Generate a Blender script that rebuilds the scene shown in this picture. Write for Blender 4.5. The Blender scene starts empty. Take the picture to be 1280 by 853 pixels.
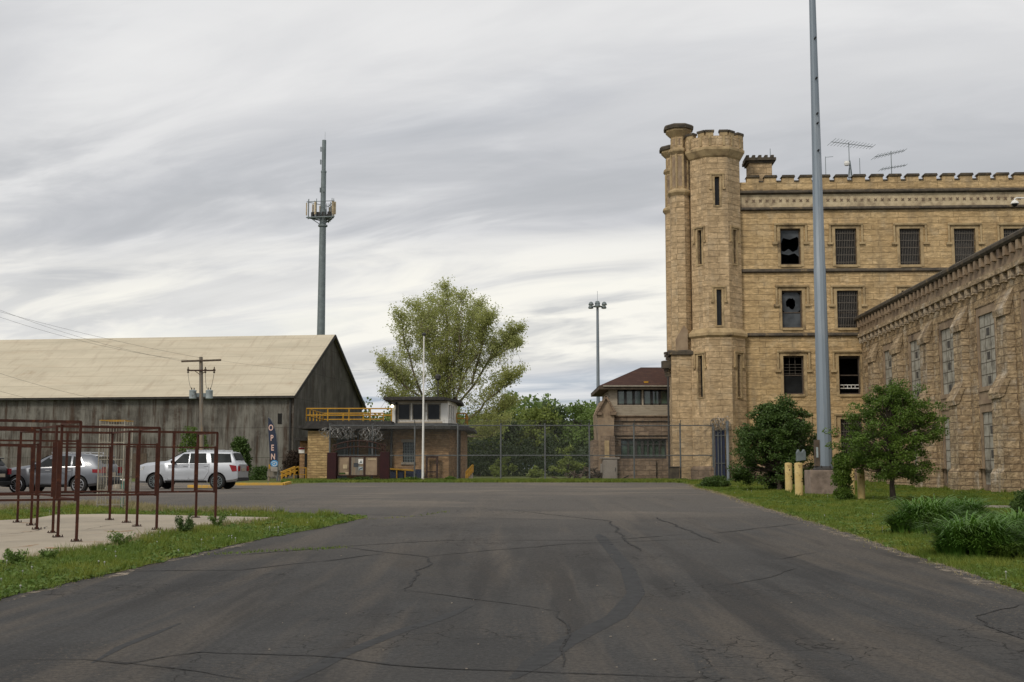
import bpy, bmesh, math, random
import numpy as np
from mathutils import Vector, Matrix
R = math.radians
rnd = random.Random(7)
scn = bpy.context.scene
COL = scn.collection
# ------------------------------------------------------------------ camera maths
F = 1500.0
PITCH = math.atan(159.5 / F)
CAM = Vector((0, 0, 1.5))
FW = Vector((0, math.cos(PITCH), math.sin(PITCH)))
UP = Vector((0, -math.sin(PITCH), math.cos(PITCH)))
KN = [(-50, 0.0), (14, 0.0), (44, 0.45), (66, 0.45), (78, 0.72), (4000, 0.72)]
def gz(y):
    for (a, za), (b, zb) in zip(KN, KN[1:]):
        if y <= b:
            return za + (zb - za) * max(0, (y - a)) / (b - a)
    return 0.72
def ray(px, py):
    return Vector((1, 0, 0)) * ((px - 640) / F) + UP * ((426.5 - py) / F) + FW
def at(px, py, Y):
    d = ray(px, py)
    return CAM + d * (Y / d.y)
def gp(px, py):
    d = ray(px, py)
    lo, hi = 2.0, 400.0
    for _ in range(50):
        m = (lo + hi) / 2
        p = CAM + d * (m / d.y)
        if p.z > gz(m): lo = m
        else: hi = m
    p = CAM + d * (lo / d.y)
    p.z = gz(lo)
    return p
def gx(px, Y):
    """ground point at depth Y under picture column px"""
    x = (px - 640) / F * Y
    for _ in range(6):
        v = Vector((x, Y, gz(Y))) - CAM
        cz = v.dot(FW)
        x = (px - 640) / F * cz
    return Vector((x, Y, gz(Y)))
# ------------------------------------------------------------------ mesh builder
def frame_of(o):
    m = Matrix.Identity(4)
    chain = []
    while o is not None:
        chain.append(o); o = o.parent
    for c in reversed(chain):
        m = m @ Matrix.LocRotScale(c.location, c.rotation_euler, c.scale)
    return m
class MB:
    def __init__(s):
        s.v = []; s.f = []; s.m = []; s.cm = 0
    def add(s, vs, fs):
        k = len(s.v)
        s.v += [tuple(p) for p in vs]
        for f in fs:
            s.f.append(tuple(i + k for i in f)); s.m.append(s.cm)
        return s
    def box(s, x0, x1, y0, y1, z0, z1):
        return s.add([(x0,y0,z0),(x1,y0,z0),(x1,y1,z0),(x0,y1,z0),(x0,y0,z1),(x1,y0,z1),(x1,y1,z1),(x0,y1,z1)],
              [(0,3,2,1),(4,5,6,7),(0,1,5,4),(1,2,6,5),(2,3,7,6),(3,0,4,7)])
    def cbox(s, c, sx, sy, sz, rz=0, rx=0, ry=0):
        m = Matrix.Translation(Vector(c)) @ Matrix.Rotation(rz,4,'Z') @ Matrix.Rotation(ry,4,'Y') @ Matrix.Rotation(rx,4,'X')
        a, b, d = sx/2, sy/2, sz/2
        vs = [m @ Vector(p) for p in [(-a,-b,-d),(a,-b,-d),(a,b,-d),(-a,b,-d),(-a,-b,d),(a,-b,d),(a,b,d),(-a,b,d)]]
        return s.add(vs, [(0,3,2,1),(4,5,6,7),(0,1,5,4),(1,2,6,5),(2,3,7,6),(3,0,4,7)])
    def beam(s, p0, p1, w, h=None):
        h = h or w
        p0, p1 = Vector(p0), Vector(p1)
        d = (p1 - p0).normalized()
        a = d.cross(Vector((0,0,1)))
        if a.length < 1e-3: a = Vector((1,0,0))
        a.normalize(); b = a.cross(d).normalized()
        a = a * w/2; b = b * h/2
        vs = [p0-a-b,p0+a-b,p0+a+b,p0-a+b,p1-a-b,p1+a-b,p1+a+b,p1-a+b]
        return s.add(vs, [(0,3,2,1),(4,5,6,7),(0,1,5,4),(1,2,6,5),(2,3,7,6),(3,0,4,7)])
    def tube(s, p0, p1, r0, r1=None, n=8, caps=True):
        return s.path([p0, p1], [r0, r0 if r1 is None else r1], n, caps)
    def path(s, pts, rs, n=6, caps=True):
        pts = [Vector(p) for p in pts]
        if not isinstance(rs, (list, tuple)): rs = [rs]*len(pts)
        vs = []; fs = []
        ref = None
        for i, p in enumerate(pts):
            d = (pts[min(i+1, len(pts)-1)] - pts[max(i-1, 0)]).normalized()
            if ref is None:
                ref = d.cross(Vector((0,0,1)))
                if ref.length < 1e-3: ref = Vector((1,0,0))
            a = (ref - d*ref.dot(d)).normalized(); b = d.cross(a); ref = a
            for k in range(n):
                t = 2*math.pi*(k+.5)/n
                vs.append(p + (a*math.cos(t) + b*math.sin(t))*rs[i])
        for i in range(len(pts)-1):
            for k in range(n):
                k2 = (k+1) % n
                fs.append((i*n+k, i*n+k2, (i+1)*n+k2, (i+1)*n+k))
        if caps:
            fs.append(tuple(range(n-1, -1, -1))); fs.append(tuple(range((len(pts)-1)*n, len(pts)*n)))
        return s.add(vs, fs)
    def lathe(s, cx, cy, prof, n=16, rot=0.0, caps=True):
        """prof = [(radius, z)]"""
        vs = []; fs = []
        for r, z in prof:
            for k in range(n):
                t = rot + 2*math.pi*k/n
                vs.append((cx + r*math.cos(t), cy + r*math.sin(t), z))
        for i in range(len(prof)-1):
            for k in range(n):
                k2 = (k+1) % n
                fs.append((i*n+k, i*n+k2, (i+1)*n+k2, (i+1)*n+k))
        if caps:
            fs.append(tuple(range(n-1, -1, -1))); fs.append(tuple(range((len(prof)-1)*n, len(prof)*n)))
        return s.add(vs, fs)
    def prism(s, poly, z0, z1):
        n = len(poly)
        vs = [(x, y, z0) for x, y in poly] + [(x, y, z1) for x, y in poly]
        fs = [tuple(range(n-1,-1,-1)), tuple(range(n, 2*n))] + [(i, (i+1)%n, n+(i+1)%n, n+i) for i in range(n)]
        return s.add(vs, fs)
    def yprism(s, poly, y0, y1):
        n = len(poly)
        vs = [(x, y0, z) for x, z in poly] + [(x, y1, z) for x, z in poly]
        fs = [tuple(range(n-1,-1,-1)), tuple(range(n, 2*n))] + [(i, (i+1)%n, n+(i+1)%n, n+i) for i in range(n)]
        return s.add(vs, fs)
    def xprism(s, poly, x0, x1):
        n = len(poly)
        vs = [(x0, y, z) for y, z in poly] + [(x1, y, z) for y, z in poly]
        fs = [tuple(range(n-1,-1,-1)), tuple(range(n, 2*n))] + [(i, (i+1)%n, n+(i+1)%n, n+i) for i in range(n)]
        return s.add(vs, fs)
    def sphere(s, c, r, n=10, m=6, sz=1.0):
        prof = [(max(1e-3, r*math.sin(math.pi*i/m)), c[2] - sz*r*math.cos(math.pi*i/m)) for i in range(m+1)]
        return s.lathe(c[0], c[1], prof, n)
    def wall(s, f, a0, a1, b0, b1, holes=(), depth=.3):
        A = sorted({a0, a1, *[h[0] for h in holes], *[h[1] for h in holes]})
        B = sorted({b0, b1, *[h[2] for h in holes], *[h[3] for h in holes]})
        A = [a for a in A if a0-1e-6 <= a <= a1+1e-6]; B = [b for b in B if b0-1e-6 <= b <= b1+1e-6]
        for i in range(len(A)-1):
            for j in range(len(B)-1):
                ca, cb = (A[i]+A[i+1])/2, (B[j]+B[j+1])/2
                if any(h[0] < ca < h[1] and h[2] < cb < h[3] for h in holes): continue
                s.add([f(A[i],B[j],0), f(A[i+1],B[j],0), f(A[i+1],B[j+1],0), f(A[i],B[j+1],0)], [(0,1,2,3)])
        for h in holes:
            c = [(h[0],h[2]),(h[1],h[2]),(h[1],h[3]),(h[0],h[3])]
            for i in range(4):
                p, q = c[i], c[(i+1)%4]
                s.add([f(*p,0), f(*q,0), f(*q,depth), f(*p,depth)], [(0,1,2,3)])
        return s
    def each(s, name, mats, parent=None, **k):
        """every connected piece becomes a part of its own"""
        par = list(range(len(s.v)))
        def fnd(a):
            while par[a] != a: par[a] = par[par[a]]; a = par[a]
            return a
        for f in s.f:
            for i in f[1:]: par[fnd(i)] = fnd(f[0])
        grp = {}
        for f in s.f: grp.setdefault(fnd(f[0]), []).append(f)
        out = []
        for fs in grp.values():
            ids = sorted({i for f in fs for i in f}); mp = {v: j for j, v in enumerate(ids)}
            m = MB(); m.v = [s.v[i] for i in ids]; m.f = [tuple(mp[i] for i in f) for f in fs]; m.m = [0]*len(fs)
            out.append(m.build(name, mats, parent, **k))
        return out
    def build(s, name, mats, parent=None, smooth=None, world=False, bevel=0, uv=True, fixn=True):
        if not isinstance(mats, (list, tuple)): mats = [mats]
        me = bpy.data.meshes.new(name)
        vs = s.v
        if world and parent is not None:
            im = frame_of(parent).inverted()
            vs = [tuple(im @ Vector(p)) for p in vs]
        me.from_pydata(vs, [], s.f)
        for m in mats: me.materials.append(m)
        if len(mats) > 1: me.polygons.foreach_set('material_index', s.m)
        if fixn:
            bm = bmesh.new(); bm.from_mesh(me); bmesh.ops.recalc_face_normals(bm, faces=bm.faces); bm.to_mesh(me); bm.free()
        if uv: box_uv(me)
        if smooth is not None:
            me.polygons.foreach_set('use_smooth', [True]*len(me.polygons))
            me.set_sharp_from_angle(angle=R(smooth))
        o = bpy.data.objects.new(name, me); COL.objects.link(o)
        if parent is not None: o.parent = parent
        if bevel:
            b = o.modifiers.new('b', 'BEVEL'); b.width = bevel; b.segments = 2; b.limit_method = 'ANGLE'
        return o
def box_uv(me):
    if not me.polygons: return
    nl = len(me.loops); npoly = len(me.polygons)
    co = np.empty(len(me.vertices)*3); me.vertices.foreach_get('co', co); co = co.reshape(-1,3)
    li = np.empty(nl, int); me.loops.foreach_get('vertex_index', li)
    nn = np.empty(npoly*3); me.polygons.foreach_get('normal', nn); nn = nn.reshape(-1,3)
    lt = np.empty(npoly, int); me.polygons.foreach_get('loop_total', lt)
    n = np.repeat(nn, lt, axis=0); p = co[li]
    h = np.hypot(n[:,0], n[:,1]); flat = (np.abs(n[:,2]) > .8) | (h < 1e-6)
    hh = np.where(h < 1e-6, 1, h)
    tx, ty = -n[:,1]/hh, n[:,0]/hh
    sg = np.where(np.abs(ty) > np.abs(tx), np.sign(ty), np.sign(tx)); sg[sg == 0] = 1
    u = np.where(flat, p[:,0], (p[:,0]*tx + p[:,1]*ty)*sg); v = np.where(flat, p[:,1], p[:,2])
    uv = me.uv_layers.new(name='UVMap')
    uv.data.foreach_set('uv', np.stack([u, v], 1).astype(np.float32).ravel())
def thing(name, label, cat, loc=(0,0,0), rz=0, group=None):
    o = bpy.data.objects.new(name, None); COL.objects.link(o)
    o.location = loc; o.rotation_euler = (0, 0, rz); o.empty_display_size = .3
    return tag(o, label, cat, group)
def tag(o, label, cat, group=None):
    o['label'] = label; o['category'] = cat
    if group: o['group'] = group
    return o
def struct(o, label=None, cat=None, kind='structure'):
    o['kind'] = kind
    if label: o['label'] = label
    if cat: o['category'] = cat
    return o
def dup(root, loc, rz, label, group=None):
    def cp(o, par):
        c = o.copy(); COL.objects.link(c)
        if par is not None: c.parent = par
        for ch in [x for x in kids.get(o.name, [])]: cp(ch, c)
        return c
    kids = {}
    for x in bpy.data.objects:
        if x.parent: kids.setdefault(x.parent.name, []).append(x)
    r = cp(root, None); r.location = loc; r.rotation_euler = (0,0,rz)
    r['label'] = label
    if group: r['group'] = group
    return r
def cat_curve(a, b, sag, n=16):
    a, b = Vector(a), Vector(b)
    return [a.lerp(b, t/n) - Vector((0,0,sag*4*(t/n)*(1-t/n))) for t in range(n+1)]
# ------------------------------------------------------------------ materials
class NT:
    def __init__(s, name):
        s.mat = bpy.data.materials.new(name); s.mat.use_nodes = True
        s.t = s.mat.node_tree; s.t.nodes.clear()
        s.out = s.n('ShaderNodeOutputMaterial')
        s.b = s.n('ShaderNodeBsdfPrincipled'); s.l(s.b.outputs[0], s.out.inputs[0])
        s.b.inputs['Specular IOR Level'].default_value = .3
        s.tc = s.n('ShaderNodeTexCoord')
    def n(s, ty, **k):
        nd = s.t.nodes.new(ty)
        for a, b in k.items(): setattr(nd, a, b)
        return nd
    def l(s, a, b): s.t.links.new(a, b)
    def mapv(s, src, sc, rot=(0,0,0), loc=(0,0,0)):
        m = s.n('ShaderNodeMapping'); s.l(src, m.inputs[0])
        m.inputs['Scale'].default_value = sc; m.inputs['Rotation'].default_value = rot; m.inputs['Location'].default_value = loc
        return m.outputs[0]
    def noise(s, src, scale, detail=4, rough=.55, dist=0.0):
        m = s.n('ShaderNodeTexNoise'); s.l(src, m.inputs['Vector'])
        m.inputs['Scale'].default_value = scale; m.inputs['Detail'].default_value = detail
        m.inputs['Roughness'].default_value = rough; m.inputs['Distortion'].default_value = dist
        return m.outputs[0]
    def ramp(s, src, stops):
        r = s.n('ShaderNodeValToRGB'); s.l(src, r.inputs[0]); e = r.color_ramp.elements
        while len(e) < len(stops): e.new(.5)
        for i, (p, c) in enumerate(stops):
            e[i].position = p
            e[i].color = (c, c, c, 1) if isinstance(c, (int, float)) else (*c, 1)
        return r.outputs[0]
    def mix(s, fac, a, b, mode='MIX'):
        m = s.n('ShaderNodeMix', data_type='RGBA', blend_type=mode)
        for sock, v in ((m.inputs[0], fac), (m.inputs[6], a), (m.inputs[7], b)):
            if isinstance(v, (int, float)): sock.default_value = v
            elif isinstance(v, tuple): sock.default_value = (*v, 1)
            else: s.l(v, sock)
        return m.outputs[2]
    def math(s, op, a, b=0.0, c=None):
        m = s.n('ShaderNodeMath', operation=op)
        for i, v in enumerate((a, b) if c is None else (a, b, c)):
            if isinstance(v, (int, float)): m.inputs[i].default_value = v
            else: s.l(v, m.inputs[i])
        return m.outputs[0]
    def bump(s, h, strength=.5, dist=.02, prev=None):
        m = s.n('ShaderNodeBump'); s.l(h, m.inputs['Height'])
        m.inputs['Strength'].default_value = strength; m.inputs['Distance'].default_value = dist
        if prev is not None: s.l(prev, m.inputs['Normal'])
        s.l(m.outputs[0], s.b.inputs['Normal']); return m.outputs[0]
    def base(s, c):
        if isinstance(c, tuple): s.b.inputs['Base Color'].default_value = (*c, 1)
        else: s.l(c, s.b.inputs['Base Color'])
    def set(s, **k):
        for a, b in k.items(): s.b.inputs[a.replace('_', ' ')].default_value = b
        return s
def simple(name, c1, c2=None, scale=4, rough=.7, metal=0, stretch=(1,1,1), bump=0, bscale=30, lo=.35, hi=.65, dirt=None, dscale=1.5, dlo=.5, dhi=.7):
    t = NT(name); c2 = c2 or tuple(x*.75 for x in c1)
    v = t.mapv(t.tc.outputs['Object'], stretch)
    col = t.mix(t.ramp(t.noise(v, scale, 6), [(lo, 0.0), (hi, 1.0)]), c1, c2)
    if dirt: col = t.mix(t.ramp(t.noise(t.mapv(v, (1,1,1), loc=(5,3,1)), dscale, 5, .65), [(dlo, 0.0), (dhi, 1.0)]), col, dirt)
    t.base(col); t.set(Roughness=rough, Metallic=metal)
    if bump: t.bump(t.noise(v, bscale, 5), .6, bump)
    return t.mat
def stone(name, c1, c2, mortar, bw, rh, stain, sfac=.5, bump=.05, extra=None, msize=.02, efac=.35):
    t = NT(name)
    uv = t.tc.outputs['UV']
    nz = t.n('ShaderNodeTexNoise', noise_dimensions='2D'); t.l(uv, nz.inputs['Vector']); nz.inputs['Scale'].default_value = 1.2; nz.inputs['Detail'].default_value = 3
    sub = t.n('ShaderNodeVectorMath', operation='SUBTRACT'); t.l(nz.outputs['Color'], sub.inputs[0]); sub.inputs[1].default_value = (.5,.5,.5)
    sc = t.n('ShaderNodeVectorMath', operation='MULTIPLY'); t.l(sub.outputs[0], sc.inputs[0]); sc.inputs[1].default_value = (.16,.10,0)
    ad = t.n('ShaderNodeVectorMath', operation='ADD'); t.l(uv, ad.inputs[0]); t.l(sc.outputs[0], ad.inputs[1])
    def brick(bwid, rhe, off, sq, sqf):
        b = t.n('ShaderNodeTexBrick'); t.l(ad.outputs[0], b.inputs['Vector'])
        b.offset = off; b.squash = sq; b.squash_frequency = sqf
        b.inputs['Scale'].default_value = 1; b.inputs['Brick Width'].default_value = bwid; b.inputs['Row Height'].default_value = rhe
        b.inputs['Mortar Size'].default_value = msize; b.inputs['Mortar Smooth'].default_value = .4; b.inputs['Bias'].default_value = -.1
        b.inputs['Color1'].default_value = (*c1, 1); b.inputs['Color2'].default_value = (*c2, 1); b.inputs['Mortar'].default_value = (*mortar, 1)
        return b
    b1 = brick(bw, rh, .5, 1.35, 2)
    col = b1.outputs['Color']
    n1 = t.noise(t.mapv(uv, (1,1,1)), 3.5, 8, .7)
    col = t.mix(t.ramp(n1, [(.36, 0.0), (.64, .6)]), col, tuple(x*.68 for x in c2))
    n5 = t.noise(t.mapv(uv, (1,2.2,1), loc=(2,6,0)), 2.2, 5, .6)
    col = t.mix(t.ramp(n5, [(.52, 0.0), (.64, .5)]), col, tuple(min(1, x*1.3) for x in c1))
    n2 = t.noise(t.mapv(uv, (1.6,.35,1)), .6, 7, .65)
    col = t.mix(t.ramp(n2, [(.5, 0.0), (.68, sfac)]), col, stain)
    n3 = t.noise(t.mapv(uv, (1,1,1), loc=(9,4,0)), .9, 5, .6)
    col = t.mix(t.ramp(n3, [(.52, 0.0), (.7, efac)]), col, extra or tuple(min(1, x*1.25) for x in c1))
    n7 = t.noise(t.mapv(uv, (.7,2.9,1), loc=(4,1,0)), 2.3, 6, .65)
    col = t.mix(t.ramp(n7, [(.49, 0.0), (.64, .62)]), col, tuple(x*.52 for x in c2))  # flat dark streaks: shadows of the rough block faces painted into the colour
    b2 = brick(bw*1.0, rh, .5, 1.35, 2); b2.inputs['Color1'].default_value = (1,1,1,1); b2.inputs['Color2'].default_value = (0,0,0,1); b2.inputs['Bias'].default_value = 0
    n6 = t.noise(t.mapv(uv, (.7/bw*1.0, 1/rh*.35, 1), loc=(3,3,3)), 1.6, 2, .5)
    col = t.mix(t.math('MULTIPLY', t.ramp(n6, [(.50, 0.0), (.60, 1.0)]), .35), col, tuple(x*.55 for x in c2))
    t.base(col); t.set(Roughness=.92)
    n4 = t.noise(uv, 5.0, 6, .6)
    h = t.math('MULTIPLY', t.math('SUBTRACT', 1.0, b1.outputs['Fac']), t.math('MULTIPLY_ADD', n4, .9, .35))
    t.bump(h, 1.0, bump)
    return t.mat
def glassmat(name, c=(.02,.024,.026), rough=.12, spec=.5):
    t = NT(name)
    n = t.noise(t.tc.outputs['Object'], 1.1, 3)
    t.base(t.mix(t.ramp(n, [(.4,0.0),(.65,1.0)]), c, tuple(x*2.0 for x in c)))
    t.set(Roughness=rough); t.b.inputs['Specular IOR Level'].default_value = spec
    return t.mat
def leafmat(name, c1, c2, scale=.8, rough=.6, trans=.25):
    t = NT(name)
    o = t.tc.outputs['Object']
    a = t.noise(o, scale, 3); b = t.noise(o, 14, 2)
    c = t.mix(t.ramp(a, [(.38, 0.0), (.62, 1.0)]), c1, c2)
    c = t.mix(t.ramp(b, [(.35, 0.0), (.7, .6)]), c, tuple(min(1, x*1.7) for x in c1))
    t.base(c); t.set(Roughness=rough)
    tr = t.n('ShaderNodeBsdfTranslucent'); t.l(c, tr.inputs[0])
    mx = t.n('ShaderNodeMixShader'); mx.inputs[0].default_value = trans
    t.l(t.b.outputs[0], mx.inputs[1]); t.l(tr.outputs[0], mx.inputs[2]); t.l(mx.outputs[0], t.out.inputs[0])
    return t.mat
def emis(name, c, s):
    t = NT(name); t.base(c); t.b.inputs['Emission Color'].default_value = (*c, 1); t.b.inputs['Emission Strength'].default_value = s
    return t.mat
M = {}
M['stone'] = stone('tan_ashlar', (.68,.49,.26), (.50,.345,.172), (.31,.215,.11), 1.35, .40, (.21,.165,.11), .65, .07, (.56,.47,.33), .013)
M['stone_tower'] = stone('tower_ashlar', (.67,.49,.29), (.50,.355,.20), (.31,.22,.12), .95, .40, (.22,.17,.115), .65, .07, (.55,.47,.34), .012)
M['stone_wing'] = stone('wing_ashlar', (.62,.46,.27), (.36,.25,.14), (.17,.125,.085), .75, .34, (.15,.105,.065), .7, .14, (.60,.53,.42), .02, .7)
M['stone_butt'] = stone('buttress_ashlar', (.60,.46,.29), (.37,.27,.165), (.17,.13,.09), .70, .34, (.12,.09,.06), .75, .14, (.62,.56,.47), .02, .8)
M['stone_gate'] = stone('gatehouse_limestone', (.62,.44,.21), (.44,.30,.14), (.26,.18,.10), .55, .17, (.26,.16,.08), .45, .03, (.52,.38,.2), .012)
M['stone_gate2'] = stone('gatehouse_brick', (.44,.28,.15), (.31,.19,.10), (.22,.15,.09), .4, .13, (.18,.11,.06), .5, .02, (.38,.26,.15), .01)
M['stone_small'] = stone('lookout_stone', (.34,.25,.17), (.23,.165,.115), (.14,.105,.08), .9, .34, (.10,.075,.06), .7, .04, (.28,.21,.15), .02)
M['trim'] = simple('dressed_stone', (.48,.36,.20), (.36,.26,.14), 2.5, .9, bump=.01, dirt=(.12,.085,.05), dscale=.9)
M['trim_wing'] = simple('wing_dressed_stone', (.36,.27,.18), (.25,.18,.12), 1.6, .9, bump=.01, dirt=(.09,.065,.05), dscale=.7)
M['frieze'] = simple('pale_frieze_stone', (.60,.49,.32), (.44,.35,.22), 2.5, .9, bump=.01, dirt=(.24,.18,.12), dscale=1.2)
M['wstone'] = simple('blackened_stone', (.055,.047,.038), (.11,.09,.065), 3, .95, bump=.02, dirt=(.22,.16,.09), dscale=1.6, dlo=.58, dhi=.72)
M['darkmetal'] = simple('dark_metal', (.035,.035,.035), (.06,.055,.05), 8, .55)
M['bar'] = simple('barred_steel', (.16,.14,.115), (.09,.075,.06), 12, .6)
M['wframe'] = simple('brown_window_frame', (.10,.075,.055), (.06,.048,.038), 6, .7)
M['glass'] = glassmat('dark_glass', (.010,.011,.012), .15, .25)
M['glass_dusty'] = glassmat('dusty_glass', (.045,.05,.055), .35, .2)
M['glass_green_reflection'] = glassmat('reflecting_glass', (.05,.075,.055), .06, .9)  # green reflections are painted in as the base colour of the panes
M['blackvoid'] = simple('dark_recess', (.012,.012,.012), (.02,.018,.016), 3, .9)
M['panel_pale'] = simple('faded_window_panel', (.42,.40,.34), (.30,.28,.23), 2.5, .6, dirt=(.12,.11,.09))
M['panel_dark'] = simple('vent_panel', (.05,.048,.045), (.08,.075,.07), 5, .6)
M['galv'] = simple('galvanised_steel', (.23,.27,.31), (.19,.225,.26), .6, .55, metal=.25, stretch=(2,2,.25), dirt=(.30,.33,.36), dscale=1.2)
M['galv_dk'] = simple('weathered_steel', (.20,.235,.24), (.15,.175,.18), 2, .6, metal=.3)
M['fence_steel'] = simple('fence_steel', (.17,.18,.18), (.12,.125,.125), 5, .55, metal=.4)
M['yellow'] = simple('yellow_paint', (.50,.27,.025), (.38,.20,.02), 5, .6)
M['cab'] = simple('beige_cabinet_paint', (.33,.29,.25), (.27,.235,.20), 2, .6)
M['bollard'] = simple('worn_yellow_paint', (.60,.46,.21), (.50,.36,.13), 3, .65, dirt=(.16,.08,.03), dscale=6, dlo=.60, dhi=.68)
M['kerb'] = simple('yellow_kerb_paint', (.62,.36,.05), (.5,.33,.10), 2, .8, dirt=(.3,.27,.22), dscale=3, dlo=.58)
M['rust'] = simple('rust_red_paint', (.064,.019,.009), (.040,.012,.007), 5, .75, dirt=(.12,.04,.018), dscale=9, dlo=.58, dhi=.7)
M['maroon'] = simple('maroon_panel', (.034,.006,.007), (.024,.005,.006), 2, .6)
M['rust_dk'] = simple('dark_rust_steel', (.06,.028,.02), (.035,.02,.016), 6, .8)
M['white'] = simple('white_paint', (.80,.79,.75), (.72,.70,.65), 1.5, .6, dirt=(.40,.37,.31), dscale=3, dlo=.6)
M['cream'] = simple('cream_siding', (.46,.40,.31), (.40,.34,.26), 1.5, .75, stretch=(1,1,5), dirt=(.3,.25,.19), dscale=2)
M['offwhite'] = simple('chalky_steel', (.36,.33,.27), (.25,.225,.18), 7, .7, dirt=(.25,.12,.05), dscale=11, dlo=.58)
M['shingle'] = simple('brown_shingle', (.065,.028,.020), (.045,.022,.017), 6, .9, stretch=(1,1,4), bump=.02, dirt=(.09,.045,.03), dscale=2)
M['tar'] = simple('tar_roof_edge', (.03,.028,.026), (.06,.055,.05), 4, .8, bump=.02)
M['greyroof'] = simple('grey_felt', (.11,.11,.11), (.07,.07,.07), 2, .85)
M['concrete'] = simple('cast_concrete', (.30,.265,.215), (.23,.20,.165), 2.5, .9, bump=.01, dirt=(.15,.13,.10), dscale=1.2)
M['pedestal'] = simple('pedestal_concrete', (.30,.235,.19), (.22,.17,.14), 3, .9, bump=.01, dirt=(.14,.11,.09), dscale=2)
M['wood'] = simple('weathered_timber', (.23,.21,.18), (.15,.135,.115), 3, .9, stretch=(6,6,.5), dirt=(.28,.2,.12), dscale=1.2)
M['wood_dk'] = simple('dark_timber', (.12,.09,.065), (.07,.055,.04), 4, .9)
M['transf'] = simple('transformer_paint', (.36,.41,.42), (.28,.32,.33), 5, .5, dirt=(.15,.12,.1), dlo=.62)
M['bark'] = simple('grey_bark', (.10,.08,.06), (.055,.043,.034), 6, .95, stretch=(3,3,.6), bump=.02)
M['bark_pale'] = simple('pale_bark', (.24,.20,.15), (.15,.12,.09), 3, .9, stretch=(2,2,.6))
M['wire'] = simple('cable_black', (.10,.10,.10), (.08,.08,.08), 3, .6)
M['razor'] = simple('razor_wire_steel', (.30,.29,.27), (.22,.21,.20), 9, .4, metal=.5)
M['navy'] = simple('navy_paint', (.02,.03,.07), (.03,.035,.05), 3, .5)
M['lamp_on'] = emis('lit_lamp', (1,.88,.6), 5)
M['lens'] = glassmat('lamp_lens', (.3,.3,.28), .1, .5)
M['teal'] = simple('teal_plastic', (.03,.22,.17), (.02,.16,.13), 3, .5)
M['chrome'] = simple('bright_alloy', (.55,.55,.56), (.42,.42,.43), 6, .3, metal=.8)
M['tyre'] = simple('tyre_rubber', (.018,.018,.018), (.03,.028,.026), 8, .85)
M['redlens'] = simple('red_tail_lens', (.30,.012,.018), (.18,.008,.012), 6, .15)
M['clearlens'] = simple('headlamp_lens', (.55,.55,.53), (.35,.35,.34), 12, .12)
M['amber'] = simple('amber_lens', (.55,.3,.15), (.5,.4,.3), 12, .15)
M['trimblack'] = simple('black_plastic_trim', (.015,.015,.016), (.022,.022,.022), 5, .55)
def paint(name, c, rough=.42, coat=.25):
    t = NT(name); t.base(t.mix(t.ramp(t.noise(t.tc.outputs['Object'], 2.0, 5), [(.4,0.0),(.7,.5)]), c, tuple(x*.86 for x in c)))
    t.set(Roughness=rough, Metallic=.75, Coat_Weight=coat, Coat_Roughness=.08); return t.mat
M['silver'] = paint('silver_white_paint', (.52,.54,.57))
M['greycar'] = paint('slate_grey_paint', (.17,.18,.20))
M['blackcar'] = paint('black_paint', (.012,.012,.014))
# ---- barn sheet metal: vertical corrugation, vertical rust and soot streaks
def barnmat(name, c1, c2, c3, streak, corr=.22):
    t = NT(name); uv = t.tc.outputs['UV']
    a = t.noise(t.mapv(uv, (.7,.12,1)), 1.3, 7, .7)
    b = t.noise(t.mapv(uv, (.5,.5,1), loc=(3,8,0)), .35, 6, .6)
    d = t.noise(t.mapv(uv, (1.5,.12,1), loc=(7,2,0)), 1.4, 6, .7)
    c = t.mix(t.ramp(a, [(.40, 0.0), (.58, 1.0)]), c1, c2)
    c = t.mix(t.ramp(b, [(.48, 0.0), (.66, .75)]), c, c3)
    c = t.mix(t.ramp(d, [(.50, 0.0), (.62, .85)]), c, streak)
    # sheet laps: a thin line every 2.4 m of height and about every metre of length
    sx = t.n('ShaderNodeSeparateXYZ'); t.l(uv, sx.inputs[0])
    fr = t.math('FRACT', t.math('MULTIPLY', sx.outputs[1], 1/2.35))
    lap = t.math('LESS_THAN', fr, .018)
    fu = t.math('LESS_THAN', t.math('FRACT', t.math('MULTIPLY', sx.outputs[0], 1/.9)), .035)
    c = t.mix(t.math('MULTIPLY', t.math('MAXIMUM', lap, t.math('MULTIPLY', fu, .15)), .6), c, tuple(x*.35 for x in c1))
    g_ = t.noise(t.mapv(uv, (.6,.5,1), loc=(1,9,0)), 1.1, 7, .7)
    c = t.mix(t.ramp(g_, [(.50, 0.0), (.66, .6)]), c, tuple(x*1.15 for x in c2))
    t.base(c); t.set(Roughness=.7, Metallic=.1)
    w = t.math('SINE', t.math('MULTIPLY', sx.outputs[0], 2*math.pi/corr))
    t.bump(w, .5, .015)
    return t.mat
M['barnwall'] = barnmat('barn_sheet_wall', (.072,.063,.052), (.20,.19,.165), (.042,.034,.027), (.050,.028,.016))
M['barngable'] = barnmat('barn_gable_sheet', (.065,.058,.051), (.15,.14,.125), (.04,.035,.03), (.05,.036,.026))
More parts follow.
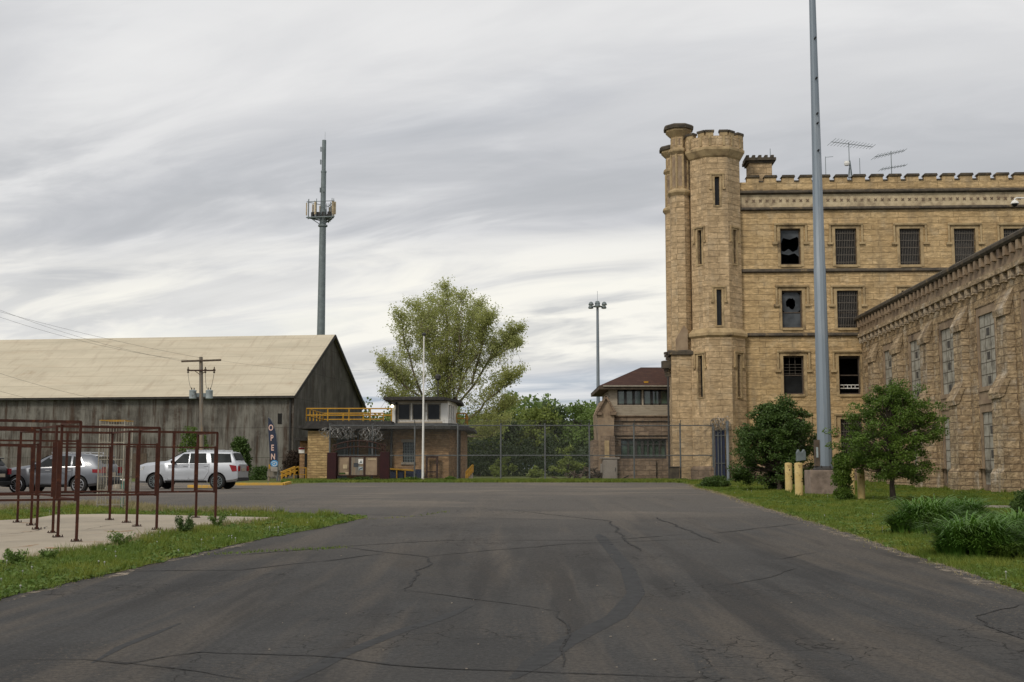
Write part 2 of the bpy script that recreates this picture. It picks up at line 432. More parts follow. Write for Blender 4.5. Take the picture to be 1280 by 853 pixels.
def roofmat():
    t = NT('barn_roof_sheet'); uv = t.tc.outputs['UV']; o = t.tc.outputs['Object']
    c = t.mix(t.ramp(t.noise(t.mapv(uv,(.25,1.2,1)), .7, 6), [(.4,0.0),(.65,1.0)]), (.55,.485,.36), (.47,.415,.305))
    c = t.mix(t.ramp(t.noise(t.mapv(uv,(.1,.5,1),loc=(3,1,0)), 1.6, 6,.7), [(.52,0.0),(.72,.5)]), c, (.39,.30,.20))
    c = t.mix(t.ramp(t.noise(t.mapv(uv,(1,1,1),loc=(8,5,0)), .5, 6,.7), [(.60,0.0),(.74,.6)]), c, (.30,.20,.12))
    sx = t.n('ShaderNodeSeparateXYZ'); t.l(o, sx.inputs[0])
    lap = t.math('LESS_THAN', t.math('FRACT', t.math('MULTIPLY', sx.outputs[2], 1/.92)), .03)
    seam = t.math('LESS_THAN', t.math('FRACT', t.math('MULTIPLY', sx.outputs[0], 1/1.7)), .02)
    c = t.mix(t.math('MULTIPLY', t.math('MAXIMUM', lap, t.math('MULTIPLY', seam, .5)), .6), c, (.26,.21,.15))
    c = t.mix(t.ramp(t.noise(t.mapv(uv,(1.2,.25,1),loc=(2,9,0)), 1.1, 6,.7), [(.54,0.0),(.68,.55)]), c, (.36,.29,.205))
    t.base(c); t.set(Roughness=.6)
    return t.mat
M['barnroof'] = roofmat()
# ---- leaves
M['leaf_cotton'] = leafmat('cottonwood_leaves', (.40,.42,.16), (.30,.33,.12), .5, .5, .6)
M['leaf_dark'] = leafmat('dark_green_leaves', (.050,.088,.020), (.072,.118,.024), 1.6, .5, .25)
M['leaf_bright'] = leafmat('fresh_green_leaves', (.095,.150,.022), (.058,.105,.018), 1.4, .5, .3)
M['leaf_wood1'] = leafmat('woodland_leaves', (.13,.19,.045), (.085,.13,.034), .25, .6, .3)
M['leaf_wood2'] = leafmat('woodland_leaves_dark', (.045,.070,.024), (.066,.090,.034), .25, .6, .25)
M['leaf_wood3'] = leafmat('woodland_leaves_yellow', (.18,.22,.05), (.12,.16,.04), .25, .6, .3)
M['leaf_lily'] = leafmat('strappy_leaves', (.07,.155,.022), (.115,.205,.03), 1.5, .45, .25)
M['leaf_brown'] = leafmat('dead_twiggy_leaves', (.06,.042,.03), (.035,.025,.02), 1.5, .8, .1)
M['grass'] = leafmat('grass_blades', (.090,.140,.020), (.195,.205,.032), .7, .6, .3)
M['weed'] = leafmat('weed_leaves', (.09,.15,.03), (.13,.18,.04), 2, .6, .25)
M['straw'] = leafmat('dry_grass', (.26,.22,.12), (.17,.16,.07), 1, .8, .2)
M['flower'] = simple('dandelion_clock', (.42,.42,.38), (.3,.3,.27), 9, .9)
# ---- ground
def groundmat():
    t = NT('lawn_soil'); o = t.tc.outputs['Object']
    c = t.mix(t.ramp(t.noise(o, .5, 6), [(.4,0.0),(.62,1.0)]), (.075,.105,.018), (.12,.125,.03))
    c = t.mix(t.ramp(t.noise(o, 5, 6), [(.55,0.0),(.72,.6)]), c, (.095,.075,.045))
    t.base(c); t.set(Roughness=.95); t.bump(t.noise(o, 25, 5), .7, .04); return t.mat
M['soil'] = groundmat()
def concmat():
    t = NT('pad_concrete'); o = t.tc.outputs['Object']
    c = t.mix(t.ramp(t.noise(o, .6, 7,.6), [(.35,0.0),(.65,1.0)]), (.42,.36,.275), (.33,.285,.22))
    c = t.mix(t.ramp(t.noise(t.mapv(o,(.5,1.6,1),rot=(0,0,.4)), 1.1, 6,.7), [(.62,0.0),(.74,.7)]), c, (.30,.17,.075))
    c = t.mix(t.ramp(t.noise(o, 40, 3), [(.5,0.0),(.75,.35)]), c, (.22,.19,.15))
    t.base(c); t.set(Roughness=.9); t.bump(t.noise(o, 30, 5), .4, .01); return t.mat
M['pad'] = concmat()
def asphaltmat():
    t = NT('old_asphalt'); o = t.tc.outputs['Object']
    n0 = t.noise(o, .09, 6, .6, .4); n1 = t.noise(o, .55, 7, .65, .5); n2 = t.noise(o, 22, 4, .85)
    n3 = t.noise(t.mapv(o,(1.0,.22,1),loc=(4,2,0)), .5, 7, .7, .8)
    c = t.mix(t.ramp(n1, [(.35,0.0),(.68,1.0)]), (.056,.056,.0555), (.078,.0765,.0745))
    c = t.mix(t.ramp(n0, [(.47,0.0),(.62,.6)]), c, (.080,.073,.065))
    c = t.mix(t.ramp(n3, [(.54,0.0),(.68,.6)]), c, (.085,.071,.056))
    nd = t.noise(t.mapv(o,(.9,.5,1),loc=(1,7,0)), .35, 6, .65, .6)
    c = t.mix(t.ramp(nd, [(.54,0.0),(.64,.6)]), c, (.038,.0378,.0378))
    # loose pale grit: fine speckle, denser in its own patches
    gm = t.ramp(t.noise(t.mapv(o,(1,.4,1),loc=(2,5,0)), .45, 5, .6), [(.50,.10),(.64,1.0)])
    sp = t.ramp(t.noise(o, 16, 5, .9), [(.55,0.0),(.66,.9)])
    c = t.mix(t.math('MULTIPLY', gm, sp), c, (.27,.21,.145))
    # wheel-worn lanes: long faint streaks along the drive
    ln = t.noise(t.mapv(o,(1.0,.055,1),loc=(2,0,0)), 1.3, 5, .55, .25)
    c = t.mix(t.ramp(ln, [(.50,0.0),(.62,.65)]), c, (.125,.106,.086))
    l2 = t.noise(t.mapv(o,(1.0,.07,1),rot=(0,0,.10),loc=(9,0,0)), 1.1, 5, .6, .3)
    c = t.mix(t.ramp(l2, [(.54,0.0),(.62,.55)]), c, (.034,.0335,.0335))
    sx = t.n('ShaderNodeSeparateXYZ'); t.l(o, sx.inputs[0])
    # far tarmac tanner and paler: grazing-view brightening painted into the colour by distance
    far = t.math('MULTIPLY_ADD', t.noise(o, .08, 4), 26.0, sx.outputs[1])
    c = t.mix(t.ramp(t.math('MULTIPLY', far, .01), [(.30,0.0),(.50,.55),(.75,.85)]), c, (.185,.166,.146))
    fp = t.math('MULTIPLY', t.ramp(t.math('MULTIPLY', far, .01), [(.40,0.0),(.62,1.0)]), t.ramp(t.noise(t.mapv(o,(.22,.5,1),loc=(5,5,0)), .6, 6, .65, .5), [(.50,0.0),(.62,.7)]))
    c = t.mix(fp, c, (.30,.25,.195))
    c = t.mix(t.ramp(n2, [(.42,.0),(.60,.6)]), c, (.030,.0295,.029))
    c = t.mix(t.ramp(t.noise(t.mapv(o,(1,1,1),loc=(3,3,3)), 30, 3, .8), [(.56,.0),(.66,.4)]), c, (.12,.11,.10))
    # hairline alligator cracks, only inside patches
    vo = t.n('ShaderNodeTexVoronoi', feature='DISTANCE_TO_EDGE'); vo.inputs['Scale'].default_value = 2.2
    wv = t.n('ShaderNodeVectorMath', operation='ADD'); wn = t.n('ShaderNodeTexNoise'); t.l(o, wn.inputs['Vector']); wn.inputs['Scale'].default_value = 2.5; wn.inputs['Detail'].default_value = 5
    ws = t.n('ShaderNodeVectorMath', operation='SCALE'); t.l(wn.outputs['Color'], ws.inputs[0]); ws.inputs['Scale'].default_value = .5
    t.l(o, wv.inputs[0]); t.l(ws.outputs[0], wv.inputs[1]); t.l(wv.outputs[0], vo.inputs['Vector'])
    ck = t.ramp(vo.outputs['Distance'], [(.008, 1.0), (.022, 0.0)])
    pm = t.ramp(t.noise(t.mapv(o,(1,1,1),loc=(6,1,3)), .3, 4), [(.54,0.0),(.62,.8)])
    ckf = t.math('MULTIPLY', ck, pm)
    c = t.mix(ckf, c, (.015,.014,.013))
    t.base(c); t.set(Roughness=.95)
    t.b.inputs['Specular IOR Level'].default_value = .12
    t.bump(t.math('ADD', n2, t.math('MULTIPLY', n1, 1.5)), .45, .008)
    return t.mat
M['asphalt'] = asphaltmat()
def tarmat(name, c, cover, sc=5, w=.08):
    t = NT(name); o = t.tc.outputs['Object']
    t.base(t.mix(t.ramp(t.noise(o, 9, 5), [(.4,0.0),(.7,1.0)]), c, tuple(x*1.7 for x in c))); t.set(Roughness=.8)
    a = t.ramp(t.noise(o, sc, 7, .75), [(cover-w, 1.0), (cover+w*.8, 0.0)])
    t.l(a, t.b.inputs['Alpha']); return t.mat
M['tarband'] = tarmat('worn_sealant', (.022,.022,.022), .71, 3.5, .12)
M['crack'] = tarmat('open_crack', (.017,.016,.015), .60)
M['gravel'] = simple('gravel_path', (.28,.23,.17), (.20,.165,.12), 6, .95, bump=.02)
# ------------------------------------------------------------------ world, sun, camera
SUN_EL, SUN_AZ = R(40), R(214)      # azimuth from +Y clockwise; behind the camera, to its left
w = bpy.data.worlds.new('World'); scn.world = w; w.use_nodes = True
nt = w.node_tree; nt.nodes.clear()
def wn(ty, **k):
    n = nt.nodes.new(ty)
    for a, b in k.items(): setattr(n, a, b)
    return n
wo = wn('ShaderNodeOutputWorld')
sky = wn('ShaderNodeTexSky', sky_type='NISHITA'); sky.sun_disc = False; sky.sun_elevation = SUN_EL; sky.sun_rotation = SUN_AZ
sky.dust_density = 2.0; sky.air_density = 1.0
bg1 = wn('ShaderNodeBackground'); bg1.inputs[1].default_value = .085; nt.links.new(sky.outputs[0], bg1.inputs[0])
tc = wn('ShaderNodeTexCoord')
sp = wn('ShaderNodeSeparateXYZ'); nt.links.new(tc.outputs['Generated'], sp.inputs[0])
def wm(op, a, b=0.0, c=None):
    n = wn('ShaderNodeMath', operation=op)
    for i, v in enumerate((a, b) if c is None else (a, b, c)):
        if isinstance(v, (int, float)): n.inputs[i].default_value = v
        else: nt.links.new(v, n.inputs[i])
    return n.outputs[0]
def wramp(src, stops):
    r = wn('ShaderNodeValToRGB'); nt.links.new(src, r.inputs[0]); e = r.color_ramp.elements
    while len(e) < len(stops): e.new(.5)
    for i, (p, c) in enumerate(stops):
        e[i].position = p; e[i].color = (c, c, c, 1) if isinstance(c, (int, float)) else (*c, 1)
    return r.outputs[0]
def wmix(f, a, b, mode='MIX'):
    m = wn('ShaderNodeMix', data_type='RGBA', blend_type=mode)
    for sock, v in ((m.inputs[0], f), (m.inputs[6], a), (m.inputs[7], b)):
        if isinstance(v, (int, float)): sock.default_value = v
        elif isinstance(v, tuple): sock.default_value = (*v, 1)
        else: nt.links.new(v, sock)
    return m.outputs[2]
zc = wm('MAXIMUM', sp.outputs[2], 0.0)
den = wm('ADD', zc, .17)
cx = wm('DIVIDE', sp.outputs[0], den); cy = wm('DIVIDE', sp.outputs[1], den)
def wnoise(sx, sy, rot, scale, detail, rough, dist, off):
    cb = wn('ShaderNodeCombineXYZ'); nt.links.new(cx, cb.inputs[0]); nt.links.new(cy, cb.inputs[1]); cb.inputs[2].default_value = off
    m0 = wn('ShaderNodeMapping'); nt.links.new(cb.outputs[0], m0.inputs[0]); m0.inputs['Rotation'].default_value = (0,0,rot)
    mp = wn('ShaderNodeMapping'); nt.links.new(m0.outputs[0], mp.inputs[0]); mp.inputs['Scale'].default_value = (sx, sy, 1)
    n = wn('ShaderNodeTexNoise'); nt.links.new(mp.outputs[0], n.inputs['Vector']); n.inputs['Scale'].default_value = scale
    n.inputs['Detail'].default_value = detail; n.inputs['Roughness'].default_value = rough; n.inputs['Distortion'].default_value = dist
    return n.outputs[0]
n1 = wnoise(.42, 1.15, R(22), .85, 9, .52, .5, 2.3)      # broad grey sheets
n2 = wnoise(.40, 1.25, R(27), 1.9, 9, .52, .8, 4.2)     # fine streaks
n3 = wnoise(.55, 1.2, R(24), 3.2, 9, .56, .6, 7.7)     # ragged puffs
f = wm('ADD', wm('MULTIPLY', n1, .52), wm('ADD', wm('MULTIPLY', n2, .30), wm('MULTIPLY', n3, .18)))
cl = wramp(f, [(.38, (.92,.915,.905)), (.455, (.80,.80,.803)), (.515, (.61,.62,.645)), (.585, (.45,.47,.505))])
e = wm('ADD', zc, wm('ADD', wm('MULTIPLY', wm('SUBTRACT', n1, .5), .14), wm('MULTIPLY', sp.outputs[0], -.05)))
dark = wramp(e, [(.17, 0.0), (.205, 1.0), (.25, 1.0), (.31, 0.0)])
cl = wmix(wm('MULTIPLY', dark, wramp(n3, [(.40, .15), (.60, .75)])), cl, (.50,.515,.54))
band = wramp(e, [(.065, 0.0), (.105, 1.0), (.155, 1.0), (.20, 0.0)])
cl = wmix(wm('MULTIPLY', band, wramp(n3, [(.42, 1.0), (.60, .35)])), cl, (.95,.93,.86))
low = wramp(e, [(.02, .95), (.10, 0.0)])
cl = wmix(wm('MULTIPLY', low, wramp(n3, [(.42, .25), (.54, 1.0)])), cl, (.29,.37,.47))
top = wramp(wm('ADD', zc, wm('MULTIPLY', wm('SUBTRACT', n2, .5), .4)), [(.25, 0.0), (.38, 1.0)])
cl = wmix(wm('MULTIPLY', top, .7), cl, (.78,.78,.785))
bg2 = wn('ShaderNodeBackground'); nt.links.new(cl, bg2.inputs[0]); bg2.inputs[1].default_value = 1.0
gap = wramp(n2, [(.30, .25), (.45, .0)])
gapf = wm('SUBTRACT', 1.0, wm('MULTIPLY', gap, wramp(zc, [(.02,.9),(.2,.3)])))
ms = wn('ShaderNodeMixShader'); nt.links.new(gapf, ms.inputs[0]); nt.links.new(bg1.outputs[0], ms.inputs[1]); nt.links.new(bg2.outputs[0], ms.inputs[2])
nt.links.new(ms.outputs[0], wo.inputs[0])
sl = bpy.data.lights.new('sun', 'SUN'); sl.energy = 1.5; sl.angle = R(14); sl.color = (1, .93, .82)
so = bpy.data.objects.new('sun', sl); COL.objects.link(so)
sd = Vector((math.sin(SUN_AZ)*math.cos(SUN_EL), math.cos(SUN_AZ)*math.cos(SUN_EL), math.sin(SUN_EL)))
so.rotation_euler = sd.to_track_quat('Z', 'Y').to_euler(); so.location = (0, -20, 40)
cd = bpy.data.cameras.new('camera'); cd.sensor_width = 36; cd.lens = F/1280*36; cd.clip_end = 6000; cd.clip_start = .1
co = bpy.data.objects.new('camera', cd); COL.objects.link(co); co.location = CAM; co.rotation_euler = (R(90)+PITCH, 0, 0)
scn.camera = co
scn.render.resolution_x = 1024; scn.render.resolution_y = 682
scn.view_settings.view_transform = 'Standard'; scn.view_settings.look = 'None'; scn.view_settings.gamma = 1
scn.view_settings.exposure = 0.0
scn.cycles.use_denoising = True
scn.cycles.max_bounces = 5; scn.cycles.diffuse_bounces = 2; scn.cycles.glossy_bounces = 2; scn.cycles.transparent_max_bounces = 12; scn.cycles.transmission_bounces = 2
# ------------------------------------------------------------------ ground sheets
def sheet(name, poly, mat, dz, label=None, cat=None, jitter=0, kind='structure'):
    pts = []
    n = len(poly)
    for i in range(n):
        a, b = Vector(poly[i][:2]), Vector(poly[(i+1) % n][:2])
        k = max(1, min(60, int((b-a).length / .35))) if jitter else 1
        nv = Vector((-(b-a).y, (b-a).x)).normalized() if (b-a).length > 0 else Vector((0,0))
        for j in range(k):
            p = a.lerp(b, j/k)
            if jitter and 0 < j: p += nv*rnd.gauss(0, jitter)*(1 + p.y*.02)
            pts.append((p.x, p.y, 0))
    bm = bmesh.new()
    bm.faces.new([bm.verts.new(p) for p in pts])
    for ky, _ in KN[1:-1]:
        bmesh.ops.bisect_plane(bm, geom=bm.verts[:]+bm.edges[:]+bm.faces[:], plane_co=(0,ky,0), plane_no=(0,1,0))
    bmesh.ops.triangulate(bm, faces=bm.faces[:])
    for v in bm.verts: v.co.z = gz(v.co.y) + dz
    bmesh.ops.recalc_face_normals(bm, faces=bm.faces)
    if sum(f.normal.z for f in bm.faces) < 0: bmesh.ops.reverse_faces(bm, faces=bm.faces)
    me = bpy.data.meshes.new(name); bm.to_mesh(me); bm.free(); me.materials.append(mat)
    o = bpy.data.objects.new(name, me); COL.objects.link(o)
    return struct(o, label, cat, kind)
sheet('ground', [(-1500,-60),(1500,-60),(1500,3500),(-1500,3500)], M['soil'], 0)
edge_r = [gp(*p) for p in [(1280,741),(1200,713),(1130,691),(1080,673),(1000,648),(930,627),(890,614),(862,605.5)]]
ASPH = [(-70,-40),(16,-40),(9.0,5),(7.4,11)] + [(p.x,p.y) for p in edge_r] + [(gx(845,74.5).x, 74.5), (gx(700,75).x,75), (gx(560,74.6).x,74.6), (gx(420,74.6).x,74.6), (gx(370,72.5).x,72.5),(gx(352,70.5).x,70.5),(gx(290,70.5).x,70.5),(gx(236,76).x,76),(-70,77)]
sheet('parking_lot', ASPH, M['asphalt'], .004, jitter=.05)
isl_near = [(-330,840),(0,750),(60,736),(150,716),(210,701),(262,689),(320,676),(400,661),(440,652),(458,648)]
isl_far = [(450,645.5),(400,643),(330,641),(200,640),(100,634),(60,636),(0,640),(-330,650)]
ISL = [(p.x,p.y) for p in (gp(*q) for q in isl_near+isl_far)]
sheet('verge', ISL, M['soil'], .012, jitter=.05)
pad_px = [(-330,762),(0,703),(60,696),(130,684),(200,668),(262,658),(345,650.5),(345,648.5),(190,645),(130,644),(70,645),(40,650),(0,652),(-330,664)]
PAD = [(p.x,p.y) for p in (gp(*q) for q in pad_px)]
sheet('concrete_pad', PAD, M['pad'], .03)
sheet('gravel_path', [(gx(560,83).x,83.5),(gx(800,83).x,83.5),(gx(800,88).x,90),(gx(560,88).x,90)], M['gravel'], .006, jitter=.1)
fp = [gp(*p) for p in [(1128,634),(1200,635),(1290,637),(1290,633.5),(1200,632),(1128,631)]]
sheet('footpath', [(p.x,p.y) for p in fp], M['concrete'], .02, jitter=.02)
def ribbon(name, pxs, width, mat, dz=.008, wob=.03, sub=.25, rag=True):
    P = [gp(*q) for q in pxs]
    pts = []
    for a, b in zip(P, P[1:]):
        k = max(1, int((b-a).length/sub))
        for j in range(k): pts.append(a.lerp(b, j/k))
    pts.append(P[-1])
    out = []
    dx = 0
    for i, p in enumerate(pts):
        d = (pts[min(i+1,len(pts)-1)] - pts[max(i-1,0)]); d.z = 0; d.normalize()
        nrm = Vector((-d.y, d.x, 0)); dx = dx*.7 + rnd.gauss(0, wob)
        ww = width*((.5 + .5*rnd.random()) if rag else .85)*.5*min(1, .25+min(i, len(pts)-1-i)*.25)
        c = p + nrm*dx
        out.append((c+nrm*ww, c-nrm*ww))
    mb = MB()
    for i in range(len(out)-1):
        a, b = out[i]; c, d = out[i+1]
        q = [(v.x, v.y, gz(v.y)+dz) for v in (a, b, d, c)]
        mb.add(q, [(0,1,2,3)])
    return mb
bands = MB()
for pxs, wd in [([(590,758),(545,776),(500,790),(430,818),(350,860)], .16), ([(748,668),(785,712),(795,742),(770,772),(705,805),(640,850)], .26),
                ([(225,780),(150,810),(115,830)], .10), ([(395,600+40),(520,646),(700,650)], .10)]:
    b = ribbon('', pxs, wd, None, .006, .0, .25, False); k = len(bands.v); bands.v += b.v; bands.f += [tuple(i+k for i in f) for f in b.f]; bands.m += b.m
struct(bands.build('sealed_seams', M['tarband'], fixn=False))
cracks = MB()
for pxs, wd in [([(0,825),(110,824),(160,830),(250,815),(420,826),(560,838),(700,843),(900,850)], .035),
                ([(430,684),(500,693),(530,697),(535,705),(515,722),(500,740)], .05), ([(530,697),(600,690),(720,680),(900,674)], .05),
                ([(500,738),(560,745),(640,757),(705,765)], .04), ([(130,715),(300,713),(420,700),(480,692)], .05), ([(262,697),(430,684),(560,676),(760,676),(860,668)], .06),
                ([(1300,753),(1248,762),(1222,771),(1226,783),(1280,801),(1300,806)], .03), ([(1000,655),(940,662),(890,668)], .06),
                ([(820,647),(850,660),(905,680)], .07), ([(700,765),(716,790),(705,812),(712,835)], .03), ([(1000,620+90),(965,722),(900,735)], .03),
                ([(320,853),(210,838),(120,828)], .03), ([(640,638),(760,652),(800,690)], .06), ([(1030,690),(980,700),(930,698)], .03)]:
    b = ribbon('', pxs, wd, None, .010, .03); k = len(cracks.v); cracks.v += b.v; cracks.f += [tuple(i+k for i in f) for f in b.f]; cracks.m += b.m
struct(cracks.build('pavement_cracks', M['crack'], fixn=False))
M['sand'] = tarmat('sandy_dirt', (.20,.165,.125), .47)
e_ = ribbon('', [(1300,750),(1280,743),(1200,715),(1130,693),(1080,675),(1000,650),(930,629),(890,616),(862,607)], .55, None, .0065, .05, .3)
struct(e_.build('dirt_edge', M['sand'], fixn=False))
e_ = ribbon('', [(0,753),(60,739),(150,719),(210,704),(262,692),(320,678)], .22, None, .0065, .05, .3)
struct(e_.build('dirt_edge', M['sand'], fixn=False))
# yellow kerbs by the barn
def kerb(pxs, Y, label=None):
    mb = MB()
    for a, b in zip(pxs, pxs[1:]):
        p, q = gx(*a), gx(*b)
        mb.beam(p + Vector((0,0,.05)), q + Vector((0,0,.05)), .22, .2)
    return struct(mb.build('kerb', M['kerb'], bevel=.02))
kerb([(286,69.8),(354,70.0),(362,72.4)], 0)
k2 = gx(236,66.0); kk = gx(276,64.5)
kerb([(236,66.5),(277,65.0)], 0)
# ================================================================== the stone prison
THB = -0.049
O0 = gx(1082, 80)
FM = Matrix.Translation((O0.x, O0.y, 0)) @ Matrix.Rotation(THB, 4, 'Z')
FI = FM.inverted(); FIR = FI.to_3x3()
def FP(px, py, d=0.0):
    c = FI @ CAM; r = FIR @ ray(px, py); t = (d - c.y) / r.y
    p = c + r*t; return p.x, p.z
def WP(px, py, off=0.0):
    c = FI @ CAM; r = FIR @ ray(px, py); t = (-off - c.x) / r.x
    p = c + r*t; return p.y, p.z
fz = lambda py, d=0.0: FP(1000, py, d)[1]
prison = thing('prison_block', 'four-storey tan stone prison block with battlements, round corner tower and barred windows', 'prison building', (O0.x, O0.y, 0), THB)
uL = FP(899, 300)[0]; uR = 32.0; DEP = 15.0
ZB = -.3
ff = lambda a, b, d: (a, d, b)
def win(px0, px1, py0, py1):
    a, t = FP(px0, py0); b, bt = FP(px1, py1); return (a, b, bt, t)
rows = {1: [(975,1001.5),(1043.5,1071.5),(1124,1151.5),(1192,1220.5),(1254,1283)], 2: [(977.5,1005),(1046.5,1075.5),(1127,1155)], 3: [(981,1007.5),(1050.5,1079)], 4: [(984,1011),(1054,1082)]}
rowy = {1: (286,331), 2: (363.5,410), 3: (445,493), 4: (524,572)}
holes = []; wins = []
for r, xs in rows.items():
    for i, (a, b) in enumerate(xs):
        h = win(a, b, *rowy[r]); 
        # keep columns upright: reuse the first-row column's u
        if r > 1:
            u0, u1 = holes[i][0], holes[i][1]; h = (u0, u1, h[2], h[3])
        holes.append(h); wins.append((r, i, h))
colx = [holes[i][0] for i in range(5)]; ww_ = holes[0][1]-holes[0][0]
for i, r in ((3,2),(4,2),(2,3),(3,3),(4,3)):
    z = rowy[r]; h = (holes[i][0], holes[i][1], fz(z[1]), fz(z[0])); holes.append(h); wins.append((r, i, h))
for k in range(1, 4):
    for r in (1, 2, 3):
        u = holes[4][0] + 4.1*k; h = (u, u+ww_, fz(rowy[r][1]), fz(rowy[r][0])); holes.append(h); wins.append((r, 4+k, h))
ztop_wall = fz(262)
mb = MB()
mb.wall(ff, uL, uR, ZB, ztop_wall, holes, .38)
# sides and back, hollow
mb.wall(lambda a,b,d: (uL, a, b), 0, DEP, ZB, ztop_wall); mb.wall(lambda a,b,d: (uR, a, b), 0, DEP, ZB, ztop_wall); mb.wall(lambda a,b,d: (a, DEP, b), uL, uR, ZB, ztop_wall)
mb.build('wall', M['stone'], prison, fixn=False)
MB().box(uL+.2, uR-.2, .3, DEP-.2, fz(240)-.25, fz(240)-.1).build('roof', M['greyroof'], prison)
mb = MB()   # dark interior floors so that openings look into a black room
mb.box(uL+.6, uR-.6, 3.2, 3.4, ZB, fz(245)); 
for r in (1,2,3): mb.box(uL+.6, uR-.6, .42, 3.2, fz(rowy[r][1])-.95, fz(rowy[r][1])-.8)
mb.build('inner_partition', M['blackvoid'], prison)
# courses
def course(name, y0, y1, proj, mat, u0=uL, u1=uR, drop=None):
    z0, z1 = fz(y1), fz(y0); m = MB()
    m.xprism([(0.01, z0), (-proj*.45, z0), (-proj, z0+(z1-z0)*.35), (-proj, z1-.06), (-proj*.3, z1+.10), (.01, z1+.10)], u0, u1)
    return m.build(name, mat, prison)
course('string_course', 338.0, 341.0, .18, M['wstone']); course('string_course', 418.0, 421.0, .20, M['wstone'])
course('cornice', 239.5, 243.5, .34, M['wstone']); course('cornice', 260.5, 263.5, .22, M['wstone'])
m = MB(); m.box(uL, uR, -.09, .1, fz(262), fz(243.5)); m.cm = 1      # cross-shaped rosettes pressed along the frieze
zc_ = (fz(246.5)+fz(256))/2; du = .455; k = 0; u = uL+1.9
while u < uR-.3:
    for a in (45, -45): m.cbox((u, -.10, zc_), .24, .045, .065, 0, 0, R(a))
    u += du
m.build('frieze', [M['frieze'], M['stone_small']], prison)
m = MB(); zp0, zp1 = fz(239.5)+.11, fz(228.0); m.box(uL, uR, -.12, .34, zp0-.2, zp1); m.build('parapet', M['stone'], prison)
m1 = MB(); m2 = MB(); u = FP(933, 225)[0]; per = (FP(1270,225)[0]-FP(936,225)[0])/15.0
while u < uR-1:
    m1.box(u, u+per*.68, -.12, .34, zp1, fz(221.5))
    m2.yprism([(u-.07, fz(222.0)), (u+per*.68+.07, fz(222.0)), (u+per*.68+.02, fz(219.5)), (u+.02, fz(219.5))], -.22, .42)
    m2.box(u+per*.68+.0, u+per-.07, -.17, .38, zp1+.004, zp1+.10)
    u += per
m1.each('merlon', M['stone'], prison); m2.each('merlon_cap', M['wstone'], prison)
m = MB(); m.wall(lambda a,b,d: (a, -.16-d, b), uL, uR, ZB, fz(584)); m.xprism([(-.16, fz(584)), (-.16, fz(584)-.001), (0, fz(582)), (0.01, fz(582)-.1)], uL, uR); m.build('plinth', M['stone_small'], prison, fixn=False)
# quoin line beside the tower
# windows
def jag(cx, cz, rx, rz, n=16, seed=0):
    g = random.Random(seed)
    return [(cx + rx*math.cos(t)*(.65+.5*g.random()), cz + rz*math.sin(t)*(.65+.5*g.random())) for t in [2*math.pi*k/n for k in range(n)]]
def ringface(m, rect, jg, y, th=.008):
    x0, x1, z0, z1 = rect; n = len(jg); outer = []
    for k in range(n):
        t = 2*math.pi*k/n; c, s_ = math.cos(t), math.sin(t); cx, cz = (x0+x1)/2, (z0+z1)/2
        q = min(abs((x1-x0)/2/c) if abs(c) > 1e-6 else 9, abs((z1-z0)/2/s_) if abs(s_) > 1e-6 else 9)
        outer.append((cx+c*q, cz+s_*q))
    for k in range(n):
        k2 = (k+1) % n
        m.add([(outer[k][0], y, outer[k][1]), (outer[k2][0], y, outer[k2][1]), (jg[k2][0], y, jg[k2][1]), (jg[k][0], y, jg[k][1])], [(0,1,2,3)])
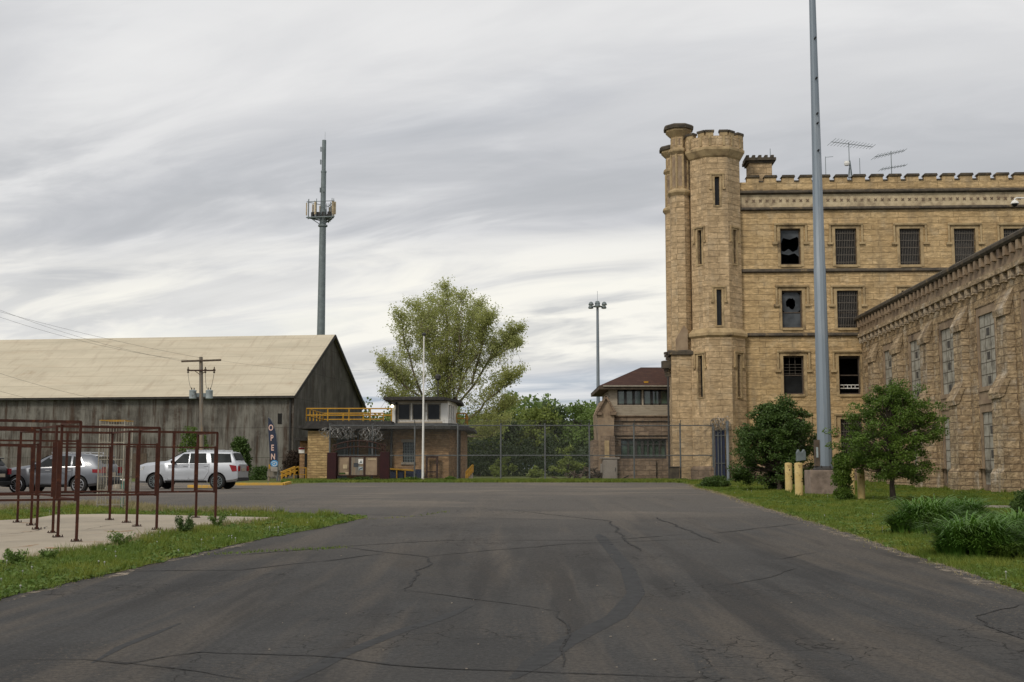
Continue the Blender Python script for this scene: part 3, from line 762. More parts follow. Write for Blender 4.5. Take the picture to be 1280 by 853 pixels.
for (r, i, h) in wins:
    a, b, z0, z1 = h
    fw = .09
    f = MB(); y0, y1 = .24, .34
    f.box(a, a+fw, y0, y1, z0, z1); f.box(b-fw, b, y0, y1, z0, z1); f.box(a+fw, b-fw, y0, y1, z1-fw, z1); f.box(a+fw, b-fw, y0, y1, z0, z0+fw)
    zm = z0 + (z1-z0)*(.5 if r != 2 else .42)
    broken = i == 0
    if not broken or r != 1: f.box(a+fw, b-fw, y0+.02, y1-.02, zm-.035, zm+.035)
    wo_ = f.build('window', M['wframe'], prison)
    ia, ib, iz0, iz1 = a+fw, b-fw, z0+fw, z1-fw
    p = MB()
    if broken and r == 1:
        # glass mostly gone: torn strips across the middle
        p.add([(ia,.30,iz1),(ib,.30,iz1),(ib,.30,iz1-.55),(ia+1.1,.30,iz1-.42),(ia+.6,.30,iz1-.62),(ia+.15,.30,iz1-.5),(ia,.30,iz1-.9)], [(0,1,2,3,4,5,6)])
        p.add([(ia,.30,iz0+.95),(ia+.2,.30,iz0+.85),(ia+.5,.30,iz0+1.05),(ia+.8,.30,iz0+.82),(ia+1.1,.30,iz0+1.0),(ib,.30,iz0+1.3),(ib,.30,iz0+.5),(ia+.9,.30,iz0+.75),(ia+.5,.30,iz0+.62),(ia,.30,iz0+.72)], [tuple(range(10))])
        p.build('pane', M['glass_dusty'], wo_, fixn=False)
    elif broken and r == 2:
        ringface(p, (ia, ib, zm, iz1), jag((ia+ib)/2-.02, (zm+iz1)/2-.05, .36, .40, 18, 3), .30)
        p.add([(ia,.30,iz0),(ib,.30,iz0),(ib,.30,zm-.03),(ia,.30,zm-.03)], [(0,1,2,3)])
        p.add([(ia,.285,iz0+.15),(ib,.285,iz0+.15),(ib,.285,iz0+.42),(ia,.285,iz0+.42)], [(0,1,2,3)])
        p.build('pane', M['glass_dusty'], wo_, fixn=False)
    elif r == 3 and i in (0, 1):
        p.add([(ia,.30,iz0),(ib,.30,iz0),(ib,.30,zm-.03),(ia,.30,zm-.03)], [(0,1,2,3)]) if i == 0 else p.add([(ia,.30,iz1-.1),(ib,.30,iz1-.1),(ib,.30,iz1),(ia,.30,iz1)], [(0,1,2,3)])
        p.build('pane', M['glass'], wo_, fixn=False)
        g = MB()
        if i == 0:
            for q in range(4): g.box(ia, ib, .27, .285, zm+.12+q*.2, zm+.14+q*.2)
            for q in (.3,.62): g.box(ia+(ib-ia)*q, ia+(ib-ia)*q+.02, .27, .285, zm, iz1)
        else:
            for q in (.30,.52): g.box(ia, ib, .2, .225, iz0+q, iz0+q+.05)
            for q in (.2,.4,.6,.8): g.box(ia+(ib-ia)*q-.02, ia+(ib-ia)*q+.02, .2, .22, iz0+.33, iz0+.57)
        g.build('bars', M['white'] if i == 1 else M['bar'], wo_)
    else:
        p.add([(ia,.30,iz0),(ib,.30,iz0),(ib,.30,iz1),(ia,.30,iz1)], [(0,1,2,3)])
        p.build('pane', M['glass'], wo_, fixn=False)
        if i == 3 and r == 1:
            q_ = MB(); q_.add([(ia,.285,iz0+.35),(ib,.285,iz0+.35),(ib-.05,.285,zm+.25),(ia,.285,zm+.3)], [(0,1,2,3)]); q_.build('loose_sheet', M['panel_dark'], wo_, fixn=False)
        g = MB(); nb = 11
        for q in range(nb+1):
            u = ia + (ib-ia)*q/nb; g.box(u-.014, u+.014, .14, .168, z0, z1)
        for q in range(5):
            zz = z0 + (z1-z0)*(q+.4)/5; g.box(a, b, .13, .14, zz-.02, zz+.02)
        g.build('bars', M['bar'], wo_)
    s_ = MB()   # dressed surround with label mould and stops
    e = .20
    s_.box(a-e, a, -.035, .1, z0-.12, z1+e); s_.box(b, b+e, -.035, .1, z0-.12, z1+e); s_.box(a, b, -.035, .1, z1, z1+e); s_.box(a, b, -.10, .2, z0-.16, z0-.002)
    s_.xprism([(0, z1+e), (-.16, z1+e+.02), (-.19, z1+e+.12), (-.05, z1+e+.2), (0, z1+e+.2)], a-.42, b+.42)
    for q in (a-.42, b+.30):
        s_.box(q, q+.12, -.13, .02, z1-.95, z1+e+.03); s_.box(q-.13, q+.25, -.15, .02, z1-1.10, z1-.94)
    s_.build('window_surround', M['trim'], prison)
# rust run-down and downpipe
m = MB(); 
# ---- corner tower
OCT = math.pi/8
def octo(m, cx, cy, prof, caps=True):
    return m.lathe(cx, cy, [(r/math.cos(OCT), z) for r, z in prof], 8, OCT, caps)
tcx = FP(897.5, 300, -1.3)[0]; tcy = .35
dT = tcy - 1.64; tz = lambda py: FP(897, py, dT)[1]
RU = 1.66; RL = 1.80
tower = prison
def facet(cx, cy, ap, k):
    """k: 0 = towards camera, -1 = left of it, 1 = right; returns mapping and half width"""
    th = -math.pi/2 + k*math.pi/4
    n = Vector((math.cos(th), math.sin(th), 0)); t = Vector((-n.y, n.x, 0))
    c = Vector((cx, cy, 0)) + n*ap
    return (lambda a, b, d: tuple(c + t*a - n*d + Vector((0,0,b)))), ap*math.tan(OCT)
up_slits = {0: [(221, 257, .16), (362, 407, .17)], -1: [(286, 329, .17)], 1: [(286, 329, .17)]}
lo_slits = {-1: [(444, 496, .18)], 1: [(443, 496, .18)]}
mt = MB(); slits = []
for ap, y0, y1, sl_ in ((RU, 190, 414, up_slits), (RL, 419, 612, lo_slits)):
    for k in range(-3, 5):
        f, hw = facet(tcx, tcy, ap, k)
        hs = [(-w_, w_, tz(b_), tz(a_)) for a_, b_, w_ in sl_.get(k, [])]
        mt.wall(f, -hw, hw, tz(y1) if y1 < 600 else ZB, tz(y0), hs, .3)
        slits += [(f, h) for h in hs]
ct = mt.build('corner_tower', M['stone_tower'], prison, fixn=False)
m = MB()
octo(m, tcx, tcy, [(RU-.02, tz(197)), (RU+.10, tz(195)), (RU+.34, tz(188)), (RU+.34, tz(185)), (RU+.27, tz(184.5))])
octo(m, tcx, tcy, [(RU+.02, tz(410)), (RU+.12, tz(412)+.0), (RU+.30, tz(416)), (RU+.30, tz(419.5)), (RL+.01, tz(422))][::-1])
m.each('tower_ledge', M['trim'], ct)
m = MB(); octo(m, tcx, tcy, [(RU+.26, tz(186)), (RU+.26, tz(171))]); m.build('tower_parapet', M['stone_tower'], ct)
m = MB(); mc = MB()
for k in range(8):
    th = -math.pi/2 + k*math.pi/4
    for off in (-.5, .5):
        n = Vector((math.cos(th), math.sin(th), 0)); t = Vector((-n.y, n.x, 0))
        c = Vector((tcx, tcy, 0)) + n*(RU+.10) + t*off*1.62*.5*1.16
        m.cbox((c.x, c.y, (tz(171)+tz(166))/2), .52, .36, tz(166)-tz(171), th+math.pi/2)
        mc.cbox((c.x, c.y, tz(165.2)), .62, .46, .14, th+math.pi/2)
        c2 = Vector((tcx, tcy, 0)) + n*(RU+.27) + t*off*1.62*.5*1.16
        m.cbox((c2.x, c2.y, (tz(171)+tz(183))/2), .16, .08, tz(171)-tz(183), th+math.pi/2)
m.each('merlon', M['trim'], ct); mc.each('merlon_cap', M['wstone'], ct)
for f, (a, b, z0, z1) in slits:
    g = MB(); g.add([f(a,z0,.26), f(b,z0,.26), f(b,z1,.26), f(a,z1,.26)], [(0,1,2,3)])
    g.build('tower_window', M['glass'], ct, fixn=False)
    s_ = MB()
    def fb(a0, a1, b0, b1, p):
        vs = [f(x, zz, d) for d in (-p, .02) for x, zz in ((a0,b0),(a1,b0),(a1,b1),(a0,b1))]
        s_.add(vs, [(0,1,2,3),(7,6,5,4),(0,4,5,1),(1,5,6,2),(2,6,7,3),(3,7,4,0)])
    fb(a-.13, a, z0-.1, z1+.12, .03); fb(b, b+.13, z0-.1, z1+.12, .03); fb(a, b, z1, z1+.12, .03); fb(a, b, z0-.1, z0, .06)
    fb(a-.30, b+.30, z1+.12, z1+.24, .10)
    for q in (a-.30, b+.20): fb(q, q+.10, z1-.75, z1+.12, .08)
    for q in (a-.38, b+.20): fb(q, q+.18, z1-.88, z1-.75, .10)
    s_.build('slit_surround', M['trim'], ct)
m = MB(); octo(m, tcx, tcy, [(RL+.16, ZB), (RL+.16, tz(586)), (RL+.0, tz(583))]); m.build('tower_plinth', M['stone_small'], ct)
# ---- low bay left of the tower and the two slim pinnacle turrets
pY = -.1
pcx = FP(851, 300, -.1)[0]; pcx_lo = FP(854, 500, -.1)[0]
pz = lambda py: FP(850, py, pY-.6)[1]
bayL = pcx+.05; bayR = uL; DB = 6.4
m = MB(); zt = pz(272)
m.wall(lambda a,b,d: (a, .9+d, b), bayL, tcx, ZB, zt); m.wall(lambda a,b,d: (bayL, a, b), .9, DB, ZB, zt); m.add([(bayL,.9,zt),(uL,.9,zt),(uL,DB,zt),(bayL,DB,zt)], [(0,1,2,3)])
m.wall(lambda a,b,d: (a, DB, b), bayL, uL, ZB, zt)
m.build('side_bay', M['stone_tower'], prison, fixn=False)
def pinnacle(cx, cy, low=True):
    m = MB()
    octo(m, cx, cy, [(.66, pz(445) if low else ZB), (.64, pz(239))])
    octo(m, cx, cy, [(.56, pz(236)), (.55, pz(186))]); octo(m, cx, cy, [(.50, pz(183)), (.50, pz(166))])
    o = m.build('pinnacle', M['stone_tower'], prison)
    m = MB()
    octo(m, cx, cy, [(.66, pz(242)), (.80, pz(238.5)), (.80, pz(236.5)), (.58, pz(233))]); octo(m, cx, cy, [(.56, pz(190)), (.72, pz(186.5)), (.72, pz(184.5)), (.52, pz(181))])
    octo(m, cx, cy, [(.50, pz(168)), (.86, pz(161)), (.86, pz(158.5))])
    m.each('pinnacle_ring', M['trim'], o); m = MB()
    for k in range(8):
        th = math.pi/8 + k*math.pi/4; r = .56/math.cos(OCT)
        m.tube((cx+r*math.cos(th), cy+r*math.sin(th), pz(233)), (cx+r*math.cos(th), cy+r*math.sin(th), pz(190)), .07, n=6)
        m.tube((cx+.5/math.cos(OCT)*math.cos(th), cy+.5/math.cos(OCT)*math.sin(th), pz(181)), (cx+.5/math.cos(OCT)*math.cos(th), cy+.5/math.cos(OCT)*math.sin(th), pz(168)), .05, n=6)
    m.build('pinnacle_ribs', M['trim'], o)
    m = MB()
    for k in range(-3, 5):
        f, hw = facet(cx, cy, .555, k); m.add([f(-.13, pz(230), -.004), f(.13, pz(230), -.004), f(.13, pz(193), -.004), f(-.13, pz(193), -.004)], [(0,1,2,3)])
        f, hw = facet(cx, cy, .50, k); m.add([f(-.05, pz(178), -.004), f(.05, pz(178), -.004), f(.05, pz(170), -.004), f(-.05, pz(170), -.004)], [(0,1,2,3)])
    m.build('pinnacle_panel', M['trim_wing'], o, fixn=False)
    m = MB(); octo(m, cx, cy, [(.98, pz(158.5)), (1.0, pz(155)), (.9, pz(153))]); m.build('pinnacle_cap', M['wstone'], o)
    return o
pinnacle(pcx, pY+.5); pinnacle(pcx+.1, pY+6.0, False)
m = MB(); m.box(pcx_lo-.78, tcx-1.2, pY-.25, 1.2, ZB, pz(444)); m.build('turret_base', M['stone_tower'], prison)
m = MB(); m.xprism([(pY-.25, pz(444)), (pY-.42, pz(443)), (pY-.42, pz(439)), (pY-.2, pz(437)), (1.2, pz(437)), (1.2, pz(444))], pcx_lo-.95, tcx-1.35)
m.build('turret_ledge', M['wstone'], prison)
m = MB()   # carved stop and gablet standing on the ledge
m.yprism([(pcx-.45, pz(437)), (pcx+.35, pz(437)), (pcx+.35, pz(412)), (pcx+.1, pz(406)), (pcx-.3, pz(418)), (pcx-.45, pz(424))], pY-.2, pY+.2)
m.build('gablet', M['trim_wing'], prison)
m = MB()
for q in range(9):
    m.cbox((pcx_lo-.95-.08*rnd.random(), pY+.1+rnd.random()*.3, pz(440+q*3.6)), .34*rnd.uniform(.6,1.1), .4, .16, rnd.random())
m.cbox((pcx_lo-1.1, pY+.1, pz(455)), .55, .5, .5, .2)
m.build('corbel', M['wstone'], prison)
m = MB(); m.tube((pcx_lo-1.0, pY-.1, .5), (pcx_lo-1.0, pY-.1, pz(470)), .07, n=6); m.build('downpipe', M['darkmetal'], prison)
# ---- chimney
c0, _ = FP(936.5, 210, 1.8); c1, _ = FP(965, 210, 1.8); cz = lambda py: FP(950, py, 1.8)[1]
m = MB(); m.box(c0, c1, 1.8, 3.2, fz(245), cz(203)); ch = m.build('chimney', M['stone_tower'], prison)
m = MB(); m.box(c0-.12, c1+.12, 1.68, 3.32, cz(204), cz(201.5)); m.box(c0-.26, c1+.26, 1.54, 3.46, cz(201.5), cz(198))
for q in range(5):
    u = c0-.22 + (c1-c0+.24)*q/4.25; m.box(u, u+.2, 1.56, 3.4, cz(198), cz(195))
m.build('chimney_cap', M['wstone'], ch)
# ---- long wing coming towards the camera
wing = thing('prison_wing', 'long low stone wing with buttresses and tall pale panelled windows, right of the tall pole', 'prison building', (O0.x, O0.y, 0), THB)
wf = lambda a, b, d: (d, a, b)         # a along the wing (negative = towards camera), outward = -x
yf = lambda Y: (Y-80.0)
ZW = WP(1180, 340)[1]
S0 = -46.0
cent = [56.0-80+.0, 61.9-80, 67.7-80, 73.4-80, 50.2-80, 44.4-80]
wh = []
for c in cent: wh.append((c-1.35, c+1.35, .2, 9.15))
m = MB(); m.wall(wf, S0, 0, ZB, ZW-1.85, wh, .45); m.wall(lambda a,b,d: (a, S0, b), 0, 14, ZB, ZW-1.0); m.wall(lambda a,b,d: (14, a, b), S0, 0, ZB, ZW-1.0)
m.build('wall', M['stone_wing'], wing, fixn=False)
# cornice: corbel table, band, upper brackets, coping
m = MB(); m.box(-.16, .3, S0, -.0, ZW-1.25, ZW-.62); m.box(-.05, .3, S0, 0, ZW-1.86, ZW-1.5); m.build('cornice_band', M['trim_wing'], wing)
m = MB(); m.box(-.26, .3, S0, 0, ZW-1.5, ZW-1.25)
s = -.35
while s > S0:
    m.box(-.22, 0, s-.34, s, ZW-1.92, ZW-1.5); s -= .98
m.build('corbel_table', M['stone_butt'], wing)
m = MB(); s = -.3
while s > S0:
    m.box(-.34, -.16, s-.30, s, ZW-.62-.22, ZW-.42); s -= .78
m.box(-.10, .3, S0, 0, ZW-.62, ZW-.40); m.build('bracket', M['trim_wing'], wing)
m = MB(); m.xprism([(0,0)], 0, 0) if False else None
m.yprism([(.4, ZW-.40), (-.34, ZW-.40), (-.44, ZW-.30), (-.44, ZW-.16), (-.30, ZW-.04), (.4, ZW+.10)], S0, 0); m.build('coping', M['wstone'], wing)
m = MB(); m.box(.35, 14.1, S0, -.0, ZW-.25, ZW-.05); m.build('roof', M['greyroof'], wing)
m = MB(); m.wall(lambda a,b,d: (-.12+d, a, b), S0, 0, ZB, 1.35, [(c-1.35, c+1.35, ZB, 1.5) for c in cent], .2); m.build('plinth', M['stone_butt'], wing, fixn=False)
for ci, c in enumerate(cent):
    m = MB()    # deep dressed surround filling the bay: jambs, spandrel, head
    x = .04
    a0, a1 = c-1.35, c+1.35; g0, g1 = c-1.08, c+1.12
    hs = [(g0, g1, 5.35, 8.75), (g0, g1, .75, 4.15)]
    m.wall(lambda a,b,d: (x+d, a, b), a0, a1, .2, 9.15, hs, .12)
    for z in (5.35, 4.75): m.box(-.02, x+.02, g0-.15, g1+.15, z-.22, z-.02)
    sw = m.build('window', M['trim_wing'], wing, fixn=False)
    m = MB()
    for a, b, z0, z1 in hs: m.add([(.13, a, z0), (.13, b, z0), (.13, b, z1), (.13, a, z1)], [(0,1,2,3)])
    m.build('pane', M['panel_pale'], sw, fixn=False)
    m = MB()
    for a, b, z0, z1 in hs:
        nz_ = 6
        for q in range(nz_+1): zz = z0+(z1-z0)*q/nz_; m.box(.114, .127, a, b, zz-.014, zz+.014)
        for q in range(4): yy = a+(b-a)*q/3; m.box(.114, .125, yy-.012, yy+.012, z0, z1)
    m.build('glazing_grid', M['bar'], sw)
    m = MB()
    for a, b, z0, z1 in hs:
        for q in (1, 3, 5):
            zz = z0+(z1-z0)*(q-.5)/6; m.box(.116, .129, a+.9, a+1.3, zz-.17, zz+.19)
    m.each('vent_panel', M['panel_dark'], sw)
butt = [52.9-80, 59.0-80, 64.8-80, 70.6-80, 76.3-80, 47.2-80]
for c in butt:
    m = MB(); hw = .62
    m.yprism([(0, ZB), (-.70, ZB), (-.70, 4.75), (-.36, 5.4), (-.36, 8.35), (0, 9.15)], c-hw, c+hw)
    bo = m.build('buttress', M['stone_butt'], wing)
    m = MB(); m.yprism([(-.6, 4.66), (-.80, 4.58), (-.84, 4.84), (-.36, 5.70), (-.3, 5.4)], c-hw-.06, c+hw+.06)
    m.yprism([(-.2, 8.30), (-.46, 8.22), (-.50, 8.50), (0, 9.45), (0, 9.15)], c-hw-.06, c+hw+.06); m.each('buttress_cap', M['stone_butt'], bo)
    m = MB(); m.yprism([(0, ZB), (-.84, ZB), (-.84, 1.28), (-.70, 1.5), (0, 1.5)], c-hw-.12, c+hw+.12); m.build('buttress_plinth', M['stone_butt'], bo)
# ================================================================== roof aerials (each its own thing)
def fw_(u, d, z): return FM @ Vector((u, d, z))
roofz = fz(240)-.1
def yagi(name, px, d, booms, label, mast_top, dishlike=False):
    u, _ = FP(px, 200, d); b = fw_(u, d, roofz)
    t = thing(name, label, 'antenna', b)
    zt = FP(px, mast_top, d)[1]
    m = MB(); m.tube((b.x, b.y, b.z), (b.x, b.y, zt), .035, .025, 6); m.build('mast', M['galv_dk'], t, world=True)
    for (xa, ya, xb, yb, ne, el) in booms:
        ua, za = FP(xa, ya, d); ub, zb_ = FP(xb, yb, d); p, q = fw_(ua, d-.1, za), fw_(ub, d+.4, zb_)
        m = MB(); m.tube(p, q, .022, n=5)
        for k in range(ne):
            c = p.lerp(q, (k+.2)/(ne-.6)); l = el*(1-.35*k/ne)
            m.tube(c+Vector((.12*l, -l, .05*l)), c+Vector((-.12*l, l, -.05*l)), .013, n=4)
        m.build('boom', M['galv_dk'], t, world=True)
    return t
t1 = yagi('rooftop_antenna', 1061.5, 3.0, [(1038.5,178,1093,182,14,.8)], 'television antenna on a small lattice stand with a level boom on the roof', 178)
m = MB(); u, _ = FP(1062.5, 200, 3.0); zt = FP(1062, 201, 3.0)[1]; b = fw_(u, 3.0, roofz)
for k in range(3):
    th = k*2.094+.5; r = .42
    lo = b + Vector((r*math.cos(th), r*math.sin(th), 0)); hi = Vector((b.x, b.y, zt)); m.tube(lo, hi, .03, n=5)
for zf in (.35, .6, .8):
    ps = [b.lerp(Vector((b.x,b.y,zt)), zf) + Vector((.42*(1-zf)*math.cos(k*2.094+.5), .42*(1-zf)*math.sin(k*2.094+.5), 0)) for k in range(3)]
    for k in range(3): m.tube(ps[k], ps[(k+1)%3], .02, n=4)
m.build('lattice_stand', M['galv_dk'], t1, world=True)
m = MB(); u2, z2 = FP(1058.5, 204.5, 2.8); c = fw_(u2, 2.8, z2); m.lathe(c.x, c.y, [(.01, c.z-.18), (.16, c.z-.15), (.2, c.z), (.16, c.z+.15), (.01, c.z+.18)], 12); m.build('receiver_drum', M['white'], t1, world=True)
yagi('rooftop_antenna', 1114, 3.4, [(1092.5,197,1133,186.5,10,.7), (1100,212.5,1134.5,205,9,.5)], 'television antenna with two tilted booms on one mast on the roof', 189)
for px, d, top, lab in [(1031.8, 2.5, 196, 'whip antenna with a side arm, just right of the tall pole on the roof'), (1074.5, 2.2, 198, 'plain short whip antenna beside the lattice stand on the roof'), (963, 2.5, 186, 'thin whip antenna rising from the chimney')]:
    u, _ = FP(px, 200, d); zb_ = roofz if px > 1000 else cz(199); b = fw_(u, d, zb_); zt = FP(px, top, d)[1]
    m = MB(); m.tube(b, (b.x, b.y, zt), .03, .02, 5)
    if px < 1040 and px > 1000:
        m.tube((b.x, b.y, zt-.05), (b.x+.55, b.y, zt), .018, n=4); m.tube((b.x-.1, b.y, b.z+.5), (b.x+.6, b.y, b.z+.8), .02, n=4)
    o = m.build('whip_antenna', M['galv_dk']); tag(o, lab, 'antenna')
# dome camera on an arm, standing on the wing's coping just beyond the frame
cy_, czz = WP(1291, 290); mast = FM @ Vector((-.1, cy_, ZW)); 
t = thing('security_camera', 'white dome security camera hanging from a curved arm above the wing roof', 'security camera', mast)
zt = at(1270, 248, mast.y).z; xd = at(1268.5, 255, mast.y).x
m = MB(); m.path([(mast.x, mast.y, mast.z), (mast.x, mast.y, zt-.1), (mast.x-.1, mast.y, zt), (xd+.08, mast.y, zt+.02), (xd, mast.y, zt-.04), (xd, mast.y, zt-.12)], .03, 8); m.build('arm', M['white'], t, world=True)
m = MB(); m.lathe(xd, mast.y, [(.04, zt-.08), (.11, zt-.12), (.16, zt-.2), (.17, zt-.24)], 14); m.build('housing', M['white'], t, world=True, smooth=40)
m = MB(); m.lathe(xd, mast.y, [(.12, zt-.24), (.11, zt-.31), (.06, zt-.36), (.01, zt-.375)], 14); m.build('dome', M['glass'], t, world=True, smooth=40)
# ================================================================== barn
B0 = gx(365.5, 95.0); B1 = Vector((at(452,560,115.5).x, 115.5, 0))
gd = Vector((B1.x-B0.x, B1.y-B0.y, 0)); GW = gd.length; gd.normalize()
brz = math.atan2(gd.y, gd.x) - math.pi/2
bz = gz(95)
barn = thing('metal_barn', 'huge weathered sheet metal barn with a cream pitched roof, behind the cars', 'barn', (B0.x, B0.y, 0), brz)
# local: x along long wall (negative = left), y along the gable away from the camera
BI = (Matrix.Translation((B0.x,B0.y,0)) @ Matrix.Rotation(brz,4,'Z')).inverted()
he = at(365.5, 490, 95).z - .05; hr = at(411, 419.5, 105.3).z
he2 = at(452, 507, 115.5).z
BL = -72.0
m = MB()
m.wall(lambda a,b,d: (a, 0, b), BL, 0, bz-.4, he); m.wall(lambda a,b,d: (a, GW, b), BL, 0, bz-.4, he2)
m.build('long_wall', M['barnwall'], barn, fixn=False)
m = MB()
for x in (0, BL): m.add([(x,0,bz-.4),(x,GW,bz-.4),(x,GW,he2),(x,GW/2,hr-.1),(x,0,he)], [(0,1,2,3,4)])
m.each('gable_wall', M['barngable'], barn, fixn=False)
m = MB()
sl = (hr-he)/(GW/2)
m.add([(BL-.3,-.55,he-.55*sl+.02),(.25,-.55,he-.55*sl+.02),(.25,GW/2,hr+.06),(BL-.3,GW/2,hr+.06)], [(0,1,2,3)])
sl2 = (hr-he2)/(GW/2)
m.add([(BL-.3,GW+.55,he2-.55*sl2+.02),(.25,GW+.55,he2-.55*sl2+.02),(.25,GW/2,hr+.06),(BL-.3,GW/2,hr+.06)], [(3,2,1,0)])
ro = m.build('roof', M['barnroof'], barn, fixn=False)
m = MB(); m.beam((.28,-.55,he-.55*sl-.10),(.28,GW/2,hr-.06),.06,.28); m.beam((.28,GW+.55,he2-.55*sl2-.10),(.28,GW/2,hr-.06),.06,.28)
m.beam((BL,-.5,he-.55*sl-.08),(.2,-.5,he-.55*sl-.08),.08,.14)
m.build('barge_board', M['tar'], ro)
m = MB(); m.tube((-.25,-.12,bz),(-.25,-.12,he-.1),.07,n=6); m.build('downpipe', M['darkmetal'], barn)
m = MB()
for px0, px1, y0, y1 in [(347,352,517,530)]:
    a = BI @ at(px0,y0,95.1); b = BI @ at(px1,y1,95.1); m.box(a.x, b.x, -.05, .05, b.z, a.z)
m.build('louvre', M['blackvoid'], barn)
m = MB(); x0 = (BI @ at(156,600,96)).x; m.box(x0, x0+1.4, -.06, .02, bz, bz+2.0); m.build('door', M['wood_dk'], barn)
# ================================================================== gatehouse
GY = 83.0
gh = thing('gatehouse', 'low stone gatehouse with yellow deck railings and a white windowed cabin on top', 'gatehouse', (gx(480,GY).x, GY, 0))
gzb = gz(GY)
def X(px, Y=GY, py=565): return at(px, py, Y).x
def Z(py, Y=GY): return at(500, py, Y).z
m = MB()
# left pier with a deep return, yellow limestone
m.box(X(384.5,81.5), X(411,81.5), 81.5, 88, gzb-.3, Z(539,81.5)); m.build('pier', M['stone_gate'], gh, world=True)
m = MB(); m.box(X(374,83), X(385,83)-.05, 83.2, 88, gzb-.3, Z(551,83)); an = m.build('annex', M['stone_gate2'], gh, world=True)
m = MB(); m.box(X(367,82.4), X(385,82.4)-.06, 82.4, 88.3, Z(551,82.4), Z(547,82.4)); m.build('annex_roof', M['tar'], an, world=True)
m = MB(); m.box(X(380.5,83), X(383.5,83), 83.1, 83.3, gzb, Z(567,83)); m.build('annex_door', M['blackvoid'], an, world=True)
# right body with chamfered corners
RY = 83.0
xa, xb, xc = X(488,RY), X(561,RY), X(581,RY+4)
zt = Z(535, RY)
wx0, wx1, wz0, wz1 = X(503.5), X(517.5), Z(578), Z(553)
m = MB()
m.wall(lambda a,b,d: (a, RY+d, b), xa, xb, gzb-.3, zt, [(wx0,wx1,wz0,wz1)], .3)
def seg(m, p, q, z0, z1): m.add([(p[0],p[1],z0),(q[0],q[1],z0),(q[0],q[1],z1),(p[0],p[1],z1)], [(0,1,2,3)])
seg(m, (xb,RY), (xc,RY+4), gzb-.3, zt); seg(m, (xc,RY+4), (xc,RY+9), gzb-.3, zt); seg(m, (xa,RY), (xa,RY+9), gzb-.3, zt); seg(m, (xa,RY+9), (xc,RY+9), gzb-.3, zt)
m.build('wall', M['stone_gate2'], gh, world=True, fixn=False)
m = MB(); m.box(wx0, wx1, RY+.2, RY+.28, wz0, wz1); wo_ = m.build('window', M['glass'], gh, world=True)
m = MB()
for k in range(8): x = wx0+(wx1-wx0)*k/7; m.box(x-.02, x+.02, RY+.10, RY+.14, wz0, wz1)
for k in range(8): z = wz0+(wz1-wz0)*k/7; m.box(wx0, wx1, RY+.08, RY+.10, z-.015, z+.015)
m.build('window_bars', M['galv_dk'], wo_, world=True)
m = MB(); m.box(wx0-.1, wx1+.1, RY-.08, RY+.1, wz0-.16, wz0); m.box(wx0-.1, wx1+.1, RY-.03, RY+.1, wz1, wz1+.2); m.build('window_sill', M['concrete'], wo_, world=True)
# sally port: recessed dark bay with steel gates and conduits
m = MB(); ry = RY+2.2
m.box(X(411,ry)-.4, X(488,ry)+.2, ry, ry+.3, gzb-.3, Z(535)); m.build('port_wall', M['stone_gate2'], gh, world=True)
m = MB(); m.box(X(417,ry), X(434,ry), ry-.1, ry, gzb, Z(548,ry)); m.box(X(461,ry), X(467,ry), ry-.1, ry-.0, Z(575,ry), Z(546,ry)); m.build('steel_door', M['galv_dk'], gh, world=True)
m = MB()
for px in (431,435,438.5,443,448,462,466,470): m.tube((X(px,ry), ry-.3, gzb+1.6), (X(px,ry), ry-.3, Z(541,ry)), .055, n=6)
m.box(X(428,ry), X(455,ry), ry-.32, ry-.22, gzb+1.5, gzb+1.62); m.build('conduit', M['galv'], gh, world=True)
m = MB(); m.tube((X(489.5),RY-.15,gzb), (X(489.5),RY-.15,Z(536)), .09, n=8); m.build('downpipe', M['darkmetal'], gh, world=True)
m = MB(); m.tube((X(573.5,84),84.6,gzb), (X(573.5,84),84.6,Z(536)), .11, n=8); m.build('downpipe', M['tar'], gh, world=True)
# roof slabs
m = MB(); m.prism([(X(370,81.0),81.0),(X(563,81.6),81.6),(X(592,86),86.5),(X(592,86),94),(X(370,81),94)], Z(536.5,82), Z(532.5,82)); rf = m.build('roof_slab', M['tar'], gh, world=True)
m = MB(); m.box(X(382,81.6), X(489,81.6), 81.6, 92, Z(532.0,81.6), Z(526.5,81.6)); m.build('deck', M['tar'], rf, world=True)
m = MB(); m.prism([(X(488,81.8),82.0),(X(560,81.8),82.0),(X(585,86),86),(X(585,86),92),(X(488,82),92)], Z(532.6,82), Z(529.0,82)); m.build('upper_slab', M['greyroof'], rf, world=True)
# lookout cabin
cb0, cb1, cb2 = X(489.5,83.4,510), X(560,83.4,510), X(568.5,86,510)
cz0, cz1 = Z(529.5,83.4), Z(500.5,83.4)
cy = 83.4
hs = [(X(a,cy,515), X(b,cy,515), Z(524.3,cy), Z(505.8,cy)) for a,b in ((498.2,512),(516.2,530.5),(535,549.5))]
m = MB(); m.wall(lambda a,b,d: (a, cy+d, b), cb0, cb1, cz0, cz1, hs, .14)
dvec = Vector((cb2-cb1, 2.9, 0)); dl = dvec.length; dv = dvec/dl; nn_ = Vector((-dv.y, dv.x, 0))
hs2 = [(dl*(.12+.29*k), dl*(.12+.29*k+.2), Z(524.3,cy), Z(505.8,cy)) for k in range(3)]
fside = lambda a,b,d: (cb1+dv.x*a+nn_.x*d, cy+dv.y*a+nn_.y*d, b)
m.wall(fside, 0, dl, cz0, cz1, hs2, .12)
seg(m, (cb2,cy+2.9), (cb2,cy+6.5), cz0, cz1); seg(m, (cb2,cy+6.5), (cb0,cy+6.5), cz0, cz1); seg(m, (cb0,cy+6.5), (cb0,cy), cz0, cz1)
cab = m.build('lookout_cabin', M['white'], gh, world=True, fixn=False)
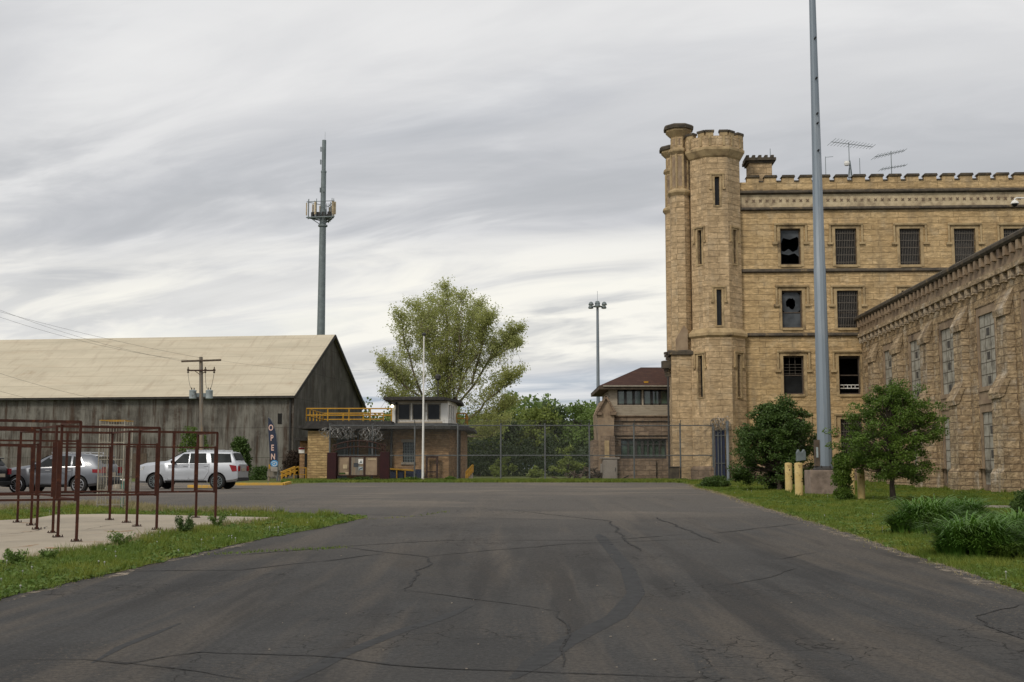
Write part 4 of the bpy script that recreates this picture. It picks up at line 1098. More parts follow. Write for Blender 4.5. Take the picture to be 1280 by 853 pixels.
for h in hs:
    m = MB(); m.box(h[0], h[1], cy+.10, cy+.12, h[2], h[3]); wn_ = m.build('cabin_window', M['glass'], cab, world=True)
    m = MB(); e = .07
    m.box(h[0]-e,h[0],cy-.03,cy+.05,h[2]-e,h[3]+e); m.box(h[1],h[1]+e,cy-.03,cy+.05,h[2]-e,h[3]+e); m.box(h[0],h[1],cy-.03,cy+.05,h[3],h[3]+e); m.box(h[0],h[1],cy-.03,cy+.05,h[2]-e,h[2]); m.build('window_frame', M['offwhite'], wn_, world=True)
for h in hs2:
    m = MB(); m.add([fside(h[0],h[2],.1), fside(h[1],h[2],.1), fside(h[1],h[3],.1), fside(h[0],h[3],.1)], [(0,1,2,3)]); m.build('cabin_window', M['glass'], cab, world=True, fixn=False)
m = MB(); m.box(X(496,cy,510), X(553,cy,510), cy-.06, cy-.005, Z(530,cy), Z(527,cy)); m.box(cb0-.02, cb1, cy-.05, cy+.0, Z(504,cy), Z(500.5,cy)); m.build('cabin_fascia', M['cream'], cab, world=True)
m = MB(); m.box(X(494.5,cy,510), X(497,cy,510), cy-.12, cy-.01, Z(529,cy), Z(503,cy)); m.build('cabin_downpipe', M['tar'], cab, world=True)
rp = [(X(479,82.2,498),82.2),(X(556,82.2,498),82.2),(X(577,86.6,498),86.6),(X(577,86.6,498),91),(X(479,82.2,498),91)]
m = MB(); m.prism(rp, Z(500.3,82.5), Z(496.8,82.5)); n5 = len(rp)
cx0 = sum(p[0] for p in rp)/5; cy0 = sum(p[1] for p in rp)/5
m.add([(p[0],p[1],Z(496.8,82.5)) for p in rp]+[(cx0+(p[0]-cx0)*.5, cy0+(p[1]-cy0)*.5, Z(494.0,82.5)) for p in rp], [(i,(i+1)%5,5+(i+1)%5,5+i) for i in range(5)]+[(5,6,7,8,9)])
m.build('cabin_roof', M['tar'], cab, world=True)
m = MB(); sx, sy = X(547.5,85,480), 85.0; m.tube((sx,sy,Z(496,85)), (sx,sy,Z(475,85)), .05, n=6); m.lathe(sx, sy, [(.08,Z(476,85)),(.2,Z(474,85)),(.22,Z(470,85)),(.1,Z(468,85))], 10); m.build('searchlight', M['darkmetal'], cab, world=True)
for px, py, yy in ((490.5,508,83.2),(577,535,85.2)):
    p = at(px,py,yy); m = MB(); m.sphere((p.x,p.y-.12,p.z), .10, 10, 6); lo_ = m.build('wall_light', M['lamp_on'], gh, world=True)
    m = MB(); m.cbox((p.x,p.y+.04,p.z+.12), .36,.2,.1); m.build('light_hood', M['darkmetal'], lo_, world=True)
# yellow railing on the deck: front run, left return, inner diagonal run, right stub
def rail(m, pts, zlo, zhi, step=1.1, w=.045, mid=True):
    for a, b in zip(pts, pts[1:]):
        a, b = Vector(a), Vector(b); n = max(1, round((b-a).length/step))
        for k in range(n+1):
            p = a.lerp(b, k/n); m.tube((p.x,p.y,zlo), (p.x,p.y,zhi), w, n=6)
        for z in ([zhi, (zlo+zhi)/2-.02] if mid else [zhi]): m.tube((a.x,a.y,z), (b.x,b.y,z), w, n=6)
zr0, zr1 = Z(527,81.8), Z(511,81.8)
m = MB(); rail(m, [(X(382.3,81.8),89),(X(382.3,81.8),81.8),(X(489,81.8),81.8)], zr0, zr1, 1.55); rail(m, [(X(382.3,81.8),89),(X(478,88),88.5)], zr0, zr1, 1.6)
m.build('railing', M['yellow'], gh, world=True)
m = MB(); rail(m, [(X(569,84,520),86.2),(X(582,86,520),86.2),(X(582,86,520),90)], Z(528,85), Z(516,85), 1.0); m.build('railing', M['yellow'], gh, world=True)
m = MB(); p = at(376.5,563,83.0); m.box(p.x-.2,p.x+.2,83.14,83.18,p.z-.2,p.z+.2); sg = m.build('wall_sign', M['white'], gh, world=True)
m = MB(); m.box(p.x-.19,p.x+.19,83.12,83.138,p.z+.05,p.z+.18); m.build('sign_band', M['redlens'], sg, world=True)
# loading plinth with navy panels at its foot
t = thing('loading_dock', 'low navy blue dock with a yellow hand rail at the foot of the gatehouse', 'dock', (X(508,82.2),82.2,gz(82)))
m = MB(); m.box(X(488.5,82.2), X(505,82.2), 82.0, 82.9, gz(82)-.1, Z(588,82)); m.box(X(506,82.2), X(527,82.2), 82.2, 82.9, gz(82)-.1, Z(587,82)); m.build('dock_body', M['navy'], t, world=True)
m = MB(); a = at(487,586.5,81.9); b = at(517,588.5,81.9); m.tube(a,b,.06,n=6); 
for f_ in (.3,.65): c = a.lerp(b,f_); m.tube(c,(c.x,c.y,gz(82)),.045,n=6)
m.build('hand_rail', M['yellow'], t, world=True)
t = thing('steel_door_frame', 'empty rust brown door frame standing against the gatehouse wall beside the white flagpole', 'door frame', (X(541,82.6),82.6,gz(82)))
m = MB(); x0,x1 = X(533.5,82.6), X(546.5,82.6)
m.box(x0-.07,x0+.07,82.55,82.7,gz(82)-.1,Z(572.5,82.6)); m.box(x1-.07,x1+.07,82.55,82.7,gz(82)-.1,Z(572.5,82.6)); m.build('jamb', M['rust_dk'], t, world=True)
m = MB(); m.box(x0-.07,x1+.07,82.54,82.71,Z(572.5,82.6),Z(571.5,82.6)+.1); m.box(x0+.07,x1-.07,82.6,82.66,Z(590,82.6)-.05,Z(590,82.6)+.05); m.build('cross_bar', M['rust_dk'], t, world=True)
# stair rails (yellow)
def stair(name, label, a, b, Y, wdt, mat=M['yellow'], steps=True):
    p, q = at(*a, Y), at(*b, Y); g0 = gz(Y)
    t = thing(name, label, 'handrail', (p.x, Y, g0))
    m = MB()
    for dy in (0, wdt):
        m.tube((p.x,Y+dy,p.z), (q.x,Y+dy,q.z), .045, n=6); m.tube((p.x,Y+dy,(p.z+g0)/2), (q.x,Y+dy,q.z-(p.z-g0)/2), .04, n=6)
        for k in range(5):
            f_ = k/4; x = p.x+(q.x-p.x)*f_; z = p.z+(q.z-p.z)*f_; m.tube((x,Y+dy,max(g0,z-(p.z-g0))), (x,Y+dy,z), .045, n=6)
    m.build('rail', mat, t, world=True)
    m = MB(); n = 5
    for k in range(n):
        x0 = p.x+(q.x-p.x)*k/n; x1 = p.x+(q.x-p.x)*(k+1)/n; h = max(.05,(q.z-p.z)*(k+.5)/n)
        m.box(min(x0,x1), max(x0,x1), Y+.06, Y+wdt-.06, g0-.1, g0+h)
    m.build('steps', M['concrete'], t, world=True)
stair('ramp_handrail', 'sloping yellow handrails of the concrete ramp beside the OPEN flag', (347.5,592), (369,583.5), 79.6, 1.3)
stair('stair_handrail', 'short steep yellow stair rail at the right end of the gatehouse', (582.5,590), (591,581), 84, .9)
t = thing('yellow_barrier', 'upright yellow pipe barrier in front of the limestone pier', 'barrier', (X(376,79),79,gz(79)))
m = MB()
for a,b in ((368,373),(373,383)):
    m.box(X(a,79)-.03,X(a,79)+.03,78.97,79.03,gz(79),Z(584.5,79)); m.box(X(b,79)-.03,X(b,79)+.03,78.97,79.03,gz(79),Z(584.5,79)); m.box(X(a,79),X(b,79),78.98,79.02,Z(584.5,79)-.05,Z(584.5,79)); m.box(X(a,79),X(b,79),78.98,79.02,Z(593,79)-.05,Z(593,79))
m.build('pipe_frame', M['yellow'], t, world=True)
m = MB(); p = gx(336.5,78.5); m.box(p.x-.05,p.x+.05,78.45,78.55,p.z,p.z+1.05); o = m.build('marker_post', M['yellow']); tag(o, 'short yellow marker post left of the OPEN flag', 'post')
# ================================================================== lookout house
LY = 84.0
def LX(px, py=560, Y=LY): return at(px, py, Y).x
def LZ(py, Y=LY): return at(790, py, Y).z
lk = thing('lookout_house', 'small stone house with a cream upper room and brown hipped roof beside the tower', 'house', (LX(795), LY, 0))
x0, x1 = LX(767), LX(842)
lw = (LX(776), LX(833), LZ(573.5), LZ(548.5))
m = MB(); m.wall(lambda a,b,d: (a, LY+d, b), x0, x1, gzb-.3, LZ(519), [lw], .35); m.wall(lambda a,b,d: (x0, a, b), LY, LY+7, gzb-.3, LZ(519)); m.wall(lambda a,b,d: (a, LY+7, b), x0, x1, gzb-.3, LZ(519)); m.build('wall', M['stone_small'], lk, world=True, fixn=False)
m = MB()
for ya, yb, pr in ((524,526.5,.14),(541,544.5,.20),(546.5,548.5,.10),(519.5,521,.1)): m.box(x0-.1, x1, LY-pr, LY+.05, LZ(yb), LZ(ya))
m.build('ledge', M['stone_small'], lk, world=True)
m = MB(); m.box(x0+.2, LX(819), LY-.25, LY, gzb-.3, LZ(575)); m.build('bay_base', M['stone_small'], lk, world=True)
m = MB(); m.box(lw[0],lw[1],LY+.25,LY+.3,lw[2],lw[3]); lwo = m.build('window', M['glass_green_reflection'], lk, world=True)
m = MB()
for px,w_ in ((776,.12),(785.5,.14),(794.5,.22),(803,.2),(810,.12),(817,.14),(824.5,.12),(832.5,.14)): x = LX(px); m.box(x-w_/2,x+w_/2,LY+.1,LY+.2,lw[2],lw[3])
m.box(lw[0],lw[1],LY+.08,LY+.22,lw[2],lw[2]+.14); m.box(lw[0],lw[1],LY+.08,LY+.22,lw[3]-.14,lw[3]); m.box(lw[0],lw[1],LY+.12,LY+.18,LZ(556),LZ(555)); m.build('window_frame', M['darkmetal'], lwo, world=True)
# gabled buttress on the left
gx0, gx1 = LX(747,530,83.4), LX(768,530,83.4); gm = (gx0+gx1)/2
m = MB(); m.yprism([(gx0+.05,gzb-.3),(gx1-.05,gzb-.3),(gx1-.05,LZ(546,83.4)),(gx1,LZ(516,83.4)),(gm+.25,LZ(500,83.4)),(gm+.02,LZ(497,83.4)),(gm-.2,LZ(500,83.4)),(gx0,LZ(516,83.4)),(gx0+.05,LZ(546,83.4))], 83.4, 88); gb = m.build('gabled_buttress', M['trim_wing'], lk, world=True)
m = MB(); m.beam((gx0-.12,83.3,LZ(517.5,83.4)),(gm,83.3,LZ(495.5,83.4)),.25,.14); m.beam((gx1+.12,83.3,LZ(517.5,83.4)),(gm,83.3,LZ(495.5,83.4)),.25,.14); m.box(gx0-.12,gx0+.3,83.2,84,LZ(519,83.4),LZ(515,83.4)); m.box(gx1-.3,gx1+.12,83.2,84,LZ(519,83.4),LZ(515,83.4)); m.build('gable_coping', M['stone_small'], gb, world=True)
m = MB(); m.box(gx0-.3,gx0+.2,83.5,87.6,gzb-.3,LZ(550,83.4)); m.box(gx0+.2,gx1,83.15,83.4,gzb-.3,LZ(545,83.4)); m.build('buttress_foot', M['stone_small'], gb, world=True)
m = MB(); m.box(gx0+.45,gx1-.4,83.10,83.15,LZ(573,83.4),LZ(551,83.4)); m.build('buttress_panel', M['trim'], gb, world=True)
# upper boarded room
ux0, ux1 = LX(761.5,500), LX(842,500); uz0, uz1 = LZ(519.5), LZ(484)
uh = [(LX(771.5,496), LX(802,496), LZ(506.5), LZ(487)), (LX(804,496), LX(835,496), LZ(506.5), LZ(487))]
m = MB(); m.wall(lambda a,b,d: (a, LY-.1+d, b), ux0, ux1, uz0, uz1, uh, .12); m.wall(lambda a,b,d: (ux0, a, b), LY-.1, LY+6.5, uz0, uz1); m.wall(lambda a,b,d: (a, LY+6.5, b), ux0, ux1, uz0, uz1)
z = uz0+.12
while z < LZ(507): m.box(ux0-.015, ux1, LY-.13, LY-.1, z, z+.012); z += .13
up_ = m.build('upper_room', M['cream'], lk, world=True, fixn=False)
for h in uh:
    m = MB(); m.box(h[0],h[1],LY,LY+.02,h[2],h[3]); wo_ = m.build('window', M['glass_green_reflection'], up_, world=True)
    m = MB()
    for q in range(4): x = h[0]+(h[1]-h[0])*q/3; m.box(x-.09,x+.09,LY-.08,LY-.02,h[2],h[3])
    m.box(h[0],h[1],LY-.08,LY-.02,h[3]-.14,h[3]); m.box(h[0],h[1],LY-.08,LY-.02,h[2],h[2]+.1); m.build('window_frame', M['darkmetal'], wo_, world=True)
# hipped roof
e0 = (LX(748.5,486,83.2), 83.2); e1 = (LX(844,486,83.2), 83.2); zr = LZ(482.5,83.2); zt = LZ(459.5,87.5)
yb = 92.0; rx = LX(801,460,87.5)
m = MB(); m.add([(e0[0],83.2,zr),(e1[0],83.2,zr),(e1[0],87.5,zt),(rx,87.5,zt),(e0[0],yb,zr),(e1[0],yb,zr)], [(0,1,2,3),(0,3,4),(3,2,5,4)]); rf = m.build('roof', M['shingle'], lk, world=True)
m = MB(); m.box(e0[0]+.02,e1[0],83.22,yb-.05,zr-.24,zr-.01); m.build('fascia', M['wood_dk'], rf, world=True)
m = MB(); m.box(e0[0]+.3,e1[0]-.05,83.1,83.19,zr-.06,zr+.03); m.build('gutter', M['offwhite'], rf, world=True)
m = MB(); p = at(807.5,480,84); m.cbox((p.x,84,p.z),.3,.3,.35); m.build('roof_vent', M['yellow'], rf, world=True)
m = MB(); m.tube((LX(843.3,540,83.4),83.6,gzb),(LX(843.3,490,83.4),83.6,LZ(488,83.4)),.07,n=6); m.build('downpipe', M['darkmetal'], lk, world=True)
# pale cabinet, dark box, rubble by the fence
p = gx(762,80.5); t = thing('utility_cabinet', 'pale beige steel utility cabinet with a capped top in front of the lookout house', 'cabinet', p)
m = MB(); w_ = .62; m.box(-.46,.50,-.3,.3,0,1.42); m.build('body', M['cab'], t, bevel=.02)
m = MB(); m.box(-.64,.66,-.36,.36,1.42,1.52); m.box(-.60,-.47,-.3,.2,.5,1.1); m.build('cap', M['cab'], t, bevel=.02)
m = MB(); m.box(-.40,.44,-.325,-.30,.08,1.34); dd = m.build('door', M['cab'], t, bevel=.01); m = MB(); m.box(.34,.38,-.36,-.325,.6,.85); m.build('handle', M['darkmetal'], dd)
p = gx(843,78.9); t = thing('electrical_box', 'low dark steel electrical box on the grass at the foot of the tower', 'box', p)
m = MB(); m.box(-.32,.32,-.2,.2,.06,.86); m.build('box_body', M['wstone'], t, bevel=.02); m = MB(); m.box(-.36,.36,-.24,.24,.86,.92); m.build('lid', M['darkmetal'], t); m = MB(); m.box(-.3,-.2,-.15,.15,-.02,.06); m.box(.2,.3,-.15,.15,-.02,.06); m.build('foot', M['darkmetal'], t)
p = gx(737,81.5); m = MB(); g = random.Random(4)
for k in range(60):
    a = (g.gauss(0,.95), g.gauss(0,.3)); h = .75*max(0,1-abs(a[0])/1.9)*g.random(); l = g.uniform(.4,1.3)
    m.cbox((p.x+a[0], p.y+a[1], p.z+.08+h), l, .09, .07, g.random()*3, g.uniform(-.5,.5), g.uniform(-.7,.7))
o = m.build('brush_pile', M['wood_dk']); struct(o, 'pile of broken grey timber and brushwood beside the utility cabinet', 'rubble pile', 'stuff')
# ================================================================== chain-link fence with razor wire
def linkmat():
    t = NT('chain_link'); uv = t.tc.outputs['UV']; s = t.n('ShaderNodeSeparateXYZ'); t.l(uv, s.inputs[0])
    k = 1/.085
    a = t.math('FRACT', t.math('MULTIPLY', t.math('ADD', s.outputs[0], s.outputs[1]), k)); b = t.math('FRACT', t.math('MULTIPLY', t.math('SUBTRACT', s.outputs[0], s.outputs[1]), k))
    on = t.math('MAXIMUM', t.math('LESS_THAN', a, .055), t.math('LESS_THAN', b, .055))
    t.base((.17,.175,.17)); t.set(Roughness=.5, Metallic=.3); t.l(on, t.b.inputs['Alpha']); return t.mat
M['link'] = linkmat()
FY = 79.0; fg = gz(FY)
fxs = [411.5,465,518,572,626,681.5,737,793,851,892]
FPT = [gx(px, FY) for px in fxs]
ftop = at(700, 532, FY).z; fmid = at(700, 569.5, FY).z
fence = thing('chain_link_fence', 'tall grey chain-link fence with barbed wire running across the far end of the lot', 'fence', FPT[0])
for p in FPT:
    m = MB(); m.tube((p.x,FY,fg-.1),(p.x,FY,ftop+.05),.055,n=8); m.sphere((p.x,FY,ftop+.08),.07,8,4); m.tube((p.x,FY,ftop+.05),(p.x,FY-.3,ftop+.34),.025,n=5); m.build('fence_post', M['fence_steel'], fence, world=True)
xl, xr = FPT[0].x, FPT[-1].x
m = MB(); m.tube((xl,FY,ftop),(xr,FY,ftop),.035,n=6); m.tube((xl,FY,fmid),(xr,FY,fmid),.032,n=6); m.build('fence_rail', M['fence_steel'], fence, world=True)
m = MB(); m.add([(xl,FY-.04,fg),(xr,FY-.04,fg),(xr,FY-.04,ftop),(xl,FY-.04,ftop)], [(0,1,2,3)]); m.build('wire_mesh', M['link'], fence, world=True, fixn=False)
m = MB()
for k in range(3):
    yy, zz = FY-.1*(k+1), ftop+.05+.09*(k+1); m.tube((xl,yy,zz),(xr,yy,zz),.006,n=4)
    x = xl
    while x < xr: m.cbox((x,yy,zz),.012,.012,.07,rnd.random()); x += .5
m.build('barbed_wire', M['fence_steel'], fence, world=True)
def coil(px0, px1, py, r, n, Y, label, dense=20):
    a, b = at(px0,py,Y), at(px1,py,Y)
    pts = []; N = n*dense
    for k in range(N+1):
        f_ = k/N; th = 2*math.pi*n*f_; rr = r*(1+.18*math.sin(th*.37))*min(1, .6+3*min(f_,1-f_))
        pts.append(Vector((a.x+(b.x-a.x)*f_+.18*math.sin(th*1.7), Y+rr*math.cos(th), a.z+rr*math.sin(th)+.06*math.sin(th*.21))))
    m = MB(); m.path(pts, .011, 4)
    for k in range(0, N, 3): m.cbox(pts[k], .09,.03,.02, rnd.random()*3, rnd.random()*3, rnd.random()*3)
    o = m.build('razor_wire_coil', M['razor'], uv=False); tag(o, label, 'razor wire'); return o
coil(402,443,541.5,.34,18,FY-.1,'long stretched coil of razor wire on the fence above the left maroon post','' or 22)
coil(452,477,543.5,.40,14,FY-.1,'bushy shorter coil of razor wire on the fence above the right maroon post',18)
# gate by the tower
GYY = 78.6
gp0, gp1 = gx(893.5,GYY), gx(909.5,GYY)
gt = thing('steel_pedestrian_gate', 'tall narrow grey steel gate with dark sheeting beside the round tower', 'gate', gp0)
zt = at(900,533,GYY).z
m = MB(); m.tube(gp0,(gp0.x,GYY,zt),.05,n=8); m.build('gate_post', M['fence_steel'], gt, world=True)
m = MB(); m.tube((gp1.x+.05,GYY,gp1.z),(gp1.x+.05,GYY,zt+.35),.10,n=8); m.build('gate_post', M['galv'], gt, world=True)
m = MB()
for f_ in (.30,.55): x = gp0.x+(gp1.x-gp0.x)*f_; m.box(x-.03,x+.03,GYY-.06,GYY,gp0.z+.1,zt-.2)
for z in (.12,1.1,2.9): m.box(gp0.x+.06,gp1.x-.12,GYY-.05,GYY+.01,gp0.z+z,gp0.z+z+.05)
m.build('gate_leaf', M['fence_steel'], gt, world=True)
m = MB(); m.box(gp0.x+.07,gp1.x-.13,GYY+.02,GYY+.04,gp0.z+.1,zt-.25); m.build('gate_sheet', M['navy'], gt, world=True)
coil(891,911,531,.42,14,GYY,'small crown of razor wire over the narrow steel gate',24)
# ================================================================== memorial sign frame with maroon posts
SY = 77.8
sg = thing('memorial_sign_gate', 'arched rusty steel sign frame between two maroon pillars with picture boards', 'sign', gx(448,SY))
def SX(px): return at(px,580,SY).x
def SZ(py): return at(448,py,SY).z
for a,b,t_,bt in ((409.5,421,566,602.5),(475.5,487,565,600)):
    m = MB(); m.box(SX(a),SX(b),SY-.3,SY+.3,SZ(bt)-.1,SZ(t_)); m.build('pillar', M['maroon'], sg, world=True, bevel=.015)
m = MB(); N = 14
def arc(f_, base, rise): return SX(416+f_*(481-416)), base + rise*4*f_*(1-f_)
z0, z1 = SZ(563.5), SZ(557)
for (b_, r_) in ((SZ(563.5), SZ(558.5)-SZ(563.5)), (SZ(557.5), SZ(551)-SZ(557.5))):
    pts = [(arc(k/N,b_,r_)[0], SY, arc(k/N,b_,r_)[1]) for k in range(N+1)]; m.path(pts,.045,5)
for f_ in (0,.06,.28,.5,.66,.86,.95,1.0):
    x, za = arc(f_,SZ(563.5),SZ(558.5)-SZ(563.5)); _, zb = arc(f_,SZ(557.5),SZ(551)-SZ(557.5)); m.tube((x,SY,za),(x,SY,zb),.04,n=5)
for f_ in (0,1): x,_z = arc(f_,0,0); m.tube((x,SY,SZ(567)),(x,SY,SZ(557)),.045,n=5)
c = (SX(479), SZ(560.5))
for dz in (.16,-.16): m.path([(c[0]+.16*math.cos(q), SY-.06, c[1]+dz+.14*math.sin(q)) for q in [k*math.pi/6 for k in range(13)]],.03,4)
m.build('arch', M['rust_dk'], sg, world=True)
m = MB()
for px in (421.8,437.5,455.5,472.5,475): m.box(SX(px)-.06,SX(px)+.06,SY-.05,SY+.05,SZ(594.5),SZ(571))
m.box(SX(421),SX(475.5),SY-.04,SY+.04,SZ(571.6),SZ(570.4)); m.box(SX(421),SX(475.5),SY-.04,SY+.04,SZ(595),SZ(594.2)); m.build('panel_frame', M['rust_dk'], sg, world=True)
for i,(a,b) in enumerate(((423,436.5),(438.7,454.5),(456.8,471.5))):
    m = MB(); m.box(SX(a),SX(b),SY-.01,SY+.02,SZ(594),SZ(571.8)); bo = m.build('picture_board', [M['trim_wing'],M['wood'],M['trim_wing']][i], sg, world=True)
    pics = {0:[(429,434,581,586,'frieze'),(424,432,591,593,'leaf_dark'),(431,436,590.5,592.5,'frieze')],1:[(448,453.8,574,580,'white'),(442,448,579,583.8,'glass_dusty'),(448.2,453.6,583.6,588,'carpic')],2:[(460,470,573.5,575,'frieze')]}[i]
    for (p0,p1,q0,q1,mm) in pics:
        mt_ = M['transf'] if mm=='carpic' else M[mm]
        m = MB(); m.box(SX(p0),SX(p1),SY-.03,SY-.012,SZ(q1),SZ(q0)); m.build('picture', mt_, bo, world=True)
m = MB()   # painted picture details: mountain and blue shapes
m.add([(SX(449),SY-.034,SZ(579)),(SX(453),SY-.034,SZ(579)),(SX(451.5),SY-.034,SZ(575.5))],[(0,1,2)]); m.build('picture_motif', M['galv_dk'], sg, world=True)
m = MB(); m.add([(SX(448.5),SY-.034,SZ(586.5)),(SX(453.3),SY-.034,SZ(584.3)),(SX(453.3),SY-.034,SZ(585.5)),(SX(449),SY-.034,SZ(587.6))],[(0,1,2,3)]); m.build('picture_motif', M['navy'], sg, world=True)
# ================================================================== feather flag
def text_mesh(ch, size):
    cu = bpy.data.curves.new('t','FONT'); cu.body = ch; cu.size = size; cu.align_x='CENTER'; cu.align_y='CENTER'; cu.extrude=.006; cu.offset=.012
    o = bpy.data.objects.new('t',cu); COL.objects.link(o); dg = bpy.context.evaluated_depsgraph_get()
    me = bpy.data.meshes.new_from_object(o.evaluated_get(dg)); bpy.data.objects.remove(o); bpy.data.curves.remove(cu); return me
fY = 77.0; fb_ = gx(345.5,fY)
fl = thing('feather_flag', 'tall dark blue feather flag lettered OPEN with a blue swirl, by the barn corner', 'flag', fb_)
def fp_(px,py): p = at(px,py,fY); return (p.x, p.z)
m = MB(); out = [fp_(*q) for q in [(335.2,522),(338,524.5),(341,530),(343.6,537),(345.2,545),(346.3,556),(347,570),(347.2,580),(346.6,590),(338.5,589),(337.6,575),(336.6,560),(335.8,545),(335.2,532)]]
m.yprism(out, fY-.012, fY+.012); cloth = m.build('flag_cloth', M['navy'], fl, world=True)
mast_px=[(346,602),(347.6,590),(347.8,572),(347,556),(345.8,545),(344,536),(341.3,529),(338,523.8),(335,521.6)]
m = MB(); m.path([(fp_(*q)[0],fY,fp_(*q)[1]) for q in mast_px],[.03]*4+[.022]*5,6); m.tube((fb_.x+.05,fY,fb_.z),(fb_.x+.05,fY,fb_.z+.3),.05,n=8); m.build('flag_pole', M['fence_steel'], fl, world=True)
M['letter'] = simple('flag_lettering', (.72,.50,.42),(.62,.42,.36),4,.8)
M['flagblue'] = simple('flag_swirl_blue', (.10,.33,.60),(.08,.26,.5),4,.7); M['flagpale'] = simple('flag_pale_lower', (.36,.33,.29),(.25,.22,.2),3,.8)
for ch,(px,py) in zip('OPEN',((338.7,535.2),(339.9,548.0),(340.7,560.2),(341.4,571.4))):
    me = text_mesh(ch,.52); o = bpy.data.objects.new('letter',me); COL.objects.link(o); me.materials.append(M['letter']); o.parent = cloth
    q = frame_of(fl).inverted() @ Vector((fp_(px,py)[0], fY-.02, fp_(px,py)[1])); o.location = q; o.rotation_euler = (math.pi/2,0,0); o.scale = (.72,1,1)
m = MB(); c = fp_(343.0,579.6); r = .25
m.add([(c[0]+r*math.cos(t_),fY-.02,c[1]+r*.85*math.sin(t_)) for t_ in [k*math.pi/10 for k in range(20)]],[tuple(range(20))]); m.build('swirl_disc', M['flagblue'], cloth, world=True, fixn=False)
m = MB(); pts = []
for k in range(22): t_ = k*.42; rr = .03+.009*k; pts.append((c[0]+rr*math.cos(t_),fY-.028,c[1]-.05+rr*.8*math.sin(t_)))
m.path(pts,.02,4); m.build('swirl_line', M['white'], cloth, world=True)
m = MB(); m.yprism([fp_(*q) for q in [(337.9,583),(346.9,584),(346.6,589.8),(338.5,589)]], fY-.016, fY+.016); m.build('flag_hem', M['flagpale'], cloth, world=True)
t = thing('wooden_crate_board', 'small weathered timber stand at the foot of the OPEN flag', 'stand', gx(343,77.4)); m = MB(); m.box(-.42,-.3,-.1,.1,0,.78); m.box(.22,.34,-.1,.1,0,.7); m.build('upright', M['wood'], t); m = MB(); m.box(-.46,.38,-.14,-.1,.28,.62); m.build('board', M['wood'], t)
# ================================================================== white flagpole
p = gx(528.5,78.2); t = thing('white_flagpole', 'slender white flagpole standing before the gatehouse cabin', 'flagpole', p); zt = at(527.5,420,78.2).z
m = MB(); m.tube((p.x,p.y,p.z),(p.x,p.y,zt),.085,.045,8); m.build('pole', M['white'], t, world=True, smooth=40)
m = MB(); m.lathe(p.x,p.y,[(.05,zt),(.14,zt+.05),(.15,zt+.12),(.05,zt+.22)],10); m.build('finial', M['darkmetal'], t, world=True); m = MB(); m.lathe(p.x,p.y,[(.2,p.z-.05),(.2,p.z+.1),(.1,p.z+.16)],12); m.build('collar', M['concrete'], t, world=True)
# ================================================================== far lamp mast
p = gx(748.5,104.0); t = thing('floodlight_mast', 'tall thin grey mast with a ring of floodlights behind the lookout house', 'light mast', p); zt = at(748,381,104).z
m = MB(); m.tube((p.x,p.y,p.z),(p.x,p.y,zt),.19,.11,10); m.tube((p.x,p.y,zt),(p.x,p.y,zt+1.2),.02,n=4); m.build('pole', M['galv'], t, world=True, smooth=40)
m = MB(); m.lathe(p.x,p.y,[(.42,zt-.20),(.42,zt-.14)],14); m.lathe(p.x,p.y,[(.16,zt-.1),(.24,zt+.1),(.16,zt+.3)],10); m.build('head_ring', M['galv_dk'], t, world=True)
for k in range(6):
    th = k*math.pi/3+.5; cx_, cy_ = p.x+.66*math.cos(th), p.y+.66*math.sin(th)
    zz = zt-.1+(.15 if k%2 else -.05)
    m = MB(); m.lathe(cx_,cy_,[(.06,zz+.16),(.17,zz+.08),(.24,zz-.10),(.23,zz-.13)],10); fo = m.build('floodlight', M['galv_dk'], t, world=True, smooth=40)
    m = MB(); m.lathe(cx_,cy_,[(.22,zz-.135),(.16,zz-.17)],10); m.build('lens', M['lens'], fo, world=True)
# ================================================================== cell tower
CY = 150.0; p = Vector((at(401,430,CY).x,CY,.7)); t = thing('cell_tower', 'tall grey monopole phone mast with a ring of antennas, rising behind the barn', 'phone mast', p)
czt = lambda py: at(402,py,CY).z
m = MB(); m.tube((p.x,CY,.7),(p.x,CY,czt(262)),.62,.40,12); 
m.build('pole', M['galv_dk'], t, world=True, smooth=40)
m = MB(); m.tube((p.x,CY,czt(262)),(p.x,CY,czt(215)),.34,.32,12); m.tube((p.x,CY,czt(215)),(p.x,CY,czt(175.5)),.27,.26,10); m.tube((p.x+.1,CY,czt(175)),(p.x+.1,CY,czt(165)),.02,n=4); m.lathe(p.x,CY,[(.36,czt(216)),(.36,czt(214))],12)
for py in (187,203,238): m.cbox((p.x-.38,CY-.1,czt(py)),.14,.2,.6)
m.cbox((p.x+.12,CY-.33,czt(239)),.2,.12,.4)
m.build('upper_pole', M['galv_dk'], t, world=True, smooth=40)
m = MB(); zl, zh = czt(273.5), czt(254); V = [(p.x+2.1*math.cos(q),CY+2.1*math.sin(q)) for q in (R(200),R(320),R(80))]
for i in range(3):
    a,b = V[i],V[(i+1)%3]; m.tube((*a,zl),(*b,zl),.09,n=6); m.tube((*a,zh),(*b,zh),.045,n=5); m.tube((p.x,CY,zl),(*a,zl),.09,n=6); m.tube((p.x,CY,czt(283)),(p.x+(a[0]-p.x)*.8,CY+(a[1]-CY)*.8,zl),.05,n=5)
m.build('platform', M['galv_dk'], t, world=True)
m = MB(); m.lathe(p.x,CY,[(.6,czt(283.5)),(.6,czt(281.5))],10); m.build('collar', M['galv_dk'], t, world=True)
g = random.Random(2)
